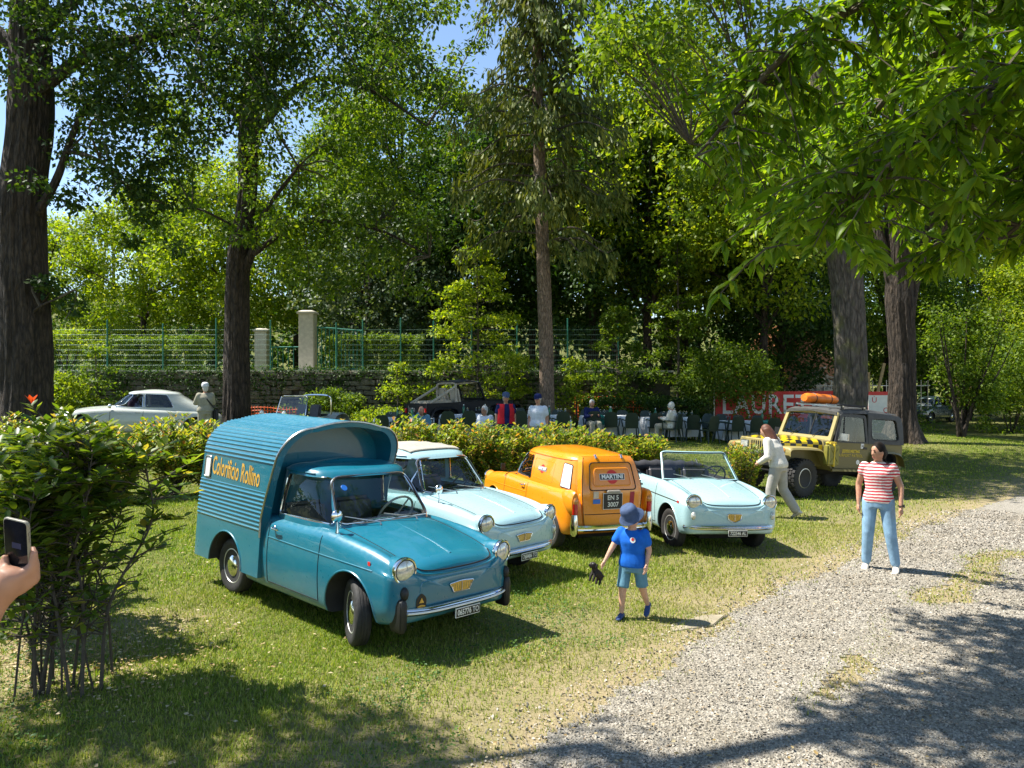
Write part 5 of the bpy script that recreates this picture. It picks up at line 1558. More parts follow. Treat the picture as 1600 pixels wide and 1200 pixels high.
        plate(car, (bx(0) + .03, .02, .305), (0, 1, 0), (0, 0, 1), plate_txt, (.265, .075))
    # windscreen wipers / mirror / glasshouse
    def mirror(x, y):
        q = cast(bv, (x, y, 1.5), (0, 0, -1), 0)
        m = MB(); m.tube([q, q + Vector((.0, 0, .05)), q + Vector((-.01, 0, .10))], [.016, .008, .007], 8)
        m.lathe([(.004, .022), (.03, .018), (.05, .006), (.052, -.004), (.044, -.008), (.002, -.008)], 24, Matrix.Translation(q + Vector((-.01, 0, .135))) @ Matrix.Rotation(math.pi / 2, 4, 'Y'))
        m.build('wing_mirror', M['chrome'], car)
    if kind == 'van': mirror(X(.62), -.575)
    if kind == 'sedan': mirror(X(.80), -.575)
    belt = .80
    if kind in ('van', 'sedan', 'panel'):
        top = {'van': 1.245, 'sedan': 1.225, 'panel': 1.215}[kind]
        xr0, xr1 = {'van': (-.38, -.36), 'sedan': (-1.02, -.82), 'panel': (-1.46, -1.33)}[kind]
        lv = [(belt, X(xr0), X(.635), .600), (.86, X(xr0), X(.605), .596), (1.0, X(xr0 + (xr1 - xr0) * .4), X(.50), .572), (1.12, X(xr0 + (xr1 - xr0) * .7), X(.395), .545), (top, X(xr1), X(.27), .510)]
        gh = greenhouse(car, paint, lv)
        gb = bvh_of(gh)
        tz = top - .015
        sc = [(-.485, .875), (.485, .875), (.405, tz), (-.405, tz)]
        scr = rounded_poly(sc, [.07, .07, .10, .10], 6)
        cuts = []
        c = MB(); c.prism(scr, lambda p: Vector((X(.12), p[0], p[1])), lambda p: Vector((X(1.0), p[0], p[1])), 1); cuts.append(c)
        sides = []
        if kind == 'van': sides = [('door', rounded_poly([(-.16, .875), (.475, .875), (.25, tz), (-.13, tz)], [.03, .03, .05, .05], 4), True)]
        if kind == 'sedan': sides = [('door', rounded_poly([(-.19, .87), (.475, .87), (.25, tz), (-.16, tz)], [.03, .03, .05, .05], 4), True), ('quarter', rounded_poly([(-.74, .875), (-.25, .87), (-.22, tz), (-.62, tz)], [.06, .03, .05, .09], 4), True)]
        if kind == 'panel': sides = [('door', rounded_poly([(-.19, .87), (.475, .87), (.25, tz - .01), (-.16, tz - .01)], [.03, .03, .05, .05], 4), False)]
        for nm, poly, gl in sides:
            c = MB(); c.prism([(X(p[0]), p[1]) for p in poly], lambda p: Vector((p[0], -1, p[1])), lambda p: Vector((p[0], 1, p[1])), 1); cuts.append(c)
        if kind == 'sedan':
            rw = rounded_poly([(-.46, .90), (.46, .90), (.40, tz), (-.40, tz)], .08, 5)
            c = MB(); c.prism(rw, lambda p: Vector((-.62, p[0], p[1])), lambda p: Vector((-1.3, p[0], p[1])), 1); cuts.append(c)
        boolean(gh, cuts); smooth(gh.data, 35)
        # screen
        wsc = empty('windscreen'); wsc.parent = car
        to3 = lambda p: Vector((2.2, p[0], p[1]))
        pane_from(gb, scr, to3, (-1, 0, 0), -.012).build('pane', M['glass'], wsc)
        m = MB(); m.tube([cast(gb, to3(p), (-1, 0, 0), .003) for p in scr], .011, 6, cyclic=True); m.build('rubber_seal', M['black'], wsc)
        m = MB(); m.tube([cast(gb, to3(p), (-1, 0, 0), .012) for p in rounded_poly([(a * 1.012, .873 if b < 1 else b + .004) for a, b in sc], [.07, .07, .1, .1], 6)], .005, 5, cyclic=True); m.build('chrome_strip', M['chrome'], wsc)
        for y0 in (-.16, .24):
            p0 = cast(gb, (2.2, y0, .86), (-1, 0, 0), .03); p1 = cast(gb, (2.2, y0 - .30 if y0 > 0 else y0 - .26, .93), (-1, 0, 0), .012)
            m = MB(); m.tube([p0 + Vector((.03, 0, -.012)), p0 + Vector((.015, 0, .012)), (p0 + p1) / 2 + Vector((.012, 0, .004)), p1], [.010, .006, .005, .004], 6)
            m.build('wiper', M['steel'], car)
        for nm, poly, gl in sides:
            for s in (1, -1):
                t3 = lambda p: Vector((X(p[0]), s * 1.5, p[1]))
                w = empty('side_window'); w.parent = car
                if gl: pane_from(gb, poly, t3, (0, -s, 0), -.012).build('pane', M['glass'], w)
                m = MB(); m.tube([cast(gb, t3(p), (0, -s, 0), .002) for p in poly], .008, 6, cyclic=True); m.build('window_trim', M['chrome'] if kind != 'panel' else M['black'], w)
                if nm == 'door' and kind != 'van':
                    m = MB(); m.tube([cast(gb, (X(.30), s * 1.5, z), (0, -s, 0), .0) for z in (.875, 1.0, 1.15)], .008, 6); m.build('quarterlight_bar', M['chrome'], w)
        if kind == 'sedan':
            t3 = lambda p: Vector((-2.2, p[0], p[1]))
            w = empty('rear_window'); w.parent = car
            pane_from(gb, rw, t3, (1, 0, 0), -.012).build('pane', M['glass'], w)
            m = MB(); m.tube([cast(gb, t3(p), (1, 0, 0), .002) for p in rw], .01, 6, cyclic=True); m.build('rubber_seal', M['black'], w)
            # fabric sunroof
            rings = []
            for x in np.linspace(-.62, .12, 14):
                ring = []
                for y in np.linspace(-.385, .385, 12):
                    q = cast(gb, (x, y, 2), (0, 0, -1), .012 + .004 * math.sin(x * 25)); ring.append(q)
                rings.append(ring)
            m = MB(); m.loft(rings, False, False); so = m.build('sunroof', M['canvas'], car)
            m = MB(); m.tube([r[0] for r in rings] + rings[-1][1:] + [r[-1] for r in reversed(rings[:-1])] + list(reversed(rings[0][1:-1])), .009, 6, cyclic=True); m.build('sunroof_edge', M['canvas'], so)
        for s in (1, -1):   # drip rail
            P = [cast(gb, (X(x), s * 1.5, top + .012), (0, -s, 0), .004) for x in np.linspace(xr1 + .08, .12, 14)]
            m = MB(); m.tube([p for p in P if p is not None], .008, 5); m.build('drip_rail', paint, gh)
    # interior
    for s in (1, -1):
        st = empty('seat'); st.parent = car
        m = MB(); m.box((X(.0), s * .27, .46), (.46, .44, .14)); m.build('cushion', M['seat'], st, bevel=.04, seg=3)
        m = MB(); m.box((X(-.235), s * .27, .70), (.12, .44, .48), Matrix.Rotation(-.22, 3, 'Y')); m.build('backrest', M['seat'], st, bevel=.045, seg=3)
    if kind in ('sedan', 'cabrio', 'panel'):
        m = MB(); m.box((-.62, 0, .46), (.35, .95, .14)); m.box((-.80, 0, .66), (.12, .95, .40), Matrix.Rotation(-.2, 3, 'Y')); m.build('rear_bench', M['seat'], car, bevel=.04, seg=3)
    m = MB(); m.box((X(.46), 0, .78), (.16, 1.05, .12)); m.build('dashboard', paint if kind == 'cabrio' else M['interior'], car, bevel=.03, seg=3)
    sw = Matrix.Translation((X(.30), .28, .865)) @ Matrix.Rotation(R(-62), 4, 'Y') @ Matrix.Rotation(math.pi, 4, 'X')
    m = MB(); m.tube([sw @ Vector((.185 * math.cos(a), .185 * math.sin(a), 0)) for a in np.linspace(0, 2 * math.pi, 33)[:-1]], .011, 8, cyclic=True)
    for a in (R(90), R(210), R(330)): m.tube([sw @ Vector((0, 0, .02)), sw @ Vector((.18 * math.cos(a), .18 * math.sin(a), 0))], .008, 6)
    m.tube([sw @ Vector((0, 0, .0)), Vector((X(.55), .28, .70))], .018, 8); m.build('steering_wheel', M['black'] if kind != 'van' else M['canvas'], car)
    # wheels
    for xa in (ax, -ax):
        for s in (1, -1):
            wheel(car, (xa, s * .565, .262), s, steer=steer if xa > 0 else 0)
    # underside pan between the wheels
    m = MB(); m.box((0, 0, .21), (wb + .5, .66, .10)); m.build('underbody', M['under'], car, bevel=.03)
    return car, bv, X

def make_teal_van():
    car, bv, X = make_micro('van', M['teal'], (-1.554, 7.185, .053), -.75, 'teal corrugated-side delivery van with gold lettering and rounded cab', '065776 TO', 1.94, R(-24))
    # load box: arch section with pressed ribs, leaning front edge
    W = .70; zs = .28; ztop = 1.685
    prof = []
    rr = .30; zc = ztop - .055 - rr
    def base(n=400):
        pts = []
        for t in np.linspace(0, 1, 160): pts.append((W - .035 * t, zs + (zc - zs) * t))
        for a in np.linspace(0, math.pi / 2, 60)[1:]: pts.append((W - .035 - rr + rr * math.cos(a), zc + rr * math.sin(a)))
        y0 = pts[-1][0]; z0 = pts[-1][1]
        for t in np.linspace(0, 1, 70)[1:]: pts.append((y0 * (1 - t), z0 + .055 * (1 - (1 - t) ** 2)))
        return pts
    pts = base(); s = 0; acc = [0]
    for i in range(1, len(pts)): acc.append(acc[-1] + math.hypot(pts[i][0] - pts[i - 1][0], pts[i][1] - pts[i - 1][1]))
    half = []
    per = .038
    N = int(acc[-1] / (per / 7))
    for q in np.linspace(0, acc[-1], N):
        y = np.interp(q, acc, [p[0] for p in pts]); z = np.interp(q, acc, [p[1] for p in pts])
        q2 = min(q + .004, acc[-1]); q1 = max(q - .004, 0)
        ty = np.interp(q2, acc, [p[0] for p in pts]) - np.interp(q1, acc, [p[0] for p in pts]); tz = np.interp(q2, acc, [p[1] for p in pts]) - np.interp(q1, acc, [p[1] for p in pts])
        L = math.hypot(ty, tz); ny, nz = tz / L, -ty / L
        rib = (.69 < z < 1.045) or (z > 1.315)
        a = max(0, math.sin(2 * math.pi * q / per)) ** 1.2 * .0085 if rib else 0
        half.append((y + ny * a, z + nz * a))
    def xf(z): return X(-.30) + .34 * max(0, (z - .80) / .9) ** 1.15
    def xr(z): return X(-1.50) - .05 + .13 * (z - zs) / 1.4 - .06 * (1 - abs((z - .9) / .8) ** 2)
    rings = []
    full = [(y, z) for y, z in half] + [(-y, z) for y, z in reversed(half[:-1])]
    for u in (0, .004, .012, .03, .1, .3, .5, .7, .9, .985, 1.0):
        k = {0: .93, .004: .965, .012: .985, .03: 1.0}.get(u, 1.0)
        rings.append([Vector((xr(z) + (xf(z) - xr(z)) * u, y * k, .95 + (z - .95) * (1 - (1 - k) * .6))) for y, z in full])
    mb = MB(); mb.loft(rings, True, True)
    o = mb.build('load_box', [M['teal'], M['interior']], car)
    bb = bvh_of(o)
    cut = []
    c = MB()
    inner = [(W - .07 - .035 * t, .55 + (zc - .55) * t) for t in np.linspace(0, 1, 6)]
    inner += [(W - .07 - .035 - (rr - .03) + (rr - .03) * math.cos(a), zc + (rr - .03) * math.sin(a)) for a in np.linspace(0, math.pi / 2, 10)[1:]]
    inner += [(inner[-1][0] * (1 - t), inner[-1][1] + .04 * (1 - (1 - t) ** 2)) for t in np.linspace(0, 1, 6)[1:]]
    inner = inner + [(-y, z) for y, z in reversed(inner[:-1])]
    c.loft([[Vector((X(-.34), y, z)) for y, z in inner], [Vector((X(.6), y, z)) for y, z in inner]], mat=0); cut.append(c)
    for s in (1, -1):
        c = MB(); c.cyl((-.97, s * .36, .285), (-.97, s * .95, .285), .315, n=40); c.m = [1] * len(c.f); cut.append(c)
    boolean(o, cut); smooth(o.data, 38)
    # pale beading round the front edge of the box
    m = MB(); hb = [p for p in pts if p[1] > .62]; fb = hb + [(-y, z) for y, z in reversed(hb[:-1])]
    m.tube([Vector((xf(z) + .002, y * 1.006, z + .005)) for y, z in fb][::3], .010, 6); m.build('edge_beading', M['steel'], car)
    for s in (1, -1):
        P = []
        for a in np.linspace(R(0), R(180), 24):
            q = cast(bb, (-.97 + .318 * math.cos(a), s * 1.2, .285 + .318 * math.sin(a)), (0, -s, 0), 0)
            if q is not None: P.append(q)
        m = MB(); m.tube(P, .008, 6); m.build('arch_lip', M['teal'], o)
        # small rear light panel high on the side
        Mx = frame_matrix((X(-1.385), s * 1.2, 1.17), (s * 1, 0, 0) if s < 0 else (-1, 0, 0), (0, 0, 1))
    poly = rounded_poly([(-1.475, 1.075), (-1.36, 1.075), (-1.345, 1.275), (-1.46, 1.275)], .025, 4)
    t3 = lambda p: Vector((p[0], -1.5, p[1]))
    pn = pane_from(bb, poly, t3, (0, 1, 0), .006).build('side_light_panel', M['white'], car)
    m = MB(); m.tube([cast(bb, t3(p), (0, 1, 0), .005) for p in poly], .008, 6, cyclic=True); m.build('panel_seal', M['steel'], pn)
    # gold lettering on the flat band (right side of the van)
    Mx = frame_matrix((X(-.82), -1.0, 1.175), (1, 0, -.035), (0, 0, 1))
    text_on('lettering', 'Colorificio Rollino', .245, Mx, M['gold'], car, sx=.50, shear=.12, bvh=bb, off=.003, bold=.004, subdiv=1)
    # stickers
    q = cast(bv, (2.5, -.40, .415), (-1, 0, 0), .004)
    m = MB(); pl = rounded_poly([(-.045, -.06), (.045, -.06), (.045, .03), (0, .07), (-.045, .03)], .02, 4)
    st = pane_from(bv, [(-.40 + a, .43 + b) for a, b in pl], lambda p: Vector((2.2, p[0], p[1])), (-1, 0, 0), .005).build('badge', M['platebl'], car)
    pane_from(bv, [(-.40 + a * .8, .395 + b * .25) for a, b in pl], lambda p: Vector((2.2, p[0], p[1])), (-1, 0, 0), .008).build('badge_band', M['gold'], st)
    pane_from(bv, [(-.40 - .022, .425), (-.40 + .022, .425), (-.40, .465)], lambda p: Vector((2.2, p[0], p[1])), (-1, 0, 0), .008).build('badge_triangle', M['gold'], st)
    m = MB(); m.lathe([(.03, 0), (.028, .003), (.002, .003)], 18, frame_matrix((X(.425), -.385, 1.165), (0, 1, 0), (-.65, 0, .76)))
    m.build('screen_sticker', M['bluest'], car)
    q = cast(bv, (1.20, -1.2, .69), (0, 1, 0), .003); m = MB(); m.box(q, (.03, .004, .03)); m.build('side_badge', M['red'], car)
    return car

def martini(parent, Mx, bvh, s):
    """red disc with a black bar and white capitals"""
    d = -(Mx.to_3x3() @ Vector((0, 0, 1)))
    def patch(poly, mat, off, nm):
        m = MB(); c = Vector((sum(p[0] for p in poly) / len(poly), sum(p[1] for p in poly) / len(poly)))
        rings = []
        for k in (1, .6, .2, .02):
            rings.append([cast(bvh, Mx @ Vector((c[0] + (p[0] - c[0]) * k, c[1] + (p[1] - c[1]) * k, 0)) - d * .5, d, off) for p in poly])
        m.loft(rings, True, False); return m.build(nm, mat, parent)
    patch([(s * .40 * math.cos(a), s * .40 * math.sin(a)) for a in np.linspace(0, 2 * math.pi, 33)[:-1]], M['red'], .003, 'logo_disc')
    patch([(-s * .86, -s * .18), (0, -s * .18), (s * .86, -s * .18), (s * .86, s * .18), (0, s * .18), (-s * .86, s * .18)], M['white'], .005, 'logo_border')
    patch([(-s * .83, -s * .155), (0, -s * .155), (s * .83, -s * .155), (s * .83, s * .155), (0, s * .155), (-s * .83, s * .155)], M['platebl'], .007, 'logo_bar')
    text_on('logo_lettering', 'MARTINI', s * .33, Mx, M['white'], parent, sx=1.15, bvh=bvh, off=.010, bold=s * .012)

def make_orange_van():
    car, bv, X = make_micro('panel', M['orange'], (.645, 11.02, -.02), 1.987, 'orange panel van seen from behind with red disc logos', '', 1.94, 0)
    car.scale = (.935,) * 3
    gh = [c for c in car.children if c.name.startswith('cabin')][0]
    gb = bvh_of(gh)
    xt = X(-1.5)
    # tailgate: a slightly raised panel running from bumper to roof
    def tail(y, z):
        a = cast(bv, (-3, y, z), (1, 0, 0), .0) if z < .84 else None
        b = cast(gb, (-3, y, z), (1, 0, 0), .0)
        c = [q for q in (a, b) if q is not None]
        if not c: return None
        return min(c, key=lambda q: q.x)
    def tail_x(z):   # fair curve
        return np.interp(z, [.36, .50, .80, .90, 1.1, 1.23, 1.29], [xt - .012, xt - .016, xt - .012, xt + .002, xt + .06, xt + .11, xt + .16])
    zz = np.linspace(.37, 1.288, 24); rings = []
    for z in zz:
        hw = np.interp(z, [.37, .5, .82, 1.0, 1.22, 1.288], [.42, .44, .47, .455, .41, .375])
        rings.append([Vector((tail_x(z) - .02 + .05 * (abs(y) / hw) ** 6 * .5, y * 1.0, z)) for y in np.linspace(-hw, hw, 17)])
    back = [[p + Vector((.12, 0, 0)) for p in r] for r in rings]
    m = MB()
    loops = [r + list(reversed(b)) for r, b in zip(rings, back)]
    m.loft(loops, True, True); tg = m.build('tailgate', M['orange'], car, sm=40)
    tb = bvh_of(tg)
    on = lambda p, off=.001: cast(tb, (-3, p[0], p[1]), (1, 0, 0), off)
    for poly, rad in (([(-.36, .86), (.36, .86), (.315, 1.215), (-.315, 1.215)], .0075), ([(-.29, .915), (.29, .915), (.265, 1.14), (-.265, 1.14)], .011)):
        rp = rounded_poly(poly, .05, 5); P = []
        for i in range(len(rp)):
            a, b = rp[i], rp[(i + 1) % len(rp)]
            for t in np.linspace(0, 1, 5)[:-1]: P.append(on((a[0] + (b[0] - a[0]) * t, a[1] + (b[1] - a[1]) * t)))
        m = MB(); m.tube(P, rad, 6, cyclic=True); m.build('pressed_frame', M['orange'] if rad > .01 else M['seam'], tg)
    for s in (1, -1):
        m = MB(); m.tube([on((s * np.interp(z, [.37, .5, .82, 1.0, 1.22, 1.288], [.42, .44, .47, .455, .41, .375]) * .985, z), .0) for z in np.linspace(.375, 1.28, 16)], .005, 6); m.build('shut_line', M['seam'], tg)
        m = MB(); q = Vector((tail_x(1.28) + .02, s * .2, 1.30)); m.tube([q, q + Vector((-.035, 0, .012)), q + Vector((-.06, 0, -.03))], .014, 8); m.build('hinge', M['chrome'], tg)
    m = MB(); m.tube([on((y, .545), .001) for y in np.linspace(-.42, .42, 12)], .005, 6); m.build('shut_line', M['seam'], tg)
    Mx = frame_matrix((xt - .3, 0, 1.045), (0, -1, 0), (.28, 0, 1))
    martini(tg, frame_matrix((xt, 0, 1.03), (0, -1, 0), (0, 0, 1)), tb, .225)
    pl = plate(car, (xt - .046, .015, .715), (0, -1, 0), (.03, 0, 1), '', (.30, .215), ['EN 5', '3007'], 1.0)
    m = MB(); m.box((xt - .06, .015, .845), (.06, .20, .035)); m.build('plate_lamp', M['canvas'], car, bevel=.01)
    for (a, b, c, d, mat, nm) in ((.265, .80, .04, .045, M['steel'], 'crest_sticker'), (.255, .715, .055, .03, M['bluest'], 'blue_sticker')):
        q = on((a, b), .002); m = MB(); m.box(q, (.004, c * 2, d * 2)); m.build(nm, mat, car, bevel=.001)
    poly = [(-.245, .60), (-.315, .60), (-.335, .83), (-.265, .83)]
    m = MB(); m.loft([[on(p, .003) for p in poly], [on(p, .005) for p in poly]]); m.build('red_stripe', simple('crimson', (.35, .008, .03), .5), car)
    # rear corner lamps on small fins
    for s in (1, -1):
        f = MB(); f.loft([[Vector((xt + .24 - a * .26, s * (.555 + b * w), z + c * w)) for a, b, c in ((0, -.05, -.02), (0, .07, -.02), (0, .05, .06), (0, -.03, .06))] if False else
                          [Vector((x, s * (.57 + .062 * w * math.cos(t)), .70 + (.16 * w) * math.sin(t))) for t in np.linspace(0, 2 * math.pi, 17)[:-1]] for x, w in ((xt + .55, .2), (xt + .35, .75), (xt + .12, 1), (xt - .01, .95), (xt - .03, .85))])
        f.build('rear_fin', M['orange'], car)
        l = empty('tail_lamp'); l.parent = car
        for z0, z1, mat, nm in ((.695, .775, M['amber'], 'amber_lens'), (.555, .692, M['redlens'], 'red_lens')):
            m = MB(); rings = []
            for t in np.linspace(0, 1, 7):
                z = z0 + (z1 - z0) * t
                k = 1 - .55 * max(0, (z - .72) / .06) ** 2 if z > .72 else 1
                rings.append([Vector((xt - .028 - .034 * k * math.cos(a), s * (.572 + .040 * k * math.sin(a)), z)) for a in np.linspace(0, 2 * math.pi, 13)[:-1]])
            m.loft(rings); m.build(nm, mat, l)
        m = MB(); m.loft([[Vector((xt - .02 - .062 * w * math.cos(a), s * (.575 + .055 * w * math.sin(a)), z)) for a in np.linspace(0, 2 * math.pi, 13)[:-1]] for z, w in ((.27, .5), (.30, .9), (.42, 1.0), (.50, .85), (.55, .7))]); m.build('overrider', M['chrome'], car)
    m = MB(); rings = []
    for y in np.linspace(-.58, .58, 31):
        x = xt - .075 + .09 * (abs(y) / .6) ** 4
        rings.append([Vector((x + a, y, .365 + b)) for a, b in ((.03, -.035), (.0, -.04), (-.018, -.02), (-.012, 0), (-.018, .02), (0, .04), (.03, .035))])
    m.loft(rings); m.build('rear_bumper', M['chrome'], car, sm=50)
    # side: pressed panel, logo, blanked quarter light
    for s in (1, -1):
        t3 = lambda p: Vector((p[0], s * 1.5, p[1]))
        poly = rounded_poly([(X(-1.27), .845), (X(-1.08), .865), (X(-1.06), 1.18), (X(-1.21), 1.16)], .02, 3)
        w = pane_from(gb, poly, t3, (0, -s, 0), .006).build('blanked_window', M['white'], car)
        m = MB(); m.tube([cast(gb, t3(p), (0, -s, 0), .004) for p in poly], .007, 6, cyclic=True); m.build('window_seal', M['seam'], w)
        poly = rounded_poly([(X(-.86), .875), (X(-.26), .90), (X(-.24), 1.165), (X(-.86), 1.155)], .03, 3); P = []
        for i in range(len(poly)):
            a, b = poly[i], poly[(i + 1) % len(poly)]
            for t in np.linspace(0, 1, 4)[:-1]: P.append(cast(gb, t3((a[0] + (b[0] - a[0]) * t, a[1] + (b[1] - a[1]) * t)), (0, -s, 0), -.002))
        m = MB(); m.tube(P, .006, 5, cyclic=True); m.build('pressed_frame', M['orange'], gh)
        martini(car, frame_matrix((X(-.52), s * .58, 1.035), (-s, 0, 0), (0, 0, 1)), gb, .155)
        m = MB(); m.box((X(.58), s * .66, .93), (.03, .07, .10)); m.tube([(X(.56), s * .60, .88), (X(.58), s * .66, .93)], .008, 6); m.build('door_mirror', M['black'], car, bevel=.012)
    m = MB(); m.ball((X(.02), .30, .80), (.10, .13, .16)); m.build('yellow_headrest', simple('yellow_vinyl', (.75, .55, .03), .5), car)
    return car

def make_sedan():
    car, bv, X = make_micro('sedan', M['ltblue'], (-1.035, 9.095, .035), -.701, 'pale blue closed microcar with grey fabric sunroof beside the teal van', '768486 TO', 1.84, 0)
    return car

def make_cabrio():
    car, bv, X = make_micro('cabrio', M['ltblue'], (2.50, 11.291, -.085), -1.365, 'pale blue open-top cabriolet with folded hood and bare windscreen frame', '722546 AL', 1.84, R(4))
    # windscreen frame
    def fr(y, t): return Vector((.60 - .10 * (abs(y) / .55) ** 2.6 - t * .30, y * (1 - .10 * t), .845 + t * .36))
    poly = rounded_poly([(-.555, 0), (.555, 0), (.53, 1), (-.53, 1)], [.01, .01, .09, .09], 6)
    loop = []
    for i in range(len(poly)):
        a, b = poly[i], poly[(i + 1) % len(poly)]
        for t in np.linspace(0, 1, 9)[:-1]:
            loop.append(fr(a[0] + (b[0] - a[0]) * t, a[1] + (b[1] - a[1]) * t))
    w = empty('windscreen'); w.parent = car
    m = MB(); m.tube(loop, .018, 8, cyclic=True); m.build('screen_frame', M['ltblue'], w)
    m = MB(); m.tube([p + Vector((.012, 0, 0)) for p in loop], .010, 6, cyclic=True); m.build('rubber_seal', M['black'], w)
    m = MB(); m.loft([[fr(y * .985, t) for y in np.linspace(-.55, .55, 17)] for t in np.linspace(.02, .98, 8)], False, False); m.build('pane', M['glass'], w)
    for y0 in (-.14, .26):
        p0 = fr(y0, .02) + Vector((.035, 0, 0)); p1 = fr(y0 - .28, .22) + Vector((.02, 0, 0))
        m = MB(); m.tube([p0, (p0 + p1) / 2 + Vector((.01, 0, .01)), p1], [.009, .005, .004], 6); m.build('wiper', M['steel'], car)
    # folded hood
    m = MB(); rings = []
    for y in np.linspace(-.60, .60, 25):
        k = 1 - .25 * abs(y / .6) ** 3; rings.append([Vector((-.80 + a * k + .10 * abs(y) * 0, y, .86 + b * k + .012 * math.sin(y * 31))) for a, b in ((-.17, -.03), (-.15, .05), (-.06, .10), (.02, .085), (.05, .13), (.12, .10), (.14, .02), (.10, -.03))])
    m.loft(rings); m.build('folded_hood', M['darkcloth'], car, sm=60)
    for s in (1, -1):
        m = MB(); m.tube([(-.86, s * .60, .85), (-.70, s * .615, .93), (-.45, s * .62, .90), (-.25, s * .61, .87)], .014, 6); m.tube([(-.80, s * .60, .86), (-.95, s * .60, 1.0)], .012, 6); m.build('hood_arm', M['black'], car)
    return car

make_teal_van(); make_sedan(); make_orange_van(); make_cabrio()
# ---------------------------------------------------------------- off-road cars
M['grey_top'] = simple('hardtop_grey', (.055, .055, .052), .7, 0, .25, 12, .1)
M['strap'] = simple('yellow_strap', (.62, .45, .03), .6)
M['orange_vinyl'] = simple('orange_vinyl', (.78, .19, .015), .45, 0, .15, 8, .3)
def checker_mat():
    m, nt, b, out = new_mat('checker_paint')
    tc = nnode(nt, 'ShaderNodeTexCoord'); mp = nnode(nt, 'ShaderNodeMapping'); mp.inputs['Scale'].default_value = (7.2, 7.2, 7.2); mp.inputs['Location'].default_value = (.02, .03, .37)
    nt.links.new(tc.outputs['Object'], mp.inputs[0])
    ck = nnode(nt, 'ShaderNodeTexChecker'); ck.inputs['Scale'].default_value = 1.0
    nt.links.new(mp.outputs[0], ck.inputs[0]); ck.inputs[1].default_value = (.80, .56, .004, 1); ck.inputs[2].default_value = (.012, .012, .012, 1)
    n = tex_noise(nt, 9, 4)
    c = mixrgb(nt, .25, ck.outputs[0], ramp(nt, n.outputs[0], [(.3, (.6, .58, .5)), (.7, (1, 1, 1))]).outputs[0], 'MULTIPLY')
    nt.links.new(c, b.inputs['Base Color']); b.inputs['Roughness'].default_value = .45
    return m
M['checker'] = checker_mat()

def knobby_wheel(parent, c, side, r=.385, wd=.27, steer=0, rimm=None):
    Mx = Matrix.Translation(c) @ Matrix.Rotation(steer, 4, 'Z') @ Matrix.Rotation(-side * math.pi / 2, 4, 'X'); h = wd / 2
    w = empty('wheel'); w.parent = parent
    t = MB(); t.lathe([(.19, -h * .85), (.22, -h), (r * .8, -h * 1.08), (r * .93, -h), (r * .95, -h * .6), (r * .95, h * .6), (r * .93, h), (r * .8, h * 1.08), (.22, h), (.19, h * .85)], 40, Mx)
    for k in range(26):
        a = 2 * math.pi * k / 26
        for zz, da in ((-h * .78, 0), (-h * .26, .12), (h * .26, 0), (h * .78, .12)):
            Rz = Matrix.Rotation(a + da, 4, 'Z')
            bb = MB(); bb.box((r * .965, 0, zz), (r * .075, .055, h * .40)); t.add([Mx @ (Rz @ Vector(v)) for v in bb.v], bb.f)
    t.build('tyre', M['rubber'], w)
    g = MB(); g.lathe([(.02, -h * .3), (.19, -h * .6), (.2, h * .9), (.185, h * .92), (.17, h * .5), (.11, h * .35), (.09, h * .55), (.05, h * .62), (.01, h * .62)], 28, Mx); g.build('rim', rimm or M['steel'], w)

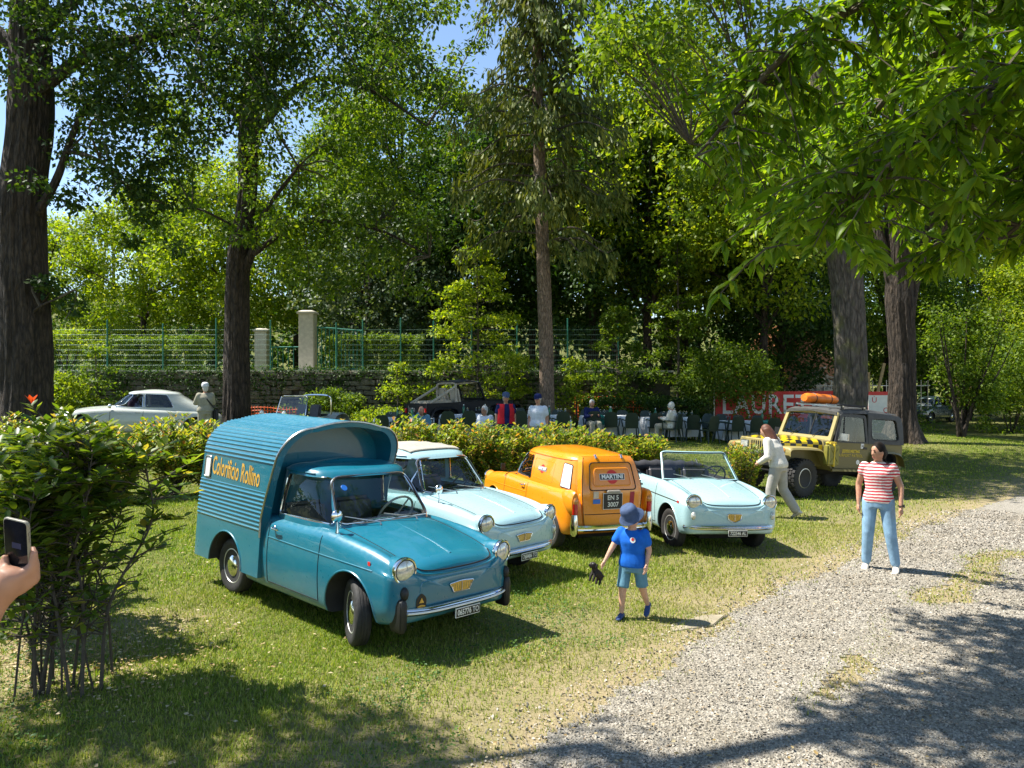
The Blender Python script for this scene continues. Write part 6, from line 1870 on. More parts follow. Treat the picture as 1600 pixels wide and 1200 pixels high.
def make_jeep(loc, rz, label, body, trim, hardtop=True, steer=0, tilt=0):
    car = empty('off_road_car', loc, rz, label, 'car'); settle(car, loc[0], loc[1], rz, tilt)
    hwid = .745
    # tub
    prof = [(-1.78, .62), (-1.78, 1.13), (.50, 1.13), (.50, .60), (.42, .56), (-.66, .56)]
    m = MB(); m.prism(prof, lambda p: Vector((p[0], -hwid, p[1])), lambda p: Vector((p[0], hwid, p[1])))
    tub = m.build('tub', [body, M['interior']], car, bevel=.02)
    cut = []
    for s in (1, -1):
        c = MB(); pl = rounded_poly([(-1.66, .3), (-.70, .3), (-.80, .88), (-.92, .94), (-1.46, .94), (-1.58, .88)], .08, 4)
        c.prism(pl, lambda p: Vector((p[0], s * .45, p[1])), lambda p: Vector((p[0], s * 1.2, p[1])), 1); cut.append(c)
    c = MB(); c.box((-.72, 0, 1.2), (1.98, 1.34, .9), None, 1); cut.append(c)
    boolean(tub, cut); smooth(tub.data, 35)
    # engine box and hood
    def hood_ring(x, lo, k=1):
        hw = np.interp(x, [.5, 1.62], [.70, .56]); zt = np.interp(x, [.5, 1.2, 1.62], [1.165, 1.145, 1.10])
        pts = [(-hw, lo), (-hw, zt - .07), (-hw + .02, zt - .03), (-hw + .06, zt - .008), (-hw * .5, zt + .008), (0, zt + .014), (hw * .5, zt + .008), (hw - .06, zt - .008), (hw - .02, zt - .03), (hw, zt - .07), (hw, lo)]
        return [Vector((x, y, z)) for y, z in pts]
    m = MB(); m.loft([hood_ring(x, .95) for x in np.linspace(.56, 1.60, 12)]); m.build('hood', M['checker'] if hardtop else body, car, sm=40)
    m = MB(); m.loft([[Vector((p.x, p.y * .96, min(p.z, .96))) for p in hood_ring(x, .62)] for x in (.5, 1.58)]); m.build('engine_bay', body, car)
    # cowl
    m = MB(); m.loft([[Vector((x, p.y * 1.02, p.z + .012)) for p in hood_ring(.5, .90)] for x in (.30, .52, .60)]); m.build('cowl', trim, car, sm=40)
    # grille with slots and lamps
    gr = MB(); gr.box((1.635, 0, .925), (.06, 1.10, .36)); g = gr.build('grille', trim, car, bevel=.025, seg=3)
    for k in range(7):
        m = MB(); m.box((1.668, (k - 3) * .062, .93), (.012, .032, .24)); m.build('grille_slot', M['seam'], g, bevel=.005)
    for s in (1, -1):
        h = empty('headlight'); h.parent = car
        m = MB(); m.box((1.668, s * .385, .955), (.02, .235, .165)); m.build('bezel', M['steel'], h, bevel=.012)
        m = MB(); m.box((1.678, s * .385, .955), (.02, .20, .13)); m.build('lens', M['lens'], h, bevel=.02, seg=3)
    # front fenders: flat wings with a sloping rear edge
    for s in (1, -1):
        path = [(1.66, .86), (1.665, .955), (1.60, .995), (1.35, 1.005), (1.0, 1.005), (.82, .985), (.70, .90), (.58, .70), (.50, .585)]
        P = catmull([(x, 0, z) for x, z in path], 4); rings = []
        for p in P: rings.append([Vector((p.x, s * y, p.z + dz)) for y, dz in ((.50, 0), (.80, 0), (.86, -.015), (.885, -.05), (.87, -.05), (.84, -.03), (.50, -.03))])
        m = MB(); m.loft(rings); m.build('front_fender', trim if hardtop else body, car, sm=40)
        m = MB(); m.lathe([(.045, 0), (.04, .015), (.003, .02)], 16, Matrix.Translation((1.665, s * .70, .925)) @ Matrix.Rotation(math.pi / 2, 4, 'Y')); m.build('indicator', M['amber'], car)
        P = catmull([(x, 0, z) for x, z in ((-1.70, .70), (-1.62, .88), (-1.48, .965), (-1.18, .985), (-.90, .965), (-.76, .88), (-.66, .62))], 4)
        m = MB(); m.loft([[Vector((p.x, s * y, p.z + dz)) for y, dz in ((.74, .01), (.86, -.0), (.885, -.04), (.86, -.04), (.74, -.02))] for p in P]); m.build('rear_fender', body, car, sm=40)
        m = MB(); m.box((-.08, s * .80, .565), (1.1, .12, .05)); st = m.build('side_step', M['black'] if not hardtop else body, car, bevel=.012)
        if hardtop:
            for k in range(3):
                m = MB(); m.add([Vector((-.22 + k * .13 + a, s * .864, z)) for a, z in ((0, .545), (.07, .545), (.11, .588), (.04, .588))], [(0, 1, 2, 3)]); m.build('step_tread', M['sand'], st)
    # bumper and winch
    m = MB(); m.box((1.86, 0, .66), (.10, 1.50, .15)); bp = m.build('front_bumper', M['black'], car, bevel=.015)
    if hardtop:
        m = MB(); m.cyl((1.78, -.28, .79), (1.78, .28, .79), .075, n=16); m.box((1.78, .34, .79), (.2, .14, .18)); m.box((1.78, -.34, .79), (.2, .14, .18)); m.build('winch', M['black'], car, bevel=.008)
        for s in (1, -1):
            m = MB(); m.lathe([(.03, 0), (.075, .04), (.08, .08), (.07, .09), (.003, .1)], 18, Matrix.Translation((1.86, s * .52, .84)) @ Matrix.Rotation(math.pi / 2, 4, 'Y')); m.build('spot_lamp', M['black'], bp)
            m = MB(); m.box((1.70, s * .42, .66), (.34, .08, .12)); m.build('frame_rail', M['under'], car)
            m = MB(); m.tube([(1.93, s * .38, .66), (1.98, s * .38, .63), (1.98, s * .38, .58), (1.93, s * .38, .56)], .016, 8); m.build('shackle', M['steel'], bp)
    m = MB(); m.box((-.1, 0, .50), (3.2, .72, .14)); m.cyl((1.18, -.6, .40), (1.18, .6, .40), .06); m.cyl((-1.18, -.6, .40), (-1.18, .6, .40), .06); m.build('chassis', M['under'], car)
    # windscreen frame
    def wp(y, t): return Vector((.42 - .22 * t, y * (1 - .04 * t), 1.15 + t * .60))
    outer = rounded_poly([(-.72, 0), (.72, 0), (.72, 1), (-.72, 1)], [.01, .01, .05, .05], 4); inner = rounded_poly([(-.64, .14), (.64, .14), (.64, .93), (-.64, .93)], .05, 4)
    m = MB(); n = len(outer)
    A = [wp(*p) for p in outer]; B = [wp(*p) for p in inner]; off = Vector((.045, 0, .018))
    m.loft([A, B, [q - off for q in B], [q - off for q in A]], True, False, cyclic=True); w = m.build('windscreen_frame', trim, car, sm=30)
    m = MB(); m.loft([[wp(y, t) - off * .5 for y in np.linspace(-.64, .64, 4)] for t in (.14, .93)], False, False); m.build('pane', M['glass'], w)
    m = MB(); m.tube([wp(.12, .14) - off * .4, wp(.12, .93) - off * .4], .012, 6); m.build('screen_bar', M['black'], w) if hardtop else None
    for y0 in (-.35, .25):
        m = MB(); m.tube([wp(y0, .10) + Vector((.02, 0, .01)), wp(y0 + .05, .2) + Vector((.025, 0, 0)), wp(y0 + .22, .42) + Vector((.012, 0, 0))], .008, 5); m.build('wiper', M['black'], car)
    # wheels
    for xa in (1.18, -1.18):
        for s in (1, -1): knobby_wheel(car, (xa, s * .70, .385), s, steer=steer if xa > 0 else 0)
    # seats, steering wheel
    for s in (1, -1):
        st = empty('seat'); st.parent = car; sm_ = M['seat'] if hardtop else M['seatbeige']
        m = MB(); m.box((-.25, s * .34, .92), (.5, .5, .16)); m.build('cushion', sm_, st, bevel=.04)
        m = MB(); m.box((-.52, s * .34, 1.26), (.14, .48, .66), Matrix.Rotation(-.18, 3, 'Y')); m.build('backrest', sm_, st, bevel=.05)
    m = MB(); m.box((.30, 0, 1.08), (.14, 1.3, .14)); m.build('dashboard', M['black'], car, bevel=.02)
    sw = Matrix.Translation((.08, .36, 1.20)) @ Matrix.Rotation(R(-60), 4, 'Y')
    m = MB(); m.tube([sw @ Vector((.19 * math.cos(a), .19 * math.sin(a), 0)) for a in np.linspace(0, 2 * math.pi, 25)[:-1]], .014, 6, cyclic=True); m.tube([sw @ Vector((0, -.19, 0)), sw @ Vector((0, .19, 0))], .01, 6); m.build('steering_wheel', M['black'], car)
    if hardtop:
        top = M['grey_top']
        # doors: skin with window opening
        for s in (1, -1):
            d = empty('door'); d.parent = car
            dp = rounded_poly([(-.66, .60), (.34, .60), (.36, 1.13), (-.66, 1.13)], .04, 3)
            m = MB(); m.prism(dp, lambda p: Vector((p[0], s * .735, p[1])), lambda p: Vector((p[0], s * .775, p[1]))); m.build('door_skin', body, d, bevel=.006)
            ou = rounded_poly([(-.66, 1.13), (.34, 1.13), (.16, 1.72), (-.60, 1.72)], [.01, .01, .06, .06], 4); inn = rounded_poly([(-.59, 1.16), (.25, 1.16), (.11, 1.665), (-.54, 1.665)], [.03, .03, .06, .06], 4)
            m = MB(); tilt_y = lambda p, o: Vector((p[0], s * (.765 - .10 * (p[1] - 1.13) - o), p[1]))
            m.loft([[tilt_y(p, 0) for p in ou], [tilt_y(p, -.004) for p in inn], [tilt_y(p, .03) for p in inn], [tilt_y(p, .03) for p in ou]], True, False, cyclic=True); m.build('window_frame', top, d, sm=30)
            m = MB(); m.add([tilt_y(p, .012) for p in inn], [tuple(range(len(inn)))]); m.build('pane', M['glass'], d)
            m = MB(); m.tube([tilt_y((.07, 1.16), .005), tilt_y((.03, 1.665), .005)], .010, 6); m.build('quarterlight_bar', M['black'], d)
            m = MB(); m.box((-.55, s * .785, 1.03), (.11, .02, .045)); m.build('handle', M['black'], d, bevel=.006)
            m = MB(); m.box((.22, s * .90, 1.25), (.05, .19, .14)); m.tube([(.26, s * .77, 1.18), (.22, s * .86, 1.24)], .012, 6); m.build('mirror', M['steel'] if s > 0 else M['black'], d, bevel=.02)
            Mx = frame_matrix((-.16, s * .778, .93), (-s, 0, 0), (0, 0, 1))
            text_on('lettering', 'JEEPERS MEETING', .085, frame_matrix((-.14, s * .779, .955), (-s, 0, 0), (0, 0, 1)), M['strap'], d, sx=.78, bold=.003)
            text_on('lettering', 'AIRPORT PATROL', .088, frame_matrix((-.14, s * .779, .865), (-s, 0, 0), (0, 0, 1)), M['strap'], d, sx=.92, space=1.12)
            m = MB(); m.box((-.47, s * .776, 1.075), (.09, .006, .10)); nb = m.build('number_patch', M['white'], d)
            text_on('number', '14', .085, frame_matrix((-.47, s * .7805, 1.075), (-s, 0, 0), (0, 0, 1)), M['platebl'], nb, sx=.8, bold=.004)
            m = MB(); m.lathe([(.05, 0), (.048, .004), (.018, .004), (.016, 0)], 18, Matrix.Translation((-.36, s * .777, .735)) @ Matrix.Rotation(-s * math.pi / 2, 4, 'X')); m.build('round_badge', M['white'], d)
        # hardtop: roof and rear quarters
        def sec(x, zt, hw, lo):
            P = [(hw, lo), (hw - .02, 1.30), (hw - .05, zt - .14), (hw - .075, zt - .06), (hw - .15, zt - .015), (hw * .45, zt + .012), (0, zt + .018)]
            F = P + [(-y, z) for y, z in reversed(P[:-1])]
            return [Vector((x, y, z)) for y, z in F]
        ro = [sec(x, zt, .745, lo) for x, zt, lo in ((-1.80, 1.66, 1.13), (-1.76, 1.76, 1.13), (-1.68, 1.80, 1.13), (-1.2, 1.835, 1.13), (-.69, 1.845, 1.13))]
        m = MB()
        hull = [r for r in ro]
        m.loft(hull, True, True); q = m.build('hardtop', [top, M['interior']], car, sm=40)
        c1 = MB(); c1.box((-1.2, 0, 1.38), (1.14, 1.32, .78), None, 1)
        cs = [c1]
        pl = rounded_poly([(-1.66, 1.22), (-.80, 1.22), (-.80, 1.66), (-1.58, 1.66)], .09, 5)
        c = MB(); c.prism(pl, lambda p: Vector((p[0], -1.2, p[1])), lambda p: Vector((p[0], 1.2, p[1])), 0); cs.append(c)
        c = MB(); c.prism(rounded_poly([(-.55, 1.24), (.55, 1.24), (.5, 1.64), (-.5, 1.64)], .07, 4), lambda p: Vector((-2.2, p[0], p[1])), lambda p: Vector((-1.5, p[0], p[1])), 0); cs.append(c)
        c = MB(); c.box((-.6, 0, 1.38), (.4, 1.32, .78), None, 1); cs.append(c)
        boolean(q, cs); smooth(q.data, 35)
        for s in (1, -1):
            w = empty('rear_side_window'); w.parent = car
            ty = lambda p, o: Vector((p[0], s * (.725 - .055 * (p[1] - 1.22) / .45 - o), p[1]))
            m = MB(); m.add([ty(p, .012) for p in pl], [tuple(range(len(pl)))]); m.build('pane', M['glass'], w)
            m = MB(); m.tube([ty(p, -.008) for p in pl], .012, 6, cyclic=True); m.build('rubber_seal', M['black'], w)
        rs = [[Vector((x, y, z)) for y, z in ((.69, zt - .09), (.66, zt - .03), (.55, zt), (.2, zt + .016), (0, zt + .018), (-.2, zt + .016), (-.55, zt), (-.66, zt - .03), (-.69, zt - .09), (-.6, zt - .07), (0, zt - .02), (.6, zt - .07))] for x, zt in ((-.70, 1.845), (-.2, 1.835), (.14, 1.81), (.24, 1.765))]
        m = MB(); m.loft(rs); m.build('roof', top, car, sm=40)
        m = MB(); m.ball((-1.05, .15, 1.30), (.30, .35, .24)); m.build('pale_luggage', M['canvas'], car)
        # roof rack
        rk = empty('roof_rack'); rk.parent = car
        for x in (.02, -.62):
            m = MB(); m.box((x, 0, 1.875), (.06, 1.30, .03)); m.build('rack_bar', M['steel'], rk, bevel=.008)
            for s in (1, -1):
                m = MB(); m.box((x, s * .62, 1.84), (.06, .03, .10)); m.build('rack_foot', M['black'], rk)
        for s in (1, -1):
            m = MB(); m.box((-.28, s * .40, 1.895), (1.05, .035, .03)); m.build('rack_rail', M['steel'], rk, bevel=.008)
        m = MB(); m.box((-.30, .58, 1.90), (.9, .10, .05), Matrix.Rotation(.06, 3, 'Z')); m.build('rolled_strap', M['darkcloth'], rk, bevel=.02)
        # spare wheel
        knobby_wheel(car, (-1.98, -.1, .98), 1, .37, .24, R(90))
        for s in (1, -1):
            m = MB(); m.box((-1.80, s * .62, .98), (.04, .10, .16)); m.build('tail_lamp', M['redlens'], car, bevel=.01)
    else:
        bars = MB()
        for s in (1, -1):
            bars.tube(catmull([(-.62, s * .58, 1.05), (-.64, s * .57, 1.60), (-.60, s * .50, 1.72), (-.60, 0, 1.74)], 5), .042, 8)
            bars.tube([(-.64, s * .57, 1.62), (-1.62, s * .60, 1.12)], .042, 8)
            bars.tube([(-.60, s * .50, 1.70), (.20, s * .60, 1.74)], .03, 8)
        bars.build('roll_bar', M['seatbeige'], car)
        m = MB(); m.loft([[Vector((x, y, z - .05 * (abs(y) / .66) ** 4)) for y in np.linspace(-.66, .66, 9)] + [Vector((x, y, z - .02 - .05 * (abs(y) / .66) ** 4)) for y in np.linspace(.66, -.66, 9)] for x, z in ((-.68, 1.80), (-.2, 1.84), (.22, 1.78))]); m.build('bikini_top', M['darkcloth'], car)
        m = MB(); m.box((-1.15, 0, 1.12), (.9, 1.0, .16)); m.build('rear_bench', M['seatbeige'], car, bevel=.05)
        m = MB(); m.box((-1.86, 0, .66), (.10, 1.5, .14)); m.build('rear_bumper', M['steel'], car, bevel=.02)
        text_on('lettering', 'Jeep', .26, frame_matrix((-1.784, .25, .95), (0, -1, 0), (0, 0, 1)), M['steel'], car, bold=.008)
        for s in (1, -1):
            m = MB(); m.box((-1.79, s * .62, .90), (.04, .12, .16)); m.build('tail_lamp', M['redlens'], car, bevel=.01)
    return car

jeep_loc, jeep_rz = (6.5, 16.7, -.20), 3.60
oj = make_jeep(jeep_loc, jeep_rz, 'olive and sand off-road car with checkered bonnet and grey hardtop', M['olive'], M['sand'], True, R(8), R(-1.5))
make_jeep((-1.55, 25.3, .10), R(36), 'black open off-road car with beige roll bars by the stone wall', M['blackpaint'], M['blackpaint'], False)

# things carried on the olive car
jl = Matrix.Translation(oj.location) @ oj.rotation_euler.to_matrix().to_4x4()
can = empty('jerry_can', jl @ Vector((.60, .93, .66)), jeep_rz, 'green fuel can with yellow strap hung on the olive off-road car', 'fuel can'); can.rotation_euler = oj.rotation_euler
m = MB(); m.box((0, 0, .22), (.34, .15, .44)); m.build('can_body', simple('can_green', (.21, .19, .03), .45, 0, .15), can, bevel=.035, seg=3)
for dz in (-.02, .02):
    m = MB(); m.tube([(-.10, dz, .43), (-.09, dz, .475), (.06, dz, .475), (.07, dz, .43)], .010, 6); m.build('grip', M['strap'], can)
m = MB(); m.box((0, 0, .22), (.035, .17, .46)); m.build('strap', M['strap'], can, bevel=.004)
m = MB(); m.tube([(-.1, .078, .36), (.10, .078, .08)], .007, 5); m.tube([(.1, .078, .36), (-.10, .078, .08)], .007, 5); m.build('pressed_cross', simple('can_green', (.21, .19, .03), .45), can)
m = MB(); m.cyl((.12, 0, .43), (.14, 0, .47), .03, n=12); m.build('spout_cap', M['strap'], can)
bun = empty('rolled_bundle', jl @ Vector((-.28, -.25, 1.905)), jeep_rz, 'orange rolled bundle tied on the roof of the olive car', 'bundle'); bun.rotation_euler = oj.rotation_euler
rings = []
for x in np.linspace(-.48, .48, 17):
    k = 1 - .25 * (abs(x) / .48) ** 8 - .06 * math.cos(x * 13) ** 2
    rings.append([Vector((x, .135 * k * math.cos(a), .11 + .11 * k * math.sin(a))) for a in np.linspace(0, 2 * math.pi, 19)[:-1]])
m = MB(); m.loft(rings); m.build('roll', M['orange_vinyl'], bun, sm=60)
for x in (-.24, .22):
    m = MB(); m.tube([(x, .134 * math.cos(a), .11 + .112 * math.sin(a)) for a in np.linspace(0, 2 * math.pi, 19)[:-1]], .008, 5, cyclic=True); m.build('tie', M['black'], bun)

# ---------------------------------------------------------------- the streamlined saloon, the rounded far saloon, the buggy
def make_saloon(name, loc, rz, label, paint, tab, lv, wheels, sides, scr, lamp, sc=1.0, rz_top=.0):
    car = empty(name, loc, rz, label, 'car'); settle(car, loc[0], loc[1], rz)
    L0, L1 = tab[0][0], tab[-1][0]
    xs = list(np.linspace(L0 + .4, L1 - .4, 46)) + [L1 - .4 + .4 * math.sin(math.pi / 2 * i / 9) for i in range(1, 9)] + [L0 + .4 - .4 * math.sin(math.pi / 2 * i / 9) for i in range(1, 9)]
    rings = []
    for x in sorted(xs):
        w, b, zf, zh = interp_table(tab, x)
        k = 1.0
        if x > L1 - .4: k = max(1 - ((x - L1 + .4) / .4) ** 3.2, .0) ** (1 / 2.6)
        if x < L0 + .4: k = max(1 - ((L0 + .4 - x) / .4) ** 3.2, .0) ** (1 / 2.6)
        zc = .5
        P = [(0, b), (.6 * w, b), (.9 * w, b + .02), (.98 * w, b + .12), (w, .48), (.985 * w, .66), (.95 * w, zf - .09), (.88 * w, zf - .02), (.78 * w, zf), (.6 * w, (zf + zh) / 2), (.3 * w, zh + .02), (0, zh + .03)]
        c = catmull([(0, p[0], p[1]) for p in P], 3)
        h = [(p.y * k, zc + (p.z - zc) * k) for p in c]
        rings.append([Vector((x, y, z)) for y, z in h] + [Vector((x, -y, z)) for y, z in reversed(h[1:-1])])
    m = MB(); m.loft(rings); body = m.build('body', [paint, M['interior']], car)
    bv = bvh_of(body); cut = []
    for xa, r in wheels:
        for s in (1, -1):
            c = MB(); c.cyl((xa, s * .5, .33), (xa, s * 1.3, .33), r + .06, n=32); c.m = [1] * len(c.f); cut.append(c)
    c = MB(); c.box(((lv[0][1] + lv[0][2]) / 2, 0, .95), (lv[0][2] - lv[0][1] - .5, 1.3, .9), None, 1); cut.append(c)
    boolean(body, cut); smooth(body.data, 40)
    for xa, r in wheels:
        for s in (1, -1): wheel(car, (xa, s * .68, r), s, r, .16, rim_r=.20)
    gh = greenhouse(car, paint, lv); gb = bvh_of(gh); cs = []
    c = MB(); c.prism(scr, lambda p: Vector((lv[-1][2] - .15, p[0], p[1])), lambda p: Vector((lv[0][2] + .3, p[0], p[1])), 1); cs.append(c)
    for poly in sides:
        c = MB(); c.prism(poly, lambda p: Vector((p[0], -1.5, p[1])), lambda p: Vector((p[0], 1.5, p[1])), 1); cs.append(c)
    boolean(gh, cs); smooth(gh.data, 40)
    w = empty('windscreen'); w.parent = car
    pane_from(gb, scr, lambda p: Vector((4, p[0], p[1])), (-1, 0, 0), -.01).build('pane', M['glass'], w)
    m = MB(); m.tube([cast(gb, (4, p[0], p[1]), (-1, 0, 0), .003) for p in scr], .012, 6, cyclic=True); m.build('screen_trim', M['chrome'], w)
    for poly in sides:
        for s in (1, -1):
            w = empty('side_window'); w.parent = car
            pane_from(gb, poly, lambda p: Vector((p[0], s * 2, p[1])), (0, -s, 0), -.01).build('pane', M['dglass'], w)
            m = MB(); m.tube([cast(gb, (p[0], s * 2, p[1]), (0, -s, 0), .003) for p in poly], .01, 6, cyclic=True); m.build('window_trim', M['chrome'], w)
    for s in (1, -1):
        for xe in (sides[0][0][0] - .06, ):
            pass
        for xe in (min(p[0] for p in sides[0]) - .04, max(p[0] for p in sides[0]) + .1):
            P = line_on(bv, [(xe, s * 2, z) for z in (.3, .45, .6, .75, .85)], (0, -s, 0), 0)
            m = MB(); m.tube(P, .005, 5); m.build('shut_line', M['seam'], body)
        q = cast(bv, (min(p[0] for p in sides[0]) + .05, s * 2, .80), (0, -s, 0), .01); m = MB(); m.tube([q, q + Vector((.14, 0, 0))], .012, 6); m.build('handle', M['chrome'], car)
        lamp(car, bv, s)
    m = MB(); m.box(((lv[0][1] + lv[0][2]) / 2, 0, .62), (lv[0][2] - lv[0][1] - .8, 1.2, .16)); m.box(((lv[0][1] + lv[0][2]) / 2 - .25, 0, .88), (.16, 1.2, .46)); m.box((lv[0][1] + .75, 0, .88), (.16, 1.2, .40)); m.build('seats', M['seat'], car, bevel=.04)
    return car, bv

DS = [(-2.35, .62, .30, .78, .76), (-1.8, .72, .24, .86, .84), (-1.2, .78, .2, .89, .88), (0, .86, .18, .90, .90), (.6, .895, .18, .91, .94), (1.0, .90, .18, .90, .93), (1.5, .90, .19, .86, .88), (2.0, .88, .22, .78, .77), (2.35, .84, .27, .68, .66), (2.5, .82, .3, .62, .6)]
def ds_lamp(car, bv, s):
    poly = rounded_poly([(2.06, .56), (2.42, .50), (2.40, .63), (2.14, .72)], .05, 4)
    P = [cast(bv, (p[0], s * 2, p[1]), (0, -s, 0), .006) for p in poly]
    if all(q is not None for q in P):
        o = pane_from(bv, poly, lambda p: Vector((p[0], s * 2, p[1])), (0, -s, 0), .006).build('headlight_glass', M['black'], car)
        m = MB(); m.tube(P, .012, 6, cyclic=True); m.build('lamp_trim', M['chrome'], o)
ds, bv = make_saloon('vintage_saloon', (-11.6, 24.3, .36), R(198), 'silver white streamlined saloon parked beside the left tree trunk', M['silverwhite'], DS,
    [(.86, -1.95, 1.02, .70), (.95, -1.85, .93, .68), (1.15, -1.45, .66, .62), (1.36, -1.10, .42, .555)], [(1.55, .34), (-1.57, .32)],
    [rounded_poly([(-.06, .96), (.72, .96), (.34, 1.34), (-.04, 1.37)], .04, 4), rounded_poly([(-.95, .97), (-.13, .96), (-.11, 1.37), (-.72, 1.36)], .05, 4)],
    rounded_poly([(-.60, .98), (.60, .98), (.50, 1.36), (-.50, 1.36)], .08, 5), ds_lamp)
m = MB(); m.tube([(2.50 - .28 * (abs(y) / .85) ** 3, y, .47) for y in np.linspace(-.85, .85, 25)], .04, 8); m.build('front_bumper', M['chrome'], ds)
m = MB(); m.lathe([(.004, .0), (.06, .015), (.075, .06), (.06, .09), (.004, .1)], 16, Matrix.Translation((.86, .86, .98)) @ Matrix.Rotation(-math.pi / 2, 4, 'Y')); m.build('wing_mirror', M['chrome'], ds)
m = MB(); m.ball((.25, .3, 1.05), (.16, .22, .28)); m.build('purple_seat_cover', simple('purple_cloth', (.10, .04, .09), .8), ds)

FAR = [(-2.2, .6, .35, .8, .78), (-1.6, .74, .28, .92, .88), (-1.0, .8, .25, .95, .95), (0, .82, .25, .97, .98), (.8, .82, .25, .98, 1.0), (1.4, .8, .27, .95, .96), (2.0, .74, .32, .86, .84), (2.25, .66, .38, .76, .72)]
def far_lamp(car, bv, s):
    headlight(car, (2.08, s * .58, .78), (1, 0, 0), .095)
far, bv = make_saloon('rounded_saloon', (25.6, 47.5, -.32), R(215), 'dark slate rounded saloon parked far off beyond the right trees', M['darkgreycar'], FAR,
    [(.92, -1.6, .95, .68), (1.05, -1.5, .82, .66), (1.25, -1.3, .6, .6), (1.45, -.95, .4, .53)], [(1.3, .34), (-1.3, .34)],
    [rounded_poly([(-.1, 1.02), (.62, 1.02), (.34, 1.42), (-.08, 1.44)], .05, 4), rounded_poly([(-.95, 1.02), (-.18, 1.02), (-.16, 1.44), (-.78, 1.42)], .06, 4)],
    rounded_poly([(-.55, 1.06), (.55, 1.06), (.46, 1.42), (-.46, 1.42)], .08, 5), far_lamp)
m = MB(); m.tube([(2.30 - .2 * (abs(y) / .8) ** 3, y, .5) for y in np.linspace(-.8, .8, 21)], .06, 8); m.build('front_bumper', M['chrome'], far)
m = MB(); m.box((2.22, 0, .66), (.06, .5, .22)); m.build('grille', M['chrome'], far, bevel=.03)

bug = empty('beach_buggy', (-6.9, 25.4, .24), R(245), 'silver open buggy with tall screen and roll hoop below the wall', 'car')
rings = []
for x, w, lo, hi in ((-1.6, .45, .55, .75), (-1.3, .6, .38, .86), (-.8, .66, .3, .80), (0, .68, .28, .74), (.6, .68, .3, .80), (1.0, .62, .36, .84), (1.4, .5, .42, .78), (1.65, .3, .48, .64)):
    rings.append([Vector((x, w * math.copysign(abs(math.cos(a)) ** .55, math.cos(a)), (lo + hi) / 2 + (hi - lo) / 2 * math.copysign(abs(math.sin(a)) ** .6, math.sin(a)))) for a in np.linspace(0, 2 * math.pi, 25)[:-1]])
m = MB(); m.loft(rings); tub = m.build('tub', [M['buggy'], M['interior']], bug)
c = MB(); c.box((-.25, 0, .95), (1.2, 1.0, .9), None, 1); boolean(tub, [c]); smooth(tub.data, 40)
for s in (1, -1):
    for xa in (1.05, -1.05):
        P = catmull([(xa + .45, 0, .55), (xa + .32, 0, .78), (xa, 0, .86), (xa - .32, 0, .78), (xa - .45, 0, .55)], 4)
        m = MB(); m.loft([[Vector((p.x, s * y, p.z + dz)) for y, dz in ((.48, .0), (.80, -.01), (.84, -.06), (.48, -.05))] for p in P]); m.build('fender', M['buggy'], bug, sm=50)
        wheel(bug, (xa, s * .68, .30), s, .30, .2, rim_r=.17)
    headlight(bug, (1.35, s * .45, .90), (1, 0, .05), .085)
    m = MB(); m.tube([(1.2, s * .45, .76), (1.3, s * .45, .86)], .02, 6); m.build('lamp_stalk', M['chrome'], bug)
fr = lambda y, t: Vector((.55 - .22 * t, y, .80 + .62 * t))
pl = rounded_poly([(-.6, 0), (.6, 0), (.54, 1), (-.54, 1)], [.02, .02, .12, .12], 5)
w = empty('windscreen'); w.parent = bug
m = MB(); m.tube([fr(*p) for p in pl], .02, 8, cyclic=True); m.build('screen_frame', M['chrome'], w)
m = MB(); m.add([fr(*p) for p in pl], [tuple(range(len(pl)))]); m.build('pane', M['glass'], w)
m = MB(); m.tube(catmull([(-.75, -.6, .7), (-.75, -.6, 1.25), (-.73, -.45, 1.42), (-.73, .45, 1.42), (-.75, .6, 1.25), (-.75, .6, .7)], 5), .03, 8); m.build('roll_hoop', M['chrome'], bug)
for s in (1, -1):
    m = MB(); m.box((-.35, s * .27, .82), (.14, .44, .62), Matrix.Rotation(-.2, 3, 'Y')); m.build('seat_back', M['seat'], bug, bevel=.05)
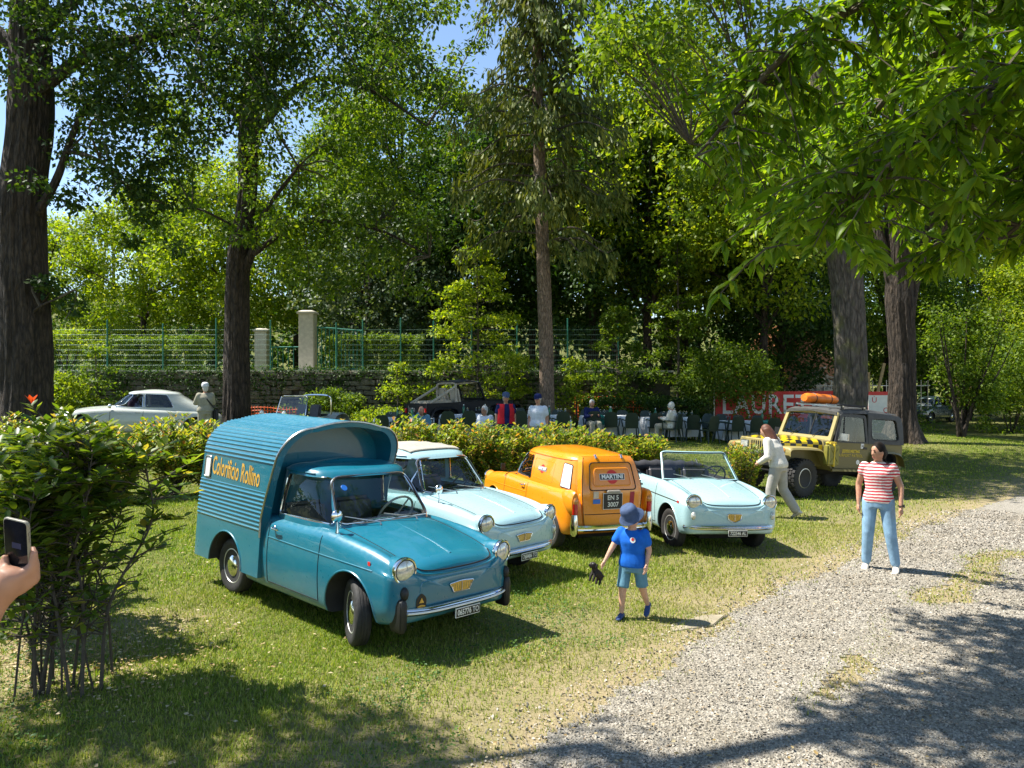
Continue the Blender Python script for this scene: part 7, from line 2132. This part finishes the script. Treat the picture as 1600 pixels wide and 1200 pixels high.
# ---------------------------------------------------------------- people
def skin_mat(name, c):
    m, nt, b, out = new_mat(name)
    n = tex_noise(nt, 14, 4)
    r = ramp(nt, n.outputs[0], [(.35, [x * .86 for x in c]), (.65, [min(1, x * 1.1) for x in c])])
    nt.links.new(r.outputs[0], b.inputs['Base Color']); b.inputs['Roughness'].default_value = .5
    b.inputs['Subsurface Weight'].default_value = .12; b.inputs['Subsurface Radius'].default_value = (.02, .008, .004); b.inputs['Subsurface Scale'].default_value = .5
    return m
def cloth_mat(name, c, vary=.14, scale=18, bumps=.35):
    return simple(name, c, .85, 0, vary, scale, bumps, spec=.2)
def stripe_mat(name, a, b_, per):
    m, nt, b, out = new_mat(name)
    tc = nnode(nt, 'ShaderNodeTexCoord'); sx = nnode(nt, 'ShaderNodeSeparateXYZ'); nt.links.new(tc.outputs['Object'], sx.inputs[0])
    n = tex_noise(nt, 5, 3); ma = nnode(nt, 'ShaderNodeMath', operation='MULTIPLY_ADD'); nt.links.new(n.outputs[0], ma.inputs[0]); ma.inputs[1].default_value = .035; nt.links.new(sx.outputs[2], ma.inputs[2])
    w = nnode(nt, 'ShaderNodeMath', operation='MULTIPLY'); nt.links.new(ma.outputs[0], w.inputs[0]); w.inputs[1].default_value = 1 / per
    fr = nnode(nt, 'ShaderNodeMath', operation='FRACT'); nt.links.new(w.outputs[0], fr.inputs[0])
    g = nnode(nt, 'ShaderNodeMath', operation='GREATER_THAN'); nt.links.new(fr.outputs[0], g.inputs[0]); g.inputs[1].default_value = .48
    nt.links.new(mixrgb(nt, g.outputs[0], a, b_), b.inputs['Base Color']); b.inputs['Roughness'].default_value = .85
    n2 = tex_noise(nt, 9, 4); bump(nt, n2.outputs[0], .4, .02, b)
    return m
M['skin'] = skin_mat('skin_light', (.58, .33, .22)); M['skin_tan'] = skin_mat('skin_tanned', (.46, .235, .145))
M['hair_dark'] = simple('hair_dark', (.012, .008, .006), .65, 0, .3, 60, .4, 0, .15); M['hair_red'] = simple('hair_auburn', (.11, .036, .016), .6, 0, .35, 60, .5); M['hair_grey'] = simple('hair_white', (.58, .56, .52), .6, 0, .15, 60, .5)
M['denim'] = cloth_mat('light_denim', (.22, .36, .50), .22, 9); M['stripe'] = stripe_mat('striped_jersey', (.72, .66, .62), (.52, .035, .05), .036)
M['cream'] = cloth_mat('cream_knit', (.66, .62, .54)); M['greytr'] = cloth_mat('grey_trousers', (.40, .38, .35), .12, 12)
M['boyblue'] = cloth_mat('bright_blue_cotton', (.01, .12, .52)); M['shorts'] = cloth_mat('dusty_blue_shorts', (.11, .24, .32)); M['hat'] = cloth_mat('blue_denim_hat', (.06, .09, .17), .2, 25)
M['navy'] = cloth_mat('navy_cotton', (.012, .02, .09)); M['redvest'] = cloth_mat('red_waistcoat', (.58, .02, .03)); M['whitesh'] = cloth_mat('white_polo', (.66, .68, .72)); M['khaki'] = cloth_mat('khaki', (.33, .31, .24)); M['sneaker'] = simple('pale_shoe', (.62, .56, .48), .7)
M['blueshoe'] = simple('blue_shoe', (.02, .05, .16), .6)

def chain(mb, pts, rad, n=12):
    """limb: tapered tube with rounded joints"""
    P = [Vector(p) for p in pts]
    Q = []; rr = []
    for i in range(len(P) - 1):
        for t in np.linspace(0, 1, 5)[:-1]: Q.append(P[i].lerp(P[i + 1], t)); rr.append(rad[i] + (rad[i + 1] - rad[i]) * t)
    Q.append(P[-1]); rr.append(rad[-1])
    mb.tube(Q, rr, n)
    for p, r in zip(P, rad): mb.ball(p, r * .995, n, 8)

def trunk_sections(mb, secs, fwd=Vector((1, 0, 0)), n=20):
    """secs (centre, half width sideways, half depth); ring axes follow fwd"""
    side = Vector((0, 0, 1)).cross(fwd).normalized(); rings = []
    for c, w, d in secs:
        c = Vector(c); rings.append([c + side * (w * math.copysign(abs(math.cos(a)) ** .85, math.cos(a))) + fwd * (d * math.sin(a)) for a in np.linspace(0, 2 * math.pi, n + 1)[:-1]])
    mb.loft(rings)

def hand(mb, wrist, d, palm_n, s=1.0, curl=.5, thumb_side=None):
    """relaxed hand: palm, four fingers, thumb"""
    d = Vector(d).normalized(); pn = Vector(palm_n); pn = (pn - d * pn.dot(d)).normalized(); sd = d.cross(pn)
    if thumb_side is not None and sd.dot(Vector(thumb_side)) < 0: sd = -sd
    w = Vector(wrist)
    mb.tube([w, w + d * .04 * s, w + d * .085 * s], [.024 * s, .030 * s, .030 * s], 10)
    for i, L in enumerate((.072, .08, .075, .058)):
        b = w + d * .08 * s + sd * (.027 - .018 * i) * s
        q1 = b + (d * math.cos(curl * .5) + pn * math.sin(curl * .5)) * L * .5 * s; q2 = q1 + (d * math.cos(curl * 1.4) + pn * math.sin(curl * 1.4)) * L * .5 * s
        chain(mb, [b, q1, q2], [.0095 * s, .009 * s, .0075 * s], 8)
    t0 = w + d * .025 * s + sd * .022 * s; t1 = t0 + (d * .6 + sd * .7 + pn * .2).normalized() * .04 * s
    chain(mb, [t0, t1, t1 + (d * .85 + sd * .25 + pn * .3).normalized() * .035 * s], [.012 * s, .011 * s, .009 * s], 8)

def person(loc, rz, label, H, J=None, skin='skin', top=None, sleeve='short', bottom=None, leg='long', shoe='sneaker', hair=None, hair_style='short', vox=.011, hat=None, bulk=1.0, face=True, group=None, baggy=1.0, head_yaw=0, head_pitch=0, seated=False, hs_=1.0):
    k = H / 1.70
    p = empty('person', (loc[0], loc[1], Tf(loc[0], loc[1]) + (loc[2] if len(loc) > 2 else 0)), rz, label, 'person', group)
    j = dict(pelvis=(0, 0, .95), waist=(.0, 0, 1.08), chest=(.0, 0, 1.28), neck=(.0, 0, 1.445), head=(.02, 0, 1.585),
             ls=(0, .170, 1.375), rs=(0, -.170, 1.375), le=(-.03, .235, 1.12), re=(-.03, -.235, 1.12), lw=(.03, .25, .87), rw=(.03, -.25, .87),
             lh=(0, .09, .92), rh=(0, -.09, .92), lk=(.02, .10, .50), rk=(.02, -.10, .50), la=(-.02, .11, .09), ra=(-.02, -.11, .09))
    if seated: j.update(pelvis=(0, 0, .50), waist=(-.02, 0, .64), chest=(-.03, 0, .84), neck=(.0, 0, 1.0), head=(.03, 0, 1.14), ls=(-.02, .175, .95), rs=(-.02, -.175, .95), le=(.06, .22, .70), re=(.06, -.22, .70), lw=(.30, .14, .76), rw=(.30, -.14, .76), lh=(.02, .09, .50), rh=(.02, -.09, .50), lk=(.43, .11, .50), rk=(.43, -.11, .50), la=(.42, .11, .09), ra=(.42, -.11, .09))
    if J: j.update(J)
    j = {a: Vector(b) * k for a, b in j.items()}
    hy = Matrix.Rotation(head_yaw, 3, 'Z') @ Matrix.Rotation(head_pitch, 3, 'Y')
    F = Vector((1, 0, 0)); b = MB()
    hd = j['head']
    kb = k; k = k * hs_
    # head with jaw, nose, ears
    b.ball(hd, (.092 * k, .074 * k, .115 * k), 20, 14, M=hy); b.ball(hd + hy @ Vector((.022, 0, -.055)) * k, (.066 * k, .056 * k, .065 * k), 16, 10, M=hy)
    b.ball(hd + hy @ Vector((.094, 0, -.018)) * k, (.020 * k, .014 * k, .024 * k), 10, 8, M=hy)
    for s in (1, -1): b.ball(hd + hy @ Vector((-.004, s * .076, -.01)) * k, (.022 * k, .010 * k, .032 * k), 10, 8, M=hy)
    b.tube([j['neck'] - Vector((0, 0, .07)) * k, j['neck'], hd - Vector((.012, 0, .05)) * k], [.058 * k, .052 * k, .050 * k], 12)
    k = kb
    def torso(mb, g=0.0, hem=-.10):
        B = bulk
        trunk_sections(mb, [(j['pelvis'] + Vector((0, 0, hem)) * k, (.14 * B + g + (.03 if g else 0)) * k, (.10 * B + g + (.015 if g else 0)) * k), (j['pelvis'] + Vector((0, 0, .02)) * k, (.170 * B + g) * k, (.115 * B + g) * k), (j['waist'], (.138 * B + g) * k, (.098 * B + g) * k), ((j['waist'] + j['chest']) / 2, (.150 * B + g) * k, (.108 * B + g) * k), (j['chest'], (.165 * B + g) * k, (.118 * B + g) * k), ((j['ls'] + j['rs']) / 2 - Vector((0, 0, .035)) * k, (.165 * B + g) * k, (.095 * B + g) * k), ((j['ls'] + j['rs']) / 2 + Vector((0, 0, .03)) * k, (.10 + g) * k, (.07 + g) * k), (j['neck'], (.055 + g) * k, (.055 + g) * k)])
        for a in ('ls', 'rs'): mb.ball(j[a] - Vector((0, 0, .018)) * k, (.058 * B + g * .8) * k, 12, 8)
    torso(b)
    for s, e, w, sg in (('ls', 'le', 'lw', 1), ('rs', 're', 'rw', -1)):
        chain(b, [j[s], j[e], j[w]], [.050 * k * bulk, .040 * k * bulk, .026 * k])
        d = (j[w] - j[e]).normalized(); hand(b, j[w], d, (0, -sg, 0) if abs(d.y) < .8 else (0, 0, -1), k, .55, (1, 0, 0))
    for h, kn, a in (('lh', 'lk', 'la'), ('rh', 'rk', 'ra')):
        chain(b, [j[h], j[kn], j[a]], [.085 * k * bulk, .056 * k * bulk, .036 * k])
    me = fuse(b, vox * k, 3); link_mesh('body', me, p, M[skin])
    # clothes
    if top:
        c = MB(); torso(c, .020 * baggy, -.05)
        for s, e, w in (('ls', 'le', 'lw'), ('rs', 're', 'rw')):
            if sleeve == 'short': chain(c, [j[s], j[s].lerp(j[e], .55)], [(.056 * bulk + .008 * baggy) * k, (.056 * bulk + .010 * baggy) * k])
            elif sleeve == 'cap': chain(c, [j[s], j[s].lerp(j[e], .30)], [(.050 * bulk + .012) * k, (.050 * bulk + .014) * k])
            elif sleeve == 'long': chain(c, [j[s], j[e], j[e].lerp(j[w], .95)], [(.060 * bulk + .010 * baggy) * k, (.048 * bulk + .012 * baggy) * k, (.034 + .010 * baggy) * k])
        me = fuse(c, vox * k, 3)
        # a neckline: drop what rises up the neck
        bm = bmesh.new(); bm.from_mesh(me); nk = j['neck'] - Vector((0, 0, .005)) * k
        bmesh.ops.delete(bm, geom=[v for v in bm.verts if (v.co - (j['neck'] + Vector((.012, 0, .02)) * k)).length < .064 * k], context='VERTS'); bm.to_mesh(me); bm.free()
        link_mesh('top', me, p, M[top])
    if bottom:
        c = MB(); g = .012 * baggy
        trunk_sections(c, [(j['pelvis'] + Vector((0, 0, -.12)) * k, (.15 * bulk + g) * k, (.11 * bulk + g) * k), (j['pelvis'], (.172 * bulk + g) * k, (.118 * bulk + g) * k), (j['pelvis'].lerp(j['waist'], .55), (.150 * bulk + g) * k, (.106 * bulk + g) * k)])
        for h, kn, a in (('lh', 'lk', 'la'), ('rh', 'rk', 'ra')):
            if leg == 'long': chain(c, [j[h], j[kn], j[a].lerp(j[kn], .05)], [(.090 * bulk + g) * k, (.064 * bulk + g * 1.3) * k, (.046 + g * 1.8) * k])
            else:
                c.ball(j[h], (.082 * bulk + g * .6) * k, 12, 8); c.tube([j[h].lerp(j[kn], t_) for t_ in (0, .3, .6, .96)], [(.082 * bulk + g * .6) * k, (.078 * bulk + g * .6) * k, (.074 * bulk + g * .6) * k, (.074 * bulk + g * .7) * k], 14)
        link_mesh('trousers' if leg == 'long' else 'shorts', fuse(c, vox * k, 3), p, M[bottom])
    for a, kn in (('la', 'lk'), ('ra', 'rk')):
        c = MB(); q = j[a]; dn = (q - j[kn]).normalized(); fd = Vector((1, 0, 0)); fd = (fd - dn * fd.dot(dn)).normalized() if abs(fd.dot(dn)) < .95 else Vector((0, 0, 1)); sd = fd.cross(dn)
        rings = []
        for t, w, h in ((-.075, .022, .05), (-.06, .036, .085), (-.01, .040, .10), (.05, .042, .075), (.11, .046, .05), (.16, .038, .035), (.185, .016, .022)):
            rings.append([q + dn * .088 * k + (fd * t + sd * w * math.cos(u) - dn * (h * (.5 + .5 * math.sin(u)))) * k for u in np.linspace(0, 2 * math.pi, 13)[:-1]])
        c.loft(rings); c.build('shoe', M[shoe], p, sm=60)
    k = kb * hs_
    if face:
        for s in (1, -1):
            c = MB(); c.ball(hd + hy @ Vector((.080, s * .030, .012)) * k, (.010 * k, .016 * k, .008 * k), 10, 6, M=hy); c.build('eye', M['hair_dark'], p)
            c = MB(); c.tube([hd + hy @ Vector((.086, s * y, .034 + dz)) * k for y, dz in ((.014, 0), (.032, .006), (.048, -.002))], .0045 * k, 5); c.build('eyebrow', M[hair] if hair else M['hair_grey'], p)
        c = MB(); c.tube([hd + hy @ Vector((.082 - abs(y) * .25, y, -.064 + abs(y) * .25)) * k for y in (-.03, -.015, 0, .015, .03)], [.003 * k, .006 * k, .0075 * k, .006 * k, .003 * k], 6); c.build('mouth', simple('lips', (.42, .12, .10), .5), p)
    if hair:
        c = MB()
        if hair_style in ('short', 'tied', 'long', 'curly'):
            c.ball(hd + hy @ Vector((-.020, 0, .022)) * k, (.096 * k, .084 * k, .112 * k), 20, 14, M=hy)
            c.ball(hd + hy @ Vector((-.045, 0, -.03)) * k, (.062 * k, .076 * k, .085 * k), 16, 12, M=hy)
        if hair_style == 'tied': c.ball(hd + hy @ Vector((-.10, 0, -.03)) * k, (.05 * k, .045 * k, .06 * k), 12, 10, M=hy); c.tube([hd + hy @ Vector((-.09, 0, -.05)) * k, hd + hy @ Vector((-.10, 0, -.17)) * k], [.03 * k, .012 * k], 10)
        if hair_style == 'long':
            for i in range(26):
                a = R(-115 + 230 * i / 25) + math.pi
                s0 = hd + hy @ Vector((math.cos(a) * .070 - .02, math.sin(a) * .072, .05)) * k
                s1 = hd + hy @ Vector((math.cos(a) * .095 - .03, math.sin(a) * .088, -.09)) * k
                s2 = s1 + Vector((-.02 * math.cos(i) - .15 * math.sin(max(head_pitch, 0) * 2), .01 * math.sin(i * 2.1), -.22 - .05 * math.sin(i * 1.7))) * k
                c.tube(catmull([s0, s1, s2], 5), [.022 * k] * 8 + [.016 * k, .010 * k, .004 * k], 7)
        if hair_style == 'curly':
            r2 = random.Random(3)
            for i in range(60):
                d = Vector((r2.gauss(0, 1) - .4, r2.gauss(0, 1), r2.gauss(0, 1) + .5)).normalized(); c.ball(hd + Vector((-.02, 0, .02)) * k + Vector((d.x * .09, d.y * .085, d.z * .11)) * k, .03 * k, 8, 6)
        link_mesh('hair', fuse(c, vox * .8 * k, 2), p, M[hair])
    if hat:
        kind, hm = hat; c = MB()
        prof = [(.155, -.028), (.150, -.020), (.108, .018), (.100, .075), (.085, .115), (.05, .128), (.002, .130)] if kind == 'bucket' else [(.100, .01), (.101, .03), (.098, .075), (.08, .112), (.045, .13), (.002, .135)]
        c.lathe([(r * k, z * k) for r, z in prof], 26, Matrix.Translation(hd + hy @ Vector((-.008, 0, .035)) * k) @ hy.to_4x4())
        ho = c.build('hat', M[hm], p, sm=60)
        if kind == 'cap':
            c = MB(); c.loft([[hd + hy @ Vector((.075 + a, y, .045 - .3 * a - dz)) * k for y in np.linspace(-.075 + a * .35, .075 - a * .35, 7)] for a, dz in ((0, 0), (.04, 0), (.085, .0))], False, False); c.build('peak', M[hm], ho)
    return p, j

def toward(dx, dy): return math.atan2(dy, dx)

# woman in the striped top
w1, jj = person((4.40, 9.30), toward(-.55, -.84), 'woman in red striped top and light jeans standing on the gravel edge', 1.53,
    dict(lk=(.03, .15, .50), rk=(.03, -.12, .50), la=(-.01, .21, .09), ra=(-.02, -.15, .09), lh=(0, .10, .92), rh=(0, -.10, .92), lw=(.06, .28, .86), le=(-.02, .27, 1.12), rw=(.02, -.24, .86), re=(-.05, -.25, 1.12), head=(.03, 0, 1.575)),
    'skin_tan', 'stripe', 'cap', 'denim', 'long', 'sneaker', 'hair_dark', 'tied', .0135, None, 1.04, True, None, .75, R(-38), R(8))
m = MB(); q = jj['lw'] * 1.0; m.tube([q + Vector((.03 * math.cos(a), .03 * math.sin(a), .02)) for a in np.linspace(0, 2 * math.pi, 13)[:-1]], .007, 6, cyclic=True); m.box(q + Vector((.01, .034, .02)), (.034, .014, .036)); m.build('watch', M['black'], w1)
# woman in cream walking to the olive car
w2, jj = person((4.47, 12.98), toward(-.72, .69), 'woman with long auburn hair in cream top and grey trousers seen from behind', 1.60,
    dict(chest=(.10, 0, 1.26), neck=(.17, 0, 1.40), head=(.24, 0, 1.52), ls=(.13, .165, 1.36), rs=(.13, -.165, 1.36), le=(.08, .245, 1.09), re=(.08, -.235, 1.09), lw=(.26, .19, .98), rw=(.27, -.16, 1.0), waist=(.03, 0, 1.08), lk=(.10, .10, .50), la=(.12, .10, .09), rk=(-.02, -.12, .50), ra=(-.24, -.18, .13)),
    'skin', 'cream', 'long', 'greytr', 'long', 'sneaker', 'hair_red', 'long', .015, None, 1.0, False, None, 1.7, R(20), R(22))
# child
c1, jj = person((1.10, 7.05), toward(-.45, -.89), 'small child in blue T-shirt, shorts and denim bucket hat walking on the lawn', 1.06,
    dict(head=(.06, 0, 1.47), neck=(.02, 0, 1.30), chest=(0, 0, 1.12), waist=(0, 0, .95), rs=(.0, -.175, 1.25), ls=(0, .175, 1.25), re=(.10, -.28, 1.02), rw=(.20, -.36, .83), le=(-.04, .235, 1.0), lw=(.08, .23, .80), lh=(0, .105, .76), rh=(0, -.105, .76), lk=(-.03, .135, .45), la=(-.16, .17, .18), rk=(.09, -.125, .43), ra=(.12, -.13, .09), pelvis=(0, 0, .80)),
    'skin', 'boyblue', 'short', 'shorts', 'short', 'blueshoe', 'hair_red', 'short', .0155, ('bucket', 'hat'), 1.1, False, None, 1.2, R(-24), R(36), hs_=1.25)
m = MB(); m.lathe([(.026, 0), (.025, .0015), (.002, .002)], 20, frame_matrix(jj['chest'] + Vector((.108, .035, .03)), (0, 1, 0), (-.1, 0, 1))); e = m.build('shirt_badge', M['platewh'], c1)
m = MB(); m.lathe([(.013, .0025), (.002, .003)], 12, frame_matrix(jj['chest'] + Vector((.1085, .035, .036)), (0, 1, 0), (-.1, 0, 1))); m.build('badge_mark', M['red'], e)
# toy dog hanging from the child's hand
hw = c1.matrix_basis @ (jj['rw'] + Vector((.02, -.03, -.08)))
dog = empty('toy_dog', (hw.x - .03, hw.y, hw.z + .01), toward(-.75, -.65), 'small dark plush dog held in the child\'s right hand', 'toy')
b = MB(); b.tube(catmull([(-.10, 0, -.075), (-.05, 0, -.05), (.02, 0, -.035), (.06, 0, -.0)], 4), [.034, .038, .04, .042, .044, .045, .044, .042, .04, .038, .034, .032, .03], 12); b.ball((.085, 0, .012), (.044, .038, .038), 14, 10); b.ball((.125, 0, -.004), (.028, .022, .020), 10, 8)
for sx, sy in ((.03, .025), (.03, -.025), (-.085, .025), (-.085, -.025)): chain(b, [(sx, sy, -.05), (sx + .01, sy, -.10), (sx + .005, sy, -.145)], [.020, .016, .014], 8)
chain(b, [(-.11, 0, -.06), (-.15, 0, -.03)], [.012, .007], 6)
dog.scale = (.82,) * 3; dog.rotation_euler[1] = R(-28)
link_mesh('dog_body', fuse(b, .007, 2), dog, simple('dark_plush', (.025, .018, .015), .9, 0, .4, 40, .5))
for s in (1, -1):
    m = MB(); m.ball((.075, s * .042, .008), (.014, .009, .032), 10, 8); m.build('ear', simple('ear_plush', (.02, .014, .012), .9), dog)
    m = MB(); m.ball((.118, s * .018, .022), .006, 8, 6); m.build('eye', M['lens'], dog)
m = MB(); m.ball((.152, 0, .0), (.007, .009, .007), 8, 6); m.build('nose', M['black'], dog)

# the two standing men behind the hedge
person((.66, 19.6), toward(-.3, -.95), 'man in white polo shirt and dark cap standing behind the hedge', 1.68, None, 'skin_tan', 'whitesh', 'short', 'khaki', 'long', 'sneaker', 'hair_grey', 'short', .024, ('cap', 'navy'), 1.2, True, None, 1.3)
v, jj = person((-.16, 19.8), toward(.2, -.98), 'man in open red waistcoat and navy shirt standing behind the hedge', 1.68, None, 'skin_tan', 'navy', 'short', 'navy', 'long', 'sneaker', 'hair_grey', 'short', .024, ('cap', 'hat'), 1.2, True, None, 1.2)
for s in (1, -1):
    m = MB(); rings = []
    for z, y0, y1, d in ((.92, .06, .235, .165), (1.1, .07, .215, .16), (1.28, .07, .23, .172), (1.42, .055, .19, .12)):
        rings.append([Vector((d * math.cos(t), s * y, z)) for y, t in zip(np.linspace(y0, y1, 6), np.linspace(.1, 1.3, 6))] + [Vector((-.13 * (1 if i else 1), s * y, z)) for i, y in enumerate((.21, .12, .0))])
    m.loft(rings, False, False); m.build('waistcoat', M['redvest'], v, sm=60)
# photographer by the streamlined saloon
v, jj = person((-8.95, 22.6), toward(-.55, .83), 'man in pale waistcoat and white cap with a shoulder bag by the saloon', 1.74, dict(le=(.12, .24, 1.16), lw=(.30, .08, 1.30), re=(.12, -.24, 1.16), rw=(.30, -.08, 1.30)), 'skin_tan', 'khaki', 'long', 'khaki', 'long', 'sneaker', 'hair_grey', 'short', .024, ('cap', 'whitesh'), 1.2, False, None, 1.5)
m = MB(); m.tube([jj['ls'] + Vector((.06, -.05, .05)), jj['chest'] + Vector((-.16, 0, 0)), jj['rh'] + Vector((-.15, -.12, .1))], .022, 6); m.build('bag_strap', M['black'], v)
m = MB(); m.box(jj['rh'] + Vector((-.12, -.17, -.12)), (.26, .12, .34)); m.build('bag', M['black'], v, bevel=.03)
# seated guests
seat_spots = [((-2.45, 20.9, 0), toward(.3, -.95), 'bald man in blue shirt seated behind the hedge, resting on his hand', 'skin_tan', 'shorts', None, None),
              ((-.72, 20.6, 0), toward(-.6, -.8), 'man in white shirt seated left of the man in the red waistcoat', 'skin_tan', 'whitesh', 'hair_grey', 'short'),
              ((2.55, 24.75, 0), toward(.2, -1), 'grey-haired man in dark top seated before the clipped hedge', 'skin_tan', 'navy', 'hair_grey', 'short'),
              ((5.05, 24.55, 0), toward(-.85, .5), 'white-haired woman in beige top seated at the tables', 'skin', 'cream', 'hair_grey', 'curly')]
for l, a, lb, sk, tp, hr_, hs in seat_spots:
    v, jj = person(l, a, lb, 1.70, dict(rw=(.10, -.10, 1.06), re=(.20, -.2, .78)) if hr_ is None else None, sk, tp, 'long', 'khaki', 'long', 'sneaker', hr_, hs or 'short', .024, None, 1.15, True, None, 1.3, seated=True)
    if l[1] < 22:
        ch_ = copy_tree(c0); ch_.location = (l[0], l[1], Tf(l[0], l[1])); ch_.rotation_euler = (0, 0, a - math.pi / 2)
        ch_['label'] = 'dark green chair under the bald man in blue behind the hedge' if hr_ is None else 'dark green chair under the seated man in white behind the hedge'
    elif 'woman' in lb:
        ch_ = copy_tree(c0); ch_.location = (l[0], l[1], Tf(l[0], l[1])); ch_.rotation_euler = (0, 0, a - math.pi / 2); ch_['label'] = 'dark green chair under the white-haired woman'

# ---------------------------------------------------------------- the other photographer at the left edge: raised hand with a phone
HX, HY, HZ = -1.275, 2.0, 1.645            # centre of the phone grip
ph = empty('phone', (HX, HY, HZ), 0, 'dark screened phone with pale case held up at the left edge', 'phone')
rot = Matrix.Rotation(R(-12), 3, 'Z') @ Matrix.Rotation(R(9), 3, 'Y') @ Matrix.Rotation(R(12), 3, 'X')
pw, pt, phh = .074, .010, .150
def pv(x, y, z): return rot @ Vector((x, y, z))
body = rounded_poly([(-pw / 2, -phh / 2), (pw / 2, -phh / 2), (pw / 2, phh / 2), (-pw / 2, phh / 2)], .011, 5)
m = MB(); m.loft([[pv(p[0] * k, y, p[1] * k + .045) for p in body] for y, k in ((-pt / 2, .97), (-pt / 2 + .002, 1), (pt / 2 - .002, 1), (pt / 2, .97))]); m.build('case', simple('phone_case', (.30, .27, .20), .4), ph, sm=50)
m = MB(); m.add([pv(p[0] * .93, -pt / 2 - .0006, p[1] * .96 + .045) for p in body], [tuple(range(len(body)))]); scn = m.build('screen', simple('phone_screen', (.012, .012, .014), .08, 0, .3, 40), ph)
m = MB(); m.add([pv(x, -pt / 2 - .0010, z + .045) for x, z in ((-.012, -.004), (.016, -.004), (.016, .012), (-.012, .012))], [(0, 1, 2, 3)]); m.build('screen_picture', simple('screen_picture', (.06, .06, .12), .2), scn)
for z in (.085, .07):
    m = MB(); m.box(pv(pw / 2 + .0008, 0, z), (.002, .004, .011), rot); m.build('side_button', M['steel'], ph)

arm = empty('person', (-1.72, 1.62, Tf(-1.72, 1.62)), toward(.25, .97), 'bare-armed person at the left edge raising a phone', 'person')
inv = arm.matrix_basis.inverted()
def L(v): return inv @ Vector(v)
g = Vector((HX, HY, HZ))
b = MB()
wr = g + Vector((-.038, -.035, -.098)); sh = Vector((-1.60, 1.66, 1.42))
el = Vector((-1.395, 1.86, 1.31))
chain(b, [L(sh), L(el), L(wr)], [.055, .046, .031], 14)
# palm wraps the lower right edge of the phone
pc = g + Vector((-.012, -.030, -.050))
b.tube([L(wr), L(wr.lerp(pc, .5)), L(pc), L(pc + Vector((.018, -.0, .035)))], [.031, .036, .040, .030], 12)
b.ball(L(pc + Vector((.012, .004, .012))), .034, 14, 10); b.ball(L(pc + Vector((-.014, -.012, -.004))), .030, 12, 10)
th0 = pc + Vector((-.020, -.018, .010)); chain(b, [L(th0), L(g + pv(-.030, -.016, -.012)), L(g + pv(-.026, -.014, .014))], [.017, .014, .0115], 10)       # thumb on the screen side
ix = pc + Vector((.030, .004, .016)); chain(b, [L(ix), L(g + pv(.046, -.004, .000)), L(g + pv(.046, .004, .032)), L(g + pv(.030, .016, .040))], [.015, .0125, .011, .009], 10)  # index along the edge
for q, zz in enumerate((.006, -.014, -.034)):
    f0 = pc + Vector((.026, .010 + .004 * q, .004 - .012 * q)); chain(b, [L(f0), L(g + pv(.048, .004, zz - .006)), L(g + pv(.034, .018, zz)), L(g + pv(.008, .018, zz + .002))], [.0135, .012, .0105, .009], 10)
# rest of the figure, outside the picture
k = 1.0
trunk_sections(b, [(Vector((0, 0, .85)), .14, .10), (Vector((0, 0, .95)), .17, .12), (Vector((0, 0, 1.1)), .14, .10), (Vector((0, 0, 1.30)), .17, .12), (Vector((0, 0, 1.44)), .16, .09), (Vector((0, 0, 1.50)), .06, .06)])
chain(b, [Vector((0, -.17, 1.43)), L(sh)], [.06, .056]); chain(b, [Vector((0, .17, 1.43)), Vector((-.03, .24, 1.15)), Vector((.05, .25, .9))], [.055, .042, .03])
hand(b, Vector((.05, .25, .9)), (0.1, 0, -1), (0, -1, 0), 1, .5, (1, 0, 0))
b.tube([Vector((0, 0, 1.46)), Vector((.01, 0, 1.60))], [.055, .05], 12); b.ball(Vector((.03, 0, 1.66)), (.092, .075, .115), 18, 12); b.ball(Vector((.125, 0, 1.64)), (.02, .014, .022), 8, 6)
for s in (1, -1): chain(b, [Vector((0, s * .09, .92)), Vector((.02, s * .10, .5)), Vector((-.02, s * .11, .05))], [.085, .056, .04])
me = fuse(b, .0095, 2); link_mesh('body', me, arm, M['skin_tan'])
c = MB(); trunk_sections(c, [(Vector((0, 0, .85)), .16, .12), (Vector((0, 0, .95)), .185, .135), (Vector((0, 0, 1.1)), .16, .12), (Vector((0, 0, 1.30)), .185, .135), (Vector((0, 0, 1.45)), .17, .10), (Vector((0, 0, 1.50)), .08, .07)])
for s in (1, -1): c.ball(Vector((0, s * .17, 1.42)), .07, 12, 8)
link_mesh('top', fuse(c, .014, 3), arm, M['navy'])
c = MB(); trunk_sections(c, [(Vector((0, 0, .80)), .15, .12), (Vector((0, 0, .95)), .19, .14), (Vector((0, 0, 1.02)), .17, .125)])
for s in (1, -1): chain(c, [Vector((0, s * .09, .92)), Vector((.02, s * .10, .5)), Vector((-.02, s * .11, .12))], [.10, .075, .06])
link_mesh('trousers', fuse(c, .014, 3), arm, M['khaki'])
c = MB(); c.ball(Vector((.005, 0, 1.69)), (.10, .085, .11), 18, 12); link_mesh('hair', fuse(c, .012, 1), arm, M['hair_dark'])
for s in (1, -1):
    c = MB(); c.loft([[Vector((x, s * .11 + w * math.cos(u), h * (.5 + .5 * math.sin(u)))) for u in np.linspace(0, 2 * math.pi, 11)[:-1]] for x, w, h in ((-.09, .03, .07), (-.02, .042, .10), (.08, .046, .06), (.16, .03, .03))]); c.build('shoe', M['blueshoe'], arm, sm=60)
